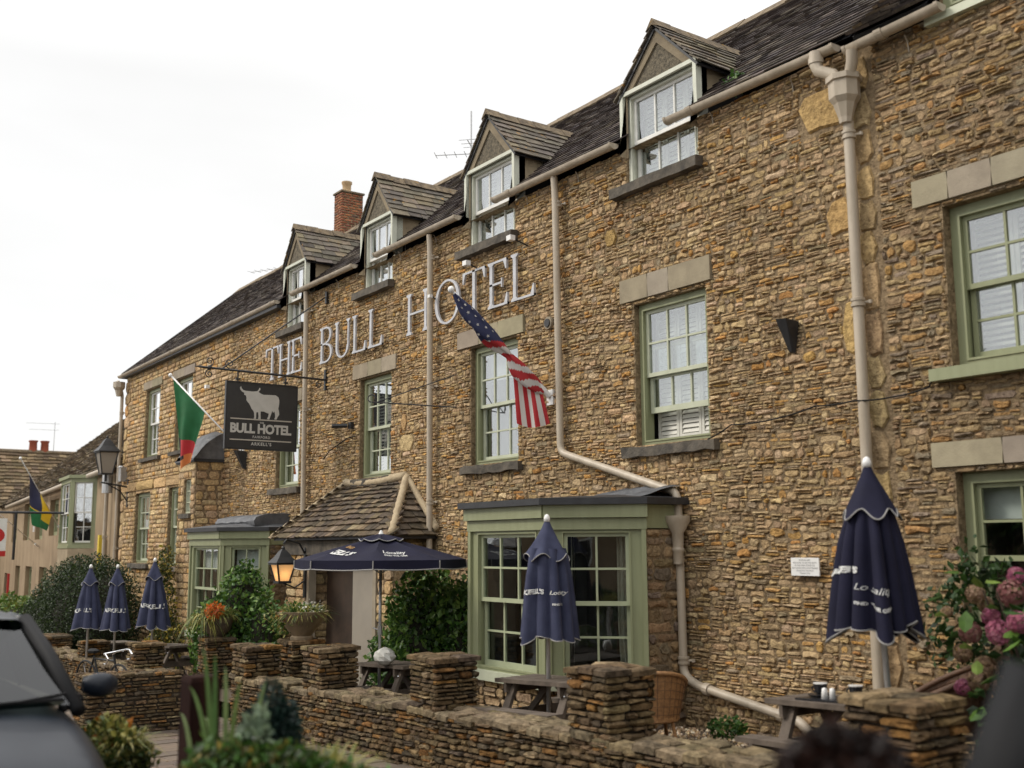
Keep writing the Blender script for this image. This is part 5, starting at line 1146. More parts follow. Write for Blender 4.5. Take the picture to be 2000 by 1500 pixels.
shrub('shrub', 'bright green shrub left of the porch in front of the far bay window', 'shrub', [((-16.6, -1.15, .55), (.45, .4, .75), 2400), ((-16.95, -1.35, .15), (.6, .45, .65), 2400), ((-16.1, -1.0, .2), (.4, .3, .7), 1200)], .075, GRN, 2, cols2=[(.12, .22, .04), (.16, .26, .05)])
shrub('hedge', 'big dark clipped yew hedge in front of the ochre house', 'hedge', [((-25.6, -1.25, .15), (1.5, .95, 1.30), 16000), ((-27.4, -1.2, .0), (1.6, .9, 1.25), 12000), ((-24.6, -1.15, .15), (.9, .8, 1.18), 8000), ((-29.2, -1.2, -.3), (1.2, .8, .9), 4000)], .05, YEW, 3, cols2=[(.035, .06, .015)], lump=.13)
shrub('shrub', 'low bright green shrub left of the dark hedge', 'shrub', [((-31.5, -1.6, -.35), (1.6, .8, .75), 3000), ((-34.0, -1.6, -.5), (1.6, .8, .7), 2500)], .12, [(.07, .13, .02), (.10, .17, .03), (.16, .18, .04)], 4)
shrub('climbing_rose', 'yellowing climber growing up the wall between the far bay and the tall windows', 'climber', [((-21.5, -.85, .45), (.28, .2, .95), 1300), ((-21.25, -.85, -.2), (.5, .3, .6), 1300), ((-21.6, -.8, 1.3), (.2, .15, .35), 300)], .065, OLV, 5, core=False, cols2=[(.35, .28, .04)])
shrub('shrub', 'small dark green tuft growing in the gravel below the diagonal downpipe', 'plant', [((-7.0, -.35, -.02), (.18, .12, .12), 350)], .05, GRN, 6, stem=False, core=False)
t = thing('gutter_weed', 'small green weed sprouting from the roof valley beside the right dormer', 'plant', (-6.9, .2, 6.1)); p = MB(); leaf_cloud(p, blob_pts((-7.05, .12, 6.18), (.14, .06, .12), 90, random.Random(3)), .06, GRN, random.Random(3)); p.build('foliage', M_leaf, t, kind='stuff')

# ---------------------------------------------------------------- dry stone piers and wall
DRY = [(.25, .185, .11)]*4+[(.20, .15, .095)]*4+[(.31, .225, .13)]*3+[(.34, .19, .075)]*2+[(.16, .13, .095)]*2+[(.40, .32, .20)]
GPI = 'square dry stone piers along the terrace wall'
def pier(cx, cy, w, ztop, label, seed, wob=.0):
    zb = zg(cx)-.30; t = thing('stone_pier', label, 'pier', (cx, cy, zb), GPI); rg = random.Random(seed); h = w/2
    p = MB(); p.box(cx-h+.03, cx+h-.03, cy-h+.03, cy+h-.03, zb, ztop-.05); p.build('pier_core', M_drycore, t)
    fcs = [(lambda u, v, d: V(cx+u, cy-h-d+.012, v)), (lambda u, v, d: V(cx+h+d-.012, cy+u, v)), (lambda u, v, d: V(cx-u, cy+h+d-.012, v)), (lambda u, v, d: V(cx-h-d+.012, cy-u, v))]; P = []
    z = zb
    while z < ztop-.06:
        hh = rg.uniform(.030, .062); hh = min(hh, ztop-.05-z)
        for f in fcs:
            u = -h-rg.uniform(0, .03)
            while u < h-.01:
                w_ = rg.uniform(.09, .26); e = min(u+w_, h+rg.uniform(-.01, .012))
                if h-e < .05: e = h+rg.uniform(-.005, .012)
                dp = rg.uniform(.005, .042)
                P.append(stone_piece(f, u+.003, e-.003, z+.003, z+hh-.004, dp, pal(rg, DRY, .22), rg, .35)); u = e
        z += hh
    vis = [q for q in P if True]; emit(vis, 'stone', M_dry, t, limit=170, minpx=7)
    nx = 3; P = []
    for i in range(nx):
        for j in range(2):
            a, b = cx-h-.02+(2*h+.04)*i/nx, cx-h-.02+(2*h+.04)*(i+1)/nx; c, d = cy-h-.02+(2*h+.04)*j/2, cy-h-.02+(2*h+.04)*(j+1)/2
            q = MB(); j_ = lambda a_=.014: rg.uniform(-a_, a_); zt = ztop+rg.uniform(-.012, .012); n = [(a+j_(), c+j_()), (b+j_(), c+j_()), (b+j_(), d+j_()), (a+j_(), d+j_())]
            cxx, cyy = (a+b)/2, (c+d)/2
            vs = [V(x, y, zt-.05) for x, y in n]+[V(x, y, zt-.012+j_(.006)) for x, y in n]+[V(x+(cxx-x)*.25, y+(cyy-y)*.25, zt+j_(.008)) for x, y in n]
            q.add(vs, [(3, 2, 1, 0), (0, 1, 5, 4), (1, 2, 6, 5), (2, 3, 7, 6), (3, 0, 4, 7), (4, 5, 9, 8), (5, 6, 10, 9), (6, 7, 11, 10), (7, 4, 8, 11), (8, 9, 10, 11)], pal(rg, DRY, .15)); P.append(q)
    emit(P, 'capstone', M_dry, t, limit=20, minpx=1); return t
PW = .45; YC = -2.27
for cx, zt, lab in ((-3.80, .765, 'big dark dry stone pier at the right in front of the hydrangea'), (-6.31, .72, 'dry stone pier in front of the bay window corner by the white cup'), (-8.68, .62, 'dry stone pier just left of the big bay window'),
                    (-11.05, .54, 'dry stone pier below the open parasol next to the bowl planter'), (-13.15, .40, 'dry stone pier at the right side of the entrance path'), (-17.75, .12, 'dry stone pier left of the entrance path by the bicycle'),
                    (-20.9, -.06, 'dry stone pier below the leftmost closed parasols'), (-24.6, -.18, 'most distant dry stone pier before the dark hedge')):
    pier(cx, YC, PW, zt, lab, int(cx*100)) if cx > -23 else pier(cx, YC, .8, zt, lab, 5)
def dry_wall(x0, x1, y0, y1, top, label, seed, name='dry_stone_wall', perp=False):
    cx = (x0+x1)/2; t = thing(name, label, 'stone wall', (cx, (y0+y1)/2, zg(cx)-.15)); rg = random.Random(seed); P = []; n = 24
    f = lambda u, v, d: V(u, y0-d+.012, zg(u)-.32+v); hgt = lambda u: top(u)-(zg(u)-.32)
    p = MB(); vs = []
    for i in range(n+1):
        u = x0+(x1-x0)*i/n; h = hgt(u)-.04; vs += [V(u, y0+.03, zg(u)-.38), V(u, y1-.03, zg(u)-.38), V(u, y1-.03, zg(u)-.32+h), V(u, y0+.03, zg(u)-.32+h)]
    p.add(vs, [(4*i+k, 4*i+4+k, 4*i+4+(k+1) % 4, 4*i+(k+1) % 4) for i in range(n) for k in range(4)]+[(0, 1, 2, 3), (4*n+3, 4*n+2, 4*n+1, 4*n)]); p.build('wall_core', M_drycore, t)
    faces = [(f, x0, x1)]
    ex = lambda u, v, d: V(x1+d-.012, u, zg(x1)-.32+v); 
    v = 0; H = max(hgt(x0), hgt(x1))
    while v < H:
        hh = rg.uniform(.03, .06)
        for fn, a, b, hf in ((f, x0, x1, hgt), (ex, y0, y1, lambda u: hgt(x1)), (lambda u, v, d: V(u, y1+d-.012, zg(u)-.32+v), x0, x1, hgt)):
            u = a
            while u < b-.02:
                e = min(u+rg.uniform(.08, .24), b); cu = (u+e)/2
                if v+hh < hf(cu)-.02: P.append(stone_piece(fn, u+.003, e-.003, v+.003, v+hh-.004, rg.uniform(.005, .045), pal(rg, DRY, .22), rg, .35))
                u = e
        v += hh
    u = x0                                                           # rough top course lying flat
    while u < x1:
        w = rg.uniform(.14, .30); y = y0-.02
        while y < y1:
            d = rg.uniform(.10, .2); e = min(y+d, y1+.02); zt = top(u+w/2)-.012+rg.uniform(-.012, .03)
            q = MB(); j_ = lambda a_=.018: rg.uniform(-a_, a_); a, b, c, d_ = u, min(u+w, x1), y, e; m = [(a+j_(), c+j_()), (b+j_(), c+j_()), (b+j_(), d_+j_()), (a+j_(), d_+j_())]; mx_, my_ = (a+b)/2, (c+d_)/2
            q.add([V(x_, y_, zt-.06) for x_, y_ in m]+[V(x_, y_, zt-.014) for x_, y_ in m]+[V(x_+(mx_-x_)*.3, y_+(my_-y_)*.3, zt+j_(.012)) for x_, y_ in m],
                  [(0, 1, 5, 4), (1, 2, 6, 5), (2, 3, 7, 6), (3, 0, 4, 7), (4, 5, 9, 8), (5, 6, 10, 9), (6, 7, 11, 10), (7, 4, 8, 11), (8, 9, 10, 11)], pal(rg, [(.33, .27, .18), (.27, .22, .15), (.38, .31, .21)], .15)); P.append(q); y = e
        u += w
    emit(P, 'stone', M_dry, t, limit=300, minpx=9); return t
wt = lambda a, b: (lambda u: a+(b-a)*(u+13.2)/10+.012*noise.noise(Vector((u*1.7, 0, 0))))
tops = lambda u: .035+.030*(u+13.2)+.03*noise.noise(Vector((u*1.3, 0, 0)))
dry_wall(-13.4, -2.4, -2.50, -2.06, tops, 'long low dry stone terrace wall running between the piers to the lower right', 1)
dry_wall(-26.5, -17.4, -2.50, -2.06, lambda u: -.28+.02*(u+17.4)+.03*noise.noise(Vector((u*1.3, 0, 0))), 'low dry stone terrace wall left of the entrance path', 2)
t = thing('dry_stone_wall', 'short dark dry stone wing wall beside the entrance path behind the car', 'stone wall', (-13.5, -3.7, zg(-13.5)-.1)); rg = random.Random(6)
p = MB(); p.box(-13.85, -13.33, -4.25, -3.12, -.7, .10); p.build('wall_core', M_drycore, t); P = []; z = -.62
fE = lambda u, v, d: V(-13.33+d, u, v); fF = lambda u, v, d: V(u, -4.25-d, v); fTop = lambda u, v, d: V(v, u, .10+d)
while z < .09:
    hh = rg.uniform(.03, .06)
    for fn, a, b in ((fE, -4.26, -3.10), (fF, -13.86, -13.32)):
        u = a
        while u < b-.02:
            e = min(u+rg.uniform(.08, .24), b); P.append(stone_piece(fn, u+.003, e-.003, z+.003, z+hh-.004, rg.uniform(.005, .04), pal(rg, DRY, .2), rg, .35)); u = e
    z += hh
P += rubble(fTop, -4.27, -3.1, -13.87, -13.31, [], (.12, .2), (.12, .25), DRY, rg, (.01, .03), gap=.004)
emit(P, 'stone', M_dry, t, limit=200, minpx=8)

# ---------------------------------------------------------------- picnic tables
def picnic_table(label, x, y, rot, group='wooden picnic tables on the terrace'):
    t = thing('picnic_table', label, 'picnic table', (0, 0, 0), group); rg = random.Random(int(x*10)); L, TH, SH, g = 1.25, .60, .36, 0
    for i in range(5): p = MB(); a = -.285+.115*i; p.box(-L/2+rg.uniform(-.01, .01), L/2+rg.uniform(-.01, .01), a, a+.108, TH-.035, TH+rg.uniform(-.003, .003)); p.build('table_plank', M_wood, t)
    for s in (-1, 1):
        for i in range(2): p = MB(); a = s*.54-.10+.105*i; p.box(-L/2, L/2, a, a+.098, SH-.035, SH); p.build('seat_plank', M_wood, t)
    for s in (-1, 1):
        X = s*(L/2-.20); p = MB()
        for q in (-1, 1):
            p = MB(); p.bar((X, q*.46, 0), (X, q*.17, TH-.04), .04, .10, upv=(1, 0, 0)); lg = p.build('leg', M_wood, t)
            for k in (0, 1): p = MB(); p.ball((X+.028*s, q*(.22+.05*k-.0)-q*.02+.0, TH-.12+.0*k), .012, 6); p.ball((X+.028*s, q*(.36)+.05*(k-.5), SH-.07), .012, 6); p.build('bolt', M_chrome, lg)
        p = MB(); p.box(X-.05, X-.012, -.28, .28, TH-.125, TH-.036); p.build('top_bearer', M_wood, t); p = MB(); p.box(X-.05, X-.012, -.64, .64, SH-.125, SH-.036); p.build('seat_bearer', M_wood, t)
        p = MB(); p.bar((X-.02*s, 0, SH-.08), (X-.36*s, 0, TH-.05), .04, .06); p.build('brace', M_wood, t)
    t.scale = (.86, .86, .95); t.location = V(x, y+.16, zg(x)-.03)*S; t.rotation_euler = (0, math.atan(-.042), rot); ORG[t] = V(x, y, zg(x)-.03); return t
picnic_table('weathered picnic table under the faded closed parasol by the bay window', -7.85, -1.78, R(4))
picnic_table('picnic table at the right holding two black cups on a tray', -4.80, -1.60, R(-2))
picnic_table('picnic table under the open parasol', -11.0, -1.62, R(2))
picnic_table('picnic table beneath the three closed parasols, rightmost of its row', -18.7, -1.70, R(3))
picnic_table('picnic table behind the distant stone pier at the left', -21.2, -1.9, R(2))
# things on the tables
zt = zg(-4.55)-.03+.572
def cup(x, y, z, label):
    t = thing('coffee_cup', label, 'cup', (x, y, z), 'black coffee cups on the right table')
    p = MB(); p.lathe((x, y, z), [(.075, .0), (.085, .008), (.088, .014), (.03, .012)], 16); p.build('saucer', M_tray, t, smooth=True, auto=30)
    p = MB(); p.lathe((x, y, z+.014), [(.024, 0), (.040, .02), (.048, .07), (.046, .07), (.037, .025)], 16); p.build('bowl', M_tray, t, smooth=True, auto=50)
    p = MB(); p.lathe((x, y, z+.084), [(.0485, 0), (.049, .006), (.045, .006)], 16); p.build('rim', M_china, t)
    p = MB(); p.tube([V(x-.047+.0*k, y, z+.07)+V(-.025*math.sin(k*.6), 0, -.045*(k/5)) for k in range(6)], .006, 6); p.build('handle', M_tray, t)
t = thing('tray', 'flat black tray on the right picnic table', 'tray', (-4.93, -1.5, zt)); p = MB(); p.prism([(-5.13, -1.62), (-4.70, -1.62), (-4.70, -1.34), (-5.13, -1.34)], lambda u, v, d: V(u, v, zt+.002+.042*(u+4.55)+d), 0, .012); p.build('base', M_tray, t)
cup(-5.03, -1.47, zt-.002, 'left black coffee cup on the tray'); cup(-4.76, -1.44, zt+.006, 'right black coffee cup nearer the parasol pole')
for i, (x, y) in enumerate(((-4.915, -1.57), (-4.875, -1.54))):
    t = thing('pepper_pot' if i else 'salt_pot', ('small white shaker leaning right beside its twin on the tray', 'small white shaker in front on the tray')[1-i], 'shaker', (x, y, zt)); p = MB(); p.lathe((x, y, zt), [(.024, 0), (.02, .05), (.017, .068), (.008, .074)], 12); p.build('body', M_china, t, smooth=True)
t = thing('paper_bag', 'crumpled white paper bag on the table under the open parasol', 'bag', (-10.9, -1.85, zg(-10.9)+.54)); p = MB(); rg = random.Random(8); pts = blob_pts((-10.82, -1.72, zg(-10.9)+.67), (.13, .11, .11), 1, rg); n = 10; vs = []
for i in range(7):
    for j in range(n): th = math.pi*(i+.3)/6.8; a = 6.283*j/n; k = 1+rg.uniform(-.18, .2); vs.append(V(-10.82, -1.72, zg(-10.9)+.64)+V(.125*math.sin(th)*math.cos(a)*k, .11*math.sin(th)*math.sin(a)*k, .10*math.cos(th)))
p.add(vs, [(i*n+j, (i+1)*n+j, (i+1)*n+(j+1) % n, i*n+(j+1) % n) for i in range(6) for j in range(n)]+[tuple(range(n))]); p.build('bag_paper', M_white, t)
t = thing('white_cup', 'white mug on the picnic table by the stone pier', 'cup', (-7.25, -1.9, .45)); p = MB(); p.lathe((-7.23, -1.86, zg(-7.3)+.54), [(.035, 0), (.055, .03), (.06, .08), (.045, .12), (.03, .13)], 14); p.build('body', M_china, t, smooth=True)

# ---------------------------------------------------------------- parasols
def vproject(fn, vs): return [fn(u, v) for u, v in vs]
def closed_parasol(x, y, ztip, H, Rm, label, m, seed, lean=(0, 0), group=None, hood=.26, text=None, pole_z=None, hoodr=1.0, folds=8, ang=0, asym=0, body=(.45, 1.0), ragged=.03):
    rg = random.Random(seed); base = V(x, y, zg(x)); t = thing('parasol', label, 'parasol', base, group); top = V(x+lean[0], y+lean[1], ztip); ax = (top-base); axn = ax.normalized()
    pos = lambda z: base+axn*((z-base.z)/axn.z)
    p = MB(); p.tube([base, pos(ztip-.06)], .020, 10); p.build('pole', M_pole, t, smooth=True)
    p = MB(); p.lathe(top-V(0, 0, .05), [(.030, 0), (.030, .035), (.02, .06), (.006, .07)], 10); p.build('finial', M_china, t, smooth=True)
    N, K = 96, 26
    ph = [rg.uniform(-.25, .25) for _ in range(folds)]; am = [rg.uniform(.35, 1.9) for _ in range(folds)]; hm = [rg.uniform(-1, 1)*ragged for _ in range(folds)]
    def prof(k):                                              # radius down the canopy, k 0..1
        kk = max(0, (k-hood*.7)/(1-hood*.7)); return Rm*(body[0]+(1-body[0])*kk**body[1]) if k > hood*.7 else Rm*(.09+(body[0]-.09)*k/(hood*.7))
    def surf(a, k):
        z = ztip-.07-(H-.07)*k; q = a*folds/6.2831853; i = int(q) % folds; f = q-int(q)
        fold = abs(math.cos(math.pi*(f-.5)))**.55*2-1                       # ridges between ribs
        r = prof(k)*(1+(.24*fold*am[i]-.08)*min(1, k*2.2)*(.6+.4*k)+asym*math.cos(a-ang)*k)
        r = max(r, .03); zz_ = z+(-.022*fold*am[i])*k**6+.012*math.sin(a*3+seed)*k+(hm[i]*(1-abs(2*f-1))**.5)*k**3
        return pos(zz_)+V(math.cos(a+ph[i]*k*.4), math.sin(a+ph[i]*k*.4), 0)*r
    k0 = hood*.7
    p = MB(); vs = [surf(2*math.pi*j/N, k0+(1-k0)*i/K) for i in range(K+1) for j in range(N)]
    p.add(vs, [(i*N+j, i*N+(j+1) % N, (i+1)*N+(j+1) % N, (i+1)*N+j) for i in range(K) for j in range(N)]); cn = p.build('canopy', m, t, smooth=True)
    p = MB(); p.tube([surf(2*math.pi*j/N, 1.0) for j in range(N)]+[surf(0, 1.0)], .0055, 5, caps=False); p.build('hem_piping', M_piping, cn)
    hr = lambda a, k: .025+(Rm*hoodr-.025)*(k/hood)**1.1*(1+.13*math.cos(a*folds/2+seed)*(k/hood)**2)
    def hs(a, k):
        z = ztip-.05-(H-.05)*k-(.035*math.cos(a*folds/2+1)*(k/hood)**2)
        return pos(z)+V(math.cos(a), math.sin(a), 0)*hr(a, k)
    p = MB(); KK = 8; vs = [hs(2*math.pi*j/N, hood*i/KK) for i in range(KK+1) for j in range(N)]
    p.add(vs, [(i*N+j, i*N+(j+1) % N, (i+1)*N+(j+1) % N, (i+1)*N+j) for i in range(KK) for j in range(N)]); hd = p.build('vent_hood', m, t, smooth=True)
    p = MB(); p.tube([hs(2*math.pi*j/N, hood) for j in range(N)]+[hs(0, hood)], .005, 5, caps=False); p.build('hood_piping', M_piping, hd)
    for (s_, size, a0, k_, mm_, b_, sh) in (text or []):
        vsf, fs = text_mesh(s_, size, b_, sh); p = MB(); out = []
        for u, v in vsf:
            kk = k_-v/H; rr = prof(kk); a = a0+u/max(rr, .05); q = surf(a % 6.2831853, kk); c = pos(q.z); out.append(q+(q-c).normalized()*.009)
        p.add(out, fs); p.build('printed_lettering', mm_, cn)
    return t
GC = 'closed navy parasols on the terrace'
closed_parasol(-20.45, -2.5, 1.30, 1.10, .25, 'closed navy parasol, leftmost of the three in front of the dark hedge', M_navyfade, 3, group=GC, hoodr=.58, body=(.42, 1.0), text=[("ARKELL'S", .10, -1.0, .7, M_textwhite, .003, 0)])
closed_parasol(-20.0, -2.15, 1.30, 1.12, .25, 'closed navy parasol, middle one of the three by the dark hedge', M_navyfade, 4, group=GC, hoodr=.58, body=(.42, 1.0), text=[("ARKELL'S", .10, -.35, .68, M_textwhite, .003, 0)])
closed_parasol(-18.8, -1.86, 1.42, 1.12, .25, 'closed navy parasol beside the yellowing climber, right of the other two', M_navyfade, 5, group=GC, hoodr=.58, body=(.42, 1.0), text=[("ARKELL'S", .10, -.35, .68, M_textwhite, .003, 0)])
closed_parasol(-7.905, -1.65, 1.87, 1.08, .232, 'faded blue closed parasol standing in front of the big bay window', M_navyfade, 12, group=GC, folds=10, hood=.31, hoodr=.84, body=(.68, .8), ragged=.035, text=[("KELL'S", .06, -1.25, .60, M_textwhite, .003, 0), ("Locality", .05, -.20, .60, M_textwhite, .001, .3), ("FIND THE", .026, -.22, .70, M_textwhite, .001, 0)])
closed_parasol(-4.32, -1.65, 2.15, 1.08, .245, 'tall dark navy closed parasol leaning slightly at the right', M_navy, 7, lean=(-.10, 0), group=GC, folds=11, hood=.30, hoodr=.72, asym=.12, ang=3.6, body=(.42, .6), ragged=.08,
               text=[("ARKELL'S", .055, -1.95, .64, M_textwhite, .003, 0), ("Locality", .06, -1.05, .74, M_textwhite, .0, .35), ("FIND THE GEM", .028, -1.05, .84, M_textwhite, .001, 0)])
# open parasol
t = thing('parasol', 'open navy parasol with white edging over the table in front of the porch', 'parasol', (-11.0, -1.65, zg(-11)))
x, y = -11.02, -1.68; zc, zr, Rr = 1.72, 1.46, .97; c = V(x, y, 0)
p = MB(); p.tube([(x, y, zg(x)), (x, y, zc)], .018, 10); p.build('pole', M_pole, t, smooth=True)
p = MB(); p.lathe((x, y, zc), [(.03, 0), (.03, .03), (.012, .07)], 10); p.build('finial', M_china, t)
p = MB(); p.tube([(x-.0, y, .62), (x, y, .72)], .028, 8); p.tube([(x-.02, y-.02, .68), (x-.06, y-.06, .70)], .008, 6); p.build('crank', M_pole, t)
n8 = 8; K = 10; a0 = R(12); M_ = 8
def osurf(a, k, off=0.0):
    q = (a-a0)/(2*math.pi/n8); f = q-math.floor(q); A0 = a0+math.floor(q)*2*math.pi/n8; A1 = A0+2*math.pi/n8
    e = V(math.cos(A0), math.sin(A0), 0).lerp(V(math.cos(A1), math.sin(A1), 0), f); sag = .035*math.sin(math.pi*f)*math.sin(math.pi*min(k, 1))
    return c+e*(Rr*k)+V(0, 0, zc-(zc-zr)*(k**1.12)-sag*1.0+off)
N = n8*M_; p = MB(); vs = [osurf(a0+2*math.pi*j/N, .16+.84*i/K) for i in range(K+1) for j in range(N)]+[osurf(a0+2*math.pi*j/N, 1.005)-V(0, 0, .085+.012*math.sin((j % M_)/M_*math.pi)) for j in range(N)]
p.add(vs, [(i*N+j, i*N+(j+1) % N, (i+1)*N+(j+1) % N, (i+1)*N+j) for i in range(K+1) for j in range(N)]); cn = p.build('canopy', M_navy, t, smooth=True, auto=35)
p = MB(); vs = [osurf(a0+2*math.pi*j/N, .26*i/3, .035) for i in range(4) for j in range(N)]; p.add(vs, [(i*N+j, i*N+(j+1) % N, (i+1)*N+(j+1) % N, (i+1)*N+j) for i in range(3) for j in range(N)]); hd = p.build('vent_hood', M_navy, t, smooth=True)
p = MB(); p.tube([osurf(a0+2*math.pi*j/N, .26, .03) for j in range(N+1)], .006, 5); p.build('hood_piping', M_piping, hd)
p = MB(); p.tube([osurf(a0+2*math.pi*j/N, 1.007)-V(0, 0, .09+.012*math.sin((j % M_)/M_*math.pi)) for j in range(N+1)], .007, 5)
for k in range(n8): q = osurf(a0+2*math.pi*k/n8+.0001, 1.01); p.tube([q, q-V(0, 0, .09)], .007, 5)
p.build('hem_piping', M_piping, cn)
for k in range(n8):
    a = a0+2*math.pi*k/n8; q = osurf(a+.0001, .98, -.015); p = MB(); p.tube([c+V(0, 0, zc-.03), q], .007, 5); p.tube([c+V(0, 0, zc-.42), osurf(a+.0001, .5, -.015)], .006, 5); p.build('rib', M_pole, t)
def on_panel(s_, size, am, k_, m_, b_, sh=0, name='printed_lettering'):
    vsf, fs = text_mesh(s_, size, b_, sh); p = MB(); out = []
    for u, v in vsf: kk = k_-v*1.9/Rr; out.append(osurf(am+u/(Rr*max(kk, .1)), kk, .008))
    p.add(out, fs); p.build(name, m_, cn)
on_panel("ARKELL'S", .10, R(-75), .70, M_textwhite, .004); on_panel("1843", .05, R(-75), .50, M_gold, .002); on_panel("Locality", .085, R(-15), .66, M_textwhite, .001, .3); on_panel("FIND THE GEM", .04, R(-15), .80, M_textwhite, .001)

# ---------------------------------------------------------------- wicker chairs
def wicker_chair(label, x, y, rot, m, zadd=0):
    t = thing('wicker_chair', label, 'chair', (0, 0, 0), 'round backed wicker chairs'); p = MB(); n = 22; vs = []
    def rim(a): return .05+.52*((1+math.cos(a))/2)**.8
    for i in range(7):
        for j in range(n+1):
            a = -2.35+4.7*j/n; k = i/6; z = .24+(rim(a)+.12-.0)*k*.62; r = .24+.07*k
            vs.append(V(-r*math.cos(a), r*math.sin(a), z))
    fs = []
    for i in range(6):
        for j in range(n): fs.append((i*(n+1)+j, i*(n+1)+j+1, (i+1)*(n+1)+j+1, (i+1)*(n+1)+j))
    p.add(vs, fs); p.build('back_shell', m, t)
    p = MB()
    for j in range(0, n+1): p.tube([v*1 if False else v+V(.004, 0, 0) for v in (vs[j], vs[3*(n+1)+j], vs[6*(n+1)+j])], .0055, 4, caps=False)
    for i in range(1, 6): p.tube([q+V(.003, 0, 0) for q in vs[i*(n+1):(i+1)*(n+1)]], .0045, 4, caps=False)
    p.build('weave', M_wickerdk, t)
    p = MB(); p.tube([q for q in vs[6*(n+1):]], .02, 8); p.build('top_rim', m, t, smooth=True)
    p = MB(); p.lathe((0, 0, .24), [(.22, 0), (.25, .01), (.25, .045), (.2, .055)], 18); p.build('seat', m, t)
    for sx, sy in ((-1, -1), (-1, 1), (1, -1), (1, 1)): p = MB(); p.tube([(sx*.15, sy*.15, .25), (sx*.20, sy*.19, 0)], .016, 7); p.build('leg', m, t)
    t.location = V(x, y, zg(x)-.03+zadd)*S; t.rotation_euler = (0, 0, rot); ORG[t] = V(x, y, 0); return t
wicker_chair('tan wicker chair behind the stone pier right of the bay window', -7.28, -1.0, R(150), M_wicker, -.03)
wicker_chair('dark brown wicker chair between the right table and the hydrangea', -4.50, -.80, R(215), M_wickerdk, .13)

# ---------------------------------------------------------------- planters on stone pillars
def tuft(mb, c, r, n, rg, cols, L=.3, droop=1.0, w=.012):
    for i in range(n):
        a = rg.uniform(0, 6.283); el = rg.uniform(.25, 1.5); d = V(math.cos(a)*math.cos(el), math.sin(a)*math.cos(el), math.sin(el)); l = L*rg.uniform(.5, 1.2); b = Vector(c)+V(math.cos(a), math.sin(a), 0)*r*rg.random()
        s_ = V(-math.sin(a), math.cos(a), 0)*w*.5; pts = [b+d*l*k-V(0, 0, droop*l*k*k*.55) for k in (0, .35, .7, 1)]; t_ = pal(rg, cols, .25)
        mb.add([pts[0]-s_, pts[0]+s_, pts[1]-s_, pts[1]+s_, pts[2]-s_*.7, pts[2]+s_*.7, pts[3]], [(0, 1, 3, 2), (2, 3, 5, 4), (4, 5, 6)], t_)
for (x, y, zt, r, lab, lab2, dk, sd) in ((-13.3, -1.60, .42, .30, 'wide pale stone bowl planter with grasses and white flowers right of the entrance', 'round dry stone pillar under the pale bowl planter', 0, 1),
                                      (-16.35, -1.62, .26, .22, 'dark stone urn overflowing with golden grass and orange flowers left of the entrance', 'dark stone pillar under the golden grass urn', 1, 2)):
    pier(x, y, .42, zt, lab2, 50+sd)
    t = thing('planter', lab, 'planter', (x, y, zt)); rg = random.Random(sd)
    p = MB(); p.lathe((x, y, zt), [(r*.5, 0), (r*.5, .03), (r*.42, .05), (r*.62, .12), (r*.92, .25), (r*1.12, .33), (r*1.15, .36), (r*1.02, .36), (r*.85, .28)] if not dk else [(r*.5, 0), (r*.55, .03), (r*.9, .1), (r*1.05, .22), (r*1.1, .30), (r*.95, .30)], 20)
    p.build('bowl', M_terradk if dk else M_terra, t, smooth=True, auto=35)
    c = V(x, y, zt+.32); p = MB(); p.lathe((x, y, zt+.27), [(.01, .02), (r*.95, 0)], 12, caps=False); p.build('soil', M_soil, t)
    p = MB(); tuft(p, c, r*.9, 420, rg, STRAW, L=.34, droop=1.3); tuft(p, c, r*.9, 160, rg, GRN, L=.30, droop=.9, w=.02); leaf_cloud(p, blob_pts(c-V(.1, .1, .05), (r*1.15, r*1.15, .22), 500, rg), .05, STRAW+GRN, rg)
    if dk: tuft(p, c-V(0, r, .05), r*.5, 140, rg, STRAW, L=.5, droop=2.2)
    p.build('foliage', M_leaf, t, kind='stuff')
    p = MB(); OR = [(.55, .13, .02), (.48, .09, .015), (.6, .22, .03)]
    leaf_cloud(p, blob_pts(c+(V(.20, -.12, .08) if dk else V(-.02, -.26, .0)), (.13, .13, .12) if dk else (.1, .08, .05), 260 if dk else 60, rg), .05, OR, rg)
    if not dk: leaf_cloud(p, blob_pts(c+V(.2, .05, .08), (.16, .16, .12), 90, rg), .035, [(.6, .58, .52)], rg)
    p.build('flowers', M_petal, t, kind='stuff')

# ---------------------------------------------------------------- hydrangea
t = thing('hydrangea', 'hydrangea bush with pink and fading bronze flower heads against the right house', 'hydrangea', (-3.75, -.75, zg(-3.7))); rg = random.Random(15)
p = MB(); lf_ = []
for (c, r, n) in (((-3.55, -.75, .75), (.55, .45, .75), 2600), ((-4.45, -.35, 1.05), (.45, .22, .5), 800), ((-3.4, -1.3, .45), (.5, .4, .5), 1400)): leaf_cloud(p, blob_pts(c, r, n, rg, lump=.5), .075, [(.022, .05, .012)]*3+[(.035, .075, .015)]*2+[(.015, .03, .01)], rg)
p.build('foliage', M_leaf, t, kind='stuff')
p = MB()
for k in range(9): a = k*.7; p.tube([V(-3.7+.1*math.cos(a), -.75+.1*math.sin(a), zg(-3.7)-.05), V(-3.6+.35*math.cos(a), -.8+.3*math.sin(a), .75), V(-3.6+.5*math.cos(a), -.85+.4*math.sin(a), 1.3)], [.016, .012, .006], 5)
p.build('stem', M_bark, t)
PK = [(.44, .13, .21), (.36, .09, .17), (.50, .20, .27)]; RS = [(.36, .15, .14), (.42, .23, .19), (.30, .11, .11)]; BZ = [(.32, .20, .12), (.26, .18, .09), (.38, .25, .17)]
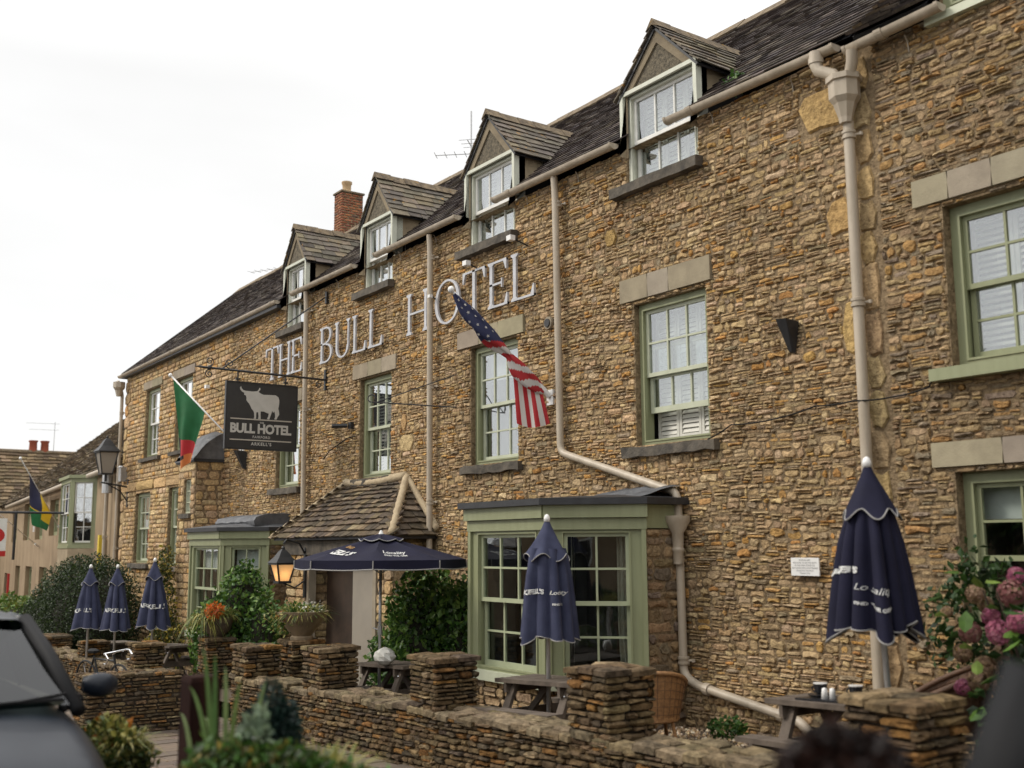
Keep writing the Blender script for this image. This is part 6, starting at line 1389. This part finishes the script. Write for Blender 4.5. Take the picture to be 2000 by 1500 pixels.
def head(c, r, cols):
    p = MB()
    for i in range(int(420*(r/.1)**1.5)):
        v = V(rg.gauss(0, 1), rg.gauss(0, 1), rg.gauss(0, 1)).normalized(); q = Vector(c)+v*r*rg.uniform(.82, 1.05); a = v.orthogonal().normalized(); b = v.cross(a); s_ = .0135*rg.uniform(.7, 1.3); tt = pal(rg, cols, .25); ro = rg.uniform(0, 1.5)
        for k in range(4):
            d_ = a*math.cos(ro+k*1.571)+b*math.sin(ro+k*1.571); e_ = v.cross(d_); p.add([q, q+d_*s_*.55+e_*s_*.4+v*.004, q+d_*s_+v*.002, q+d_*s_*.55-e_*s_*.4+v*.004], [(0, 1, 2, 3)], tt)
    h_ = p.build('flower_head', M_petal, t)
def at(px, py, Yw): dr = (fw+rt*((px-1000)/FPX)+up*((750-py)/FPX)); k = (Yw-CAMP.y)/dr.y; return CAMP+dr*k
for px, py, yy, r, cc in ((1975, 1160, -1.0, .105, RS), (1905, 1160, -.9, .075, BZ), (1895, 1235, -1.1, .085, RS), (1880, 1275, -1.15, .07, BZ), (1950, 1235, -1.3, .09, PK), (1985, 1125, -.9, .07, PK), (1935, 1205, -1.1, .07, PK),
                       (1925, 1305, -1.2, .09, BZ), (1958, 1275, -1.1, .07, BZ), (1912, 1330, -1.3, .08, BZ), (1880, 1342, -1.2, .06, PK), (1990, 1215, -1.35, .08, PK), (1850, 1195, -.8, .045, BZ), (1960, 1340, -1.2, .08, BZ), (1925, 1180, -.8, .06, BZ)):
    head(at(px, py, yy), r*.8, cc)
for k in range(60):                                             # big single leaves on the outside
    c = V(rg.uniform(-4.1, -3.0), rg.uniform(-1.65, -.9), rg.uniform(.35, 1.5)); a = V(rg.gauss(0, 1), rg.gauss(-.6, 1), rg.gauss(-.3, .6)).normalized(); b = a.cross(V(0, 0, 1)).normalized(); n_ = a.cross(b); L_ = rg.uniform(.10, .17); tt = pal(rg, [(.06, .13, .02), (.09, .17, .03), (.03, .07, .015), (.14, .20, .04)], .2)
    p = MB(); p.add([c, c+a*L_*.3+b*L_*.28+n_*.012, c+a*L_*.7+b*L_*.24+n_*.012, c+a*L_, c+a*L_*.7-b*L_*.24+n_*.012, c+a*L_*.3-b*L_*.28+n_*.012, c+a*L_*.5-n_*.005], [(0, 1, 6), (1, 2, 6), (2, 3, 6), (3, 4, 6), (4, 5, 6), (5, 0, 6)], tt); p.build('leaf', M_leaf, t)

# ---------------------------------------------------------------- bicycle, post, foreground planting
t = thing('bicycle', 'dark bicycle with drop handlebars propped behind the low wall, only its bars and saddle showing', 'bicycle', (0, 0, 0))
for X in (-.42, .42):
    p = MB(); p.tube([V(X+.27*math.cos(k*.2618), 0, .27+.27*math.sin(k*.2618)) for k in range(25)], .014, 6, caps=False); wl = p.build('wheel', M_rubber, t)
    p = MB(); 
    for k in range(10): p.tube([(X, 0, .27), (X+.26*math.cos(k*.628), 0, .27+.26*math.sin(k*.628))], .002, 3)
    p.build('spoke', M_chrome, wl)
p = MB(); F_ = [((-.42, 0, .27), (-.10, 0, .26)), ((-.10, 0, .26), (-.2, 0, .62)), ((-.2, 0, .60), (-.42, 0, .27)), ((-.2, 0, .58), (.30, 0, .58)), ((-.1, 0, .26), (.31, 0, .52)), ((.30, 0, .66), (.33, 0, .5)), ((.33, 0, .5), (.42, 0, .27))]
for a, b in F_: p.tube([a, b], .014, 7)
p.build('frame', M_black, t)
p = MB(); p.tube([(.28, 0, .66), (.34, 0, .70)], .013, 6)
for s_ in (-1, 1): p.tube([(.34, 0, .70), (.34, s_*.16, .70), (.40, s_*.17, .70), (.45, s_*.17, .65), (.40, s_*.17, .58), (.34, s_*.17, .57)], .013, 7)
p.build('handlebar', M_chrome, t); p = MB(); p.ball((-.22, 0, .68), .11, 8, sc=(1.2, .55, .3)); p.build('saddle', M_plastic, t)
p = MB(); p.tube([(-.1, -.03, .26), (-.02, -.06, .18)], .01, 6); p.ball((-.1, 0, .26), .05, 8, sc=(1, .4, 1)); p.build('crank', M_chrome, t)
t.location = V(-15.2, -3.55, zg(-15.2)-.02)*S; t.rotation_euler = (R(6), 0, R(15))

pb = V(-4.69, -5.95, zg(-4.7)-.1)
t = thing('wooden_post', 'thick dark reddish wooden post at the lower left foreground', 'post', pb)
p = MB(); c = pb; h = .066; zt = 1.055; vs = []
for z, k in ((0, 1), (zt-pb.z-.02, 1), (zt-pb.z, .88)): vs += [c+V(sx*h*k, sy*h*k, z) for sx, sy in ((-1, -1), (1, -1), (1, 1), (-1, 1))]
p.add(vs, [(4*i+j, 4*i+(j+1) % 4, 4*i+4+(j+1) % 4, 4*i+4+j) for i in range(2) for j in range(4)]+[(8, 9, 10, 11)]); p.build('timber', M_postwood, t); p = MB(); p.box(c.x-.1, c.x+.1, c.y-.1, c.y+.1, pb.z+.25, pb.z+.27); p.build('band', M_postwood, t)

def fthing(name, label, cat, px, py, dist): 
    dr = (fw+rt*((px-1000)/FPX)+up*((750-py)/FPX)).normalized(); c = CAMP+dr*dist; return thing(name, label, cat, (c.x, c.y, zg(c.x)-.1)), c
# boxy clipped planter hedge beside the car
t, c = fthing('planter_hedge', 'clipped yellow-green box hedge in a trough beside the dark car', 'hedge', 222, 1440, 6.6)
rg = random.Random(20); p = MB(); pts = []
for i in range(4200):
    f_ = rg.randrange(5); a, b = rg.uniform(-1, 1), rg.uniform(-1, 1); k = rg.uniform(.88, 1.03); q = (V(a, b, k) if f_ < 2 else V(a, -k, b) if f_ == 2 else V(k, a, b) if f_ == 3 else V(-k, a, b)); pts.append(V(c.x-.10+q.x*.30, c.y+.02+q.y*.16, .34+q.z*.22+zg(c.x)))
leaf_cloud(p, pts, .035, OLV, rg); leaf_cloud(p, blob_pts((c.x-.12, c.y, .60+zg(c.x)), (.26, .13, .09), 1100, rg), .045, OLV+STRAW+[(.35, .12, .02)], rg); tuft(p, (c.x+.02, c.y+.06, 0.58+zg(c.x)), .10, 220, rg, STRAW, L=.2); p.build('foliage', M_leaf, t, kind='stuff')
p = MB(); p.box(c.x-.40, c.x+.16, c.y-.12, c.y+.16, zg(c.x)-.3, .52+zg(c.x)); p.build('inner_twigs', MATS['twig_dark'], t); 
# grasses, conifer and low leaves in the near bed
t, c = fthing('arching_grass', 'tall arching green grass blades in front of the wooden post', 'grass plant', 450, 1450, 4.3); rg = random.Random(22)
for i, (tx, ty, bw) in enumerate(((352, 1392, .5), (395, 1260, .4), (370, 1340, .3), (420, 1275, .2), (520, 1330, .3), (400, 1400, .35), (470, 1330, .2), (440, 1300, .2), (495, 1400, .25), (365, 1480, .2))):
    dr = (fw+rt*((tx-1000)/FPX)+up*((750-ty)/FPX)).normalized(); tip = CAMP+dr*(4.3+rg.uniform(-.25, .25)); b = V(c.x+rg.uniform(-.05, .05), c.y+rg.uniform(-.05, .05), zg(c.x)+.1); md = b.lerp(tip, .62)+V(0, 0, .28+.06*bw); p = MB(); pts = []
    for k in range(13): q = k/12; pts.append(b*(1-q)**2+md*2*q*(1-q)+tip*q*q)
    vs = []; 
    for k, q in enumerate(pts): w_ = .010*math.sin(math.pi*min(1, (k+1.5)/13.5))**.6; s_ = rt*w_; vs += [q-s_, q+V(0, 0, -.004), q+s_]
    p.add(vs, [(3*k+j, 3*k+3+j, 3*k+4+j, 3*k+1+j) for k in range(12) for j in (0, 1)], pal(rg, [(.10, .17, .045), (.14, .20, .06), (.07, .13, .035)], .2)); p.build('blade', M_leaf, t)
p = MB(); tuft(p, (c.x, c.y, zg(c.x)+.3), .06, 60, rg, [(.10, .17, .045), (.14, .20, .06)], L=.42, droop=.9, w=.009); p.build('lower_blades', M_leaf, t, kind='stuff')
t, c = fthing('dwarf_conifer', 'small dark blue-green dwarf conifer in the near planting', 'conifer', 525, 1450, 4.4); rg = random.Random(23); p = MB()
for (px, py, sz) in ((530, 1372, .05), (560, 1405, .045), (500, 1425, .05), (535, 1420, .06), (565, 1440, .05), (520, 1465, .07), (560, 1480, .06)):
    dr = (fw+rt*((px-1000)/FPX)+up*((750-py)/FPX)).normalized(); q = CAMP+dr*4.4; leaf_cloud(p, blob_pts(q, (sz, sz, sz*1.7), 420, rg), .022, [(.008, .025, .02), (.014, .035, .028), (.02, .045, .035)], rg)
p.build('foliage', M_leaf, t, kind='stuff'); p = MB(); p.tube([V(c.x, c.y, zg(c.x)-.1), V(c.x, c.y, c.z+.1)], [.02, .008], 6); p.build('trunk', M_bark, t)
t, c = fthing('leafy_plant', 'low yellow-green leafy plants filling the near bed at the bottom', 'plants', 520, 1500, 4.2); rg = random.Random(24); p = MB()
for px, py, sz in ((600, 1530, .10), (690, 1545, .09), (760, 1560, .09), (415, 1500, .09), (480, 1500, .09), (450, 1480, .06), (560, 1505, .09), (620, 1520, .08), (520, 1500, .08), (390, 1520, .08)):
    dr = (fw+rt*((px-1000)/FPX)+up*((750-py)/FPX)).normalized(); q = CAMP+dr*4.2; leaf_cloud(p, blob_pts(q, (sz*1.2, sz, sz), 330, rg), .036, OLV+GRN, rg)
leaf_cloud(p, blob_pts((c.x, c.y, zg(c.x)+.2), (.5, .3, .45), 3000, rg), .045, OLV+GRN, rg); p.build('foliage', M_leaf, t, kind='stuff')
t, c = fthing('leafy_plant', 'pale grey-green leafy sprigs beside the dwarf conifer', 'plants', 495, 1440, 4.25); p = MB(); leaf_cloud(p, blob_pts(c, (.05, .05, .10), 120, rg), .045, [(.16, .22, .14), (.22, .28, .18)], rg); p.tube([V(c.x, c.y, zg(c.x)-.1), c], .006, 5); p.build('foliage', M_leaf, t, kind='stuff')
t, c = fthing('golden_grass', 'golden feathery grass clump at the bottom of the near bed', 'grass plant', 630, 1530, 4.4); p = MB(); tuft(p, c, .12, 420, rg, STRAW, L=.26, droop=.9, w=.010); p.tube([V(c.x, c.y, zg(c.x)-.1), c], .03, 5); p.build('foliage', M_leaf, t, kind='stuff')
t, c = fthing('bronze_shrub', 'very near out of focus dark bronze shrub at the bottom right', 'shrub', 1640, 1560, 1.9); p = MB(); rg = random.Random(30)
for px, py, sz in ((1640, 1500, .062), (1590, 1515, .055), (1700, 1520, .058), (1640, 1570, .11), (1740, 1560, .06)):
    dr = (fw+rt*((px-1000)/FPX)+up*((750-py)/FPX)).normalized(); q = CAMP+dr*1.9; leaf_cloud(p, blob_pts(q, (sz, sz, sz), 900, rg), .022, [(.022, .010, .008), (.012, .007, .006), (.035, .015, .010)], rg)
p.build('foliage', M_leaf, t, kind='stuff'); p = MB(); p.tube([V(c.x, c.y, zg(c.x)-.1), c], [.03, .02], 6); p.build('stem', M_bark, t)
t = thing('planting_bed', None, None, (-4, -5.8, zg(-4))); t['kind'] = 'structure'; p = MB(); p.prism([(-5.6, -6.2), (-.4, -6.9), (-.6, -5.2), (-4.4, -5.25)], lambda u, v, d: V(u, v, zg(u)+d), -.3, -.02); p.build('soil', M_soil, t)

# ---------------------------------------------------------------- cars
def car(label, x, y, paint, name='parked_car', rr_t=-1.25, rr_b=-1.62, sc=1.0):
    t = thing(name, label, 'car', (0, 0, 0))
    st = [(1.76, .30, .50, .50), (1.72, .30, .60, .62), (1.55, .26, .68, .68), (1.2, .24, .73, .72), (.86, .24, .77, .74), (.4, .22, .80, .75), (-.4, .22, .82, .75), (-1.1, .22, .84, .75), (-1.55, .26, .85, .72), (-1.74, .30, .80, .66), (-1.78, .34, .66, .62)]
    def sec(s_):
        X, zb, zt, w = s_; return [(X, -w*.80, zb), (X, -w*.97, zb+.06), (X, -w, (zb+zt)/2-.04), (X, -w*.985, zt-.13), (X, -w*.93, zt-.045), (X, -w*.80, zt-.008), (X, -w*.4, zt+.012), (X, 0, zt+.018),
                                   (X, w*.4, zt+.012), (X, w*.80, zt-.008), (X, w*.93, zt-.045), (X, w*.985, zt-.13), (X, w, (zb+zt)/2-.04), (X, w*.97, zb+.06), (X, w*.80, zb)]
    p = MB(); n = 15; vs = [V(q[0], q[1], q[2]*1.42) for s_ in st for q in sec(s_)]; p.add(vs, [(i*n+j, (i+1)*n+j, (i+1)*n+j+1, i*n+j+1) for i in range(len(st)-1) for j in range(n-1)]+[tuple(range(n)), tuple(range((len(st)-1)*n, len(st)*n))[::-1]]+[(i*n, i*n+n-1, (i+1)*n+n-1, (i+1)*n) for i in range(len(st)-1)])
    b = p.build('body', paint, t, smooth=True); sub = b.modifiers.new('s', 'SUBSURF'); sub.levels = 2; sub.render_levels = 2
    # cabin: dark glass house with painted pillars and roof
    ws_b, ws_t = .84, .16; wb, wt_ = .665, .555; zb, zt = 1.115, 1.52
    B4 = [V(ws_b, -wb, zb), V(ws_b+.06, 0, zb+.005), V(ws_b, wb, zb), V(rr_b, wb, zb+.03), V(rr_b, -wb, zb+.03)]; T4 = [V(ws_t, -wt_, zt-.035), V(ws_t+.05, 0, zt-.01), V(ws_t, wt_, zt-.035), V(rr_t, wt_, zt-.05), V(rr_t, -wt_, zt-.05)]
    gl = MB(); gl.add([B4[0], B4[1], T4[1], T4[0]], [(0, 1, 2, 3)]); gl.add([B4[1], B4[2], T4[2], T4[1]], [(0, 1, 2, 3)]); ws_ = gl.build('windscreen', M_carglass, t)
    gl = MB(); gl.add([B4[3], B4[4], T4[4], T4[3]], [(0, 1, 2, 3)]); gl.build('rear_window', M_carglass, t)
    for s_, (a, b_, c_, d_) in ((-1, (0, 4, 4, 0)), (1, (2, 3, 3, 2))): gl = MB(); gl.add([B4[a], B4[b_], T4[c_], T4[d_]], [(0, 1, 2, 3)]); gl.build('side_window', M_carglass, t)
    p = MB(); rv = []
    rows = [(ws_t+.06, zt-.03, wt_+.005), (ws_t-.15, zt-.004, wt_+.015), (-.3, zt+.012, wt_+.02), (-.9, zt-.004, wt_+.015), (rr_t-.06, zt-.045, wt_+.0)]
    for X, Z, W in rows: rv += [V(X, -W, Z-.03), V(X, -W*.9, Z+.002), V(X, -W*.45, Z+.02), V(X+.03*(X > .1), 0, Z+.026), V(X, W*.45, Z+.02), V(X, W*.9, Z+.002), V(X, W, Z-.03)]
    p.add(rv, [(i*7+j, i*7+j+1, i*7+j+8, i*7+j+7) for i in range(4) for j in range(6)]); p.build('roof', paint, t, smooth=True)
    for a, b_, w_ in ((B4[0], T4[0], .055), (B4[2], T4[2], .055), (B4[3], T4[3], .10), (B4[4], T4[4], .10)): p = MB(); p.tube([a+V(.02, 0, -.03), a.lerp(b_, .5)+V(.01, 0, .012), b_+V(0, 0, .005)], w_*.62, 8); p.build('pillar', M_plastic, t, smooth=True)
    for s_ in (-1, 1):
        p = MB(); p.tube([V(ws_t, s_*(wt_+.008), zt-.035), V(-.3, s_*(wt_+.02), zt-.015), V(rr_t, s_*(wt_+.005), zt-.06)], .022, 6); p.build('roof_rail', M_chrome if paint is M_carblack else paint, t, smooth=True)
        p = MB(); p.tube([V(-.35, s_*(wb), zb+.02), V(-.40, s_*(wt_+.005), zt-.04)], .03, 6); p.build('door_pillar', M_plastic, t)
        p = MB(); m_ = V(.60, s_*.84, 1.175); q = []
        for i in range(6):
            k = i/5; r_ = math.sin(math.pi*(k*.84+.08))**.5
            q += [m_+V(.055*r_*math.cos(a)+.02*math.sin(math.pi*k), s_*(-.10+.16*k), .060*r_*math.sin(a)) for a in [j*math.pi/5 for j in range(10)]]
        p.add(q, [(i*10+j, i*10+(j+1) % 10, (i+1)*10+(j+1) % 10, (i+1)*10+j) for i in range(5) for j in range(10)]+[tuple(range(10)), tuple(range(50, 60))]); mi = p.build('door_mirror', paint, t, smooth=True, auto=60)
        p = MB(); p.frame(m_+V(-.058, -.045 if s_ < 0 else -.085, -.04), (.004, 0, 0), (0, .13, 0), (0, 0, .08)); p.build('mirror_glass', M_chrome, mi)
        p = MB(); p.tube([m_+V(0, -s_*.10, -.05), m_+V(.02, -s_*.2, -.10)], .022, 6); p.build('mirror_arm', M_plastic, mi)
        p = MB(); p.frame((1.60, s_*.42-.14, .68), (.10, 0, 0), (0, .28, 0), (-.10, 0, .13)); p.build('headlight', M_carglass, t)
        p = MB(); p.frame((-1.76, s_*.50-.12, .80), (.03, 0, 0), (0, .24, 0), (0, 0, .18)); p.build('rear_light', M_red, t)
        for X in (1.08, -1.08):
            p = MB(); p.lathe((0, 0, 0), [(.20, -.09), (.27, -.085), (.28, -.06), (.28, .06), (.27, .085), (.20, .09)], 24); p.v = [V(X+q.x*1.1, s_*.66+q.z, .31+q.y*1.1) for q in p.v]; wl = p.build('wheel', M_rubber, t, smooth=True, auto=40)
            p = MB(); p.lathe((0, 0, 0), [(.19, -.092), (.06, -.07), (.05, .07), (.19, .092)], 10); p.v = [V(X+q.x*1.1, s_*.66+q.z, .31+q.y*1.1) for q in p.v]; p.build('rim', M_pole, wl)
    for y0_ in (-.30, .12): p = MB(); p.tube([V(.90, y0_, 1.14), V(.86, y0_+.30, 1.145), V(.80, y0_+.5, 1.16)], .008, 5); p.build('wiper', M_plastic, t)
    p = MB(); p.frame((.80, -.60, 1.135), (.06, 0, 0), (0, 1.2, 0), (0, 0, .012)); p.build('scuttle', M_plastic, t)
    p = MB(); p.frame((1.735, -.42, .50), (.03, 0, 0), (0, .84, 0), (0, 0, .18)); p.build('grille', M_plastic, t)
    p = MB(); p.box(-1.5, .6, -.56, .56, .45, 1.06); p.box(-.1, .0, -.45, -.1, 1.0, 1.33); p.box(-.1, .0, .1, .45, 1.0, 1.33); p.build('interior', M_plastic, t)
    p = MB(); p.frame((.30, -.10, 1.39), (.02, 0, 0), (0, .2, 0), (0, 0, .05)); p.build('interior_mirror', M_plastic, t)
    p = MB(); p.frame((.36, -.52, 1.29), (-.005, 0, .012), (0, .12, 0), (-.12, 0, .10)); p.build('screen_sticker', M_white, t)
    t.location = V(x, y, zg(x)-.325)*S; t.rotation_euler = (0, R(-2.4), 0); t.scale = (sc, sc, sc); return t
car('dark blue-grey car at the lower left, seen from its front windscreen and bonnet', -6.50, -6.93, M_car, sc=1.07)
car('black car cut off by the right edge very near the camera', .88, -5.46, M_carblack, sc=1.05, rr_t=-1.60, rr_b=-1.72)

# ---------------------------------------------------------------- across the street (seen only in the window reflections), plus a tree added out of view for shade
for i, (x0_, x1_, y, h) in enumerate(((-60, -44, -15.5, 5.8), (-43, -30, -15, 5.2), (-29, -17, -15.5, 6.2), (-15.8, -4, -15, 5.4), (-3, 14, -15.3, 6.0))):
    z0 = zg((x0_+x1_)/2)-.2; t = thing('street_house', 'stone house across the street seen in the window reflections, number %s along' % ('one', 'two', 'three', 'four', 'five')[i] if False else ('stone house across the street, ' + ('farthest left', 'with low eaves at left', 'tallest of the row', 'opposite the bay windows', 'behind the camera')[i]), 'house', ((x0_+x1_)/2, y-3, z0), 'houses across the street')
    p = MB(); p.box(x0_, x1_, y-6, y, z0, z0+h*.62); p.build('wall', M_render, t)
    p = MB(); p.add([(x0_-.2, y+.3, z0+h*.6), (x1_+.2, y+.3, z0+h*.6), (x1_+.2, y-3, z0+h), (x0_-.2, y-3, z0+h), (x0_-.2, y-6.3, z0+h*.6), (x1_+.2, y-6.3, z0+h*.6)], [(0, 1, 2, 3), (3, 2, 5, 4), (0, 3, 4), (1, 5, 2)]); p.build('roof', M_slate, t)
    xx = x0_+1
    while xx < x1_-1.5:
        for zz_ in (.5, 2.3):
            if zz_+1.1 < h*.6: p = MB(); p.box(xx, xx+.9, y-.02, y+.03, z0+zz_, z0+zz_+1.1); w_ = p.build('window', M_white, t); p = MB(); p.box(xx+.07, xx+.83, y+.031, y+.04, z0+zz_+.07, z0+zz_+1.03); p.build('pane', M_dark, w_)
        xx += 2.3

def street_tree(label, x, y, h, cr, n, seed):
    t = thing('street_tree', label, 'tree', (x, y, zg(x)-.35)); rg = random.Random(seed); b = V(x, y, zg(x)-.4)
    p = MB(); p.tube([b, b+V(.05, 0, h*.3), b+V(-.03, .05, h*.55), b+V(.1, 0, h*.8)], [.17, .13, .10, .04], 10); p.build('trunk', M_bark, t, smooth=True)
    for k in range(6): a = k*1.05; p = MB(); p.tube([b+V(0, 0, h*(.35+.05*k)), b+V(math.cos(a)*cr*.5, math.sin(a)*cr*.5, h*(.5+.05*k)), b+V(math.cos(a)*cr*.85, math.sin(a)*cr*.85, h*(.58+.05*k))], [.06, .04, .015], 6); p.build('limb', M_bark, t)
    p = MB()
    for k in range(9):
        a = rg.uniform(0, 6.28); q = b+V(math.cos(a)*cr*.5*rg.random(), math.sin(a)*cr*.5*rg.random(), h*rg.uniform(.55, .85)); leaf_cloud(p, blob_pts(q, (cr*.6, cr*.6, h*.2), n//9, rg, lump=.5, shell=.7), .17, GRN+YEW, rg)
    p.build('crown', M_leaf, t, kind='stuff')
street_tree('leafy tree added out of view beside the black car to shade the right end', 3.4, -4.6, 7.6, 3.1, 15000, 3)  # unseen, added to keep sky light off the right end of the front
street_tree('street tree across the road seen in the bay window reflections', -12.5, -13.2, 6.0, 2.2, 8000, 4)
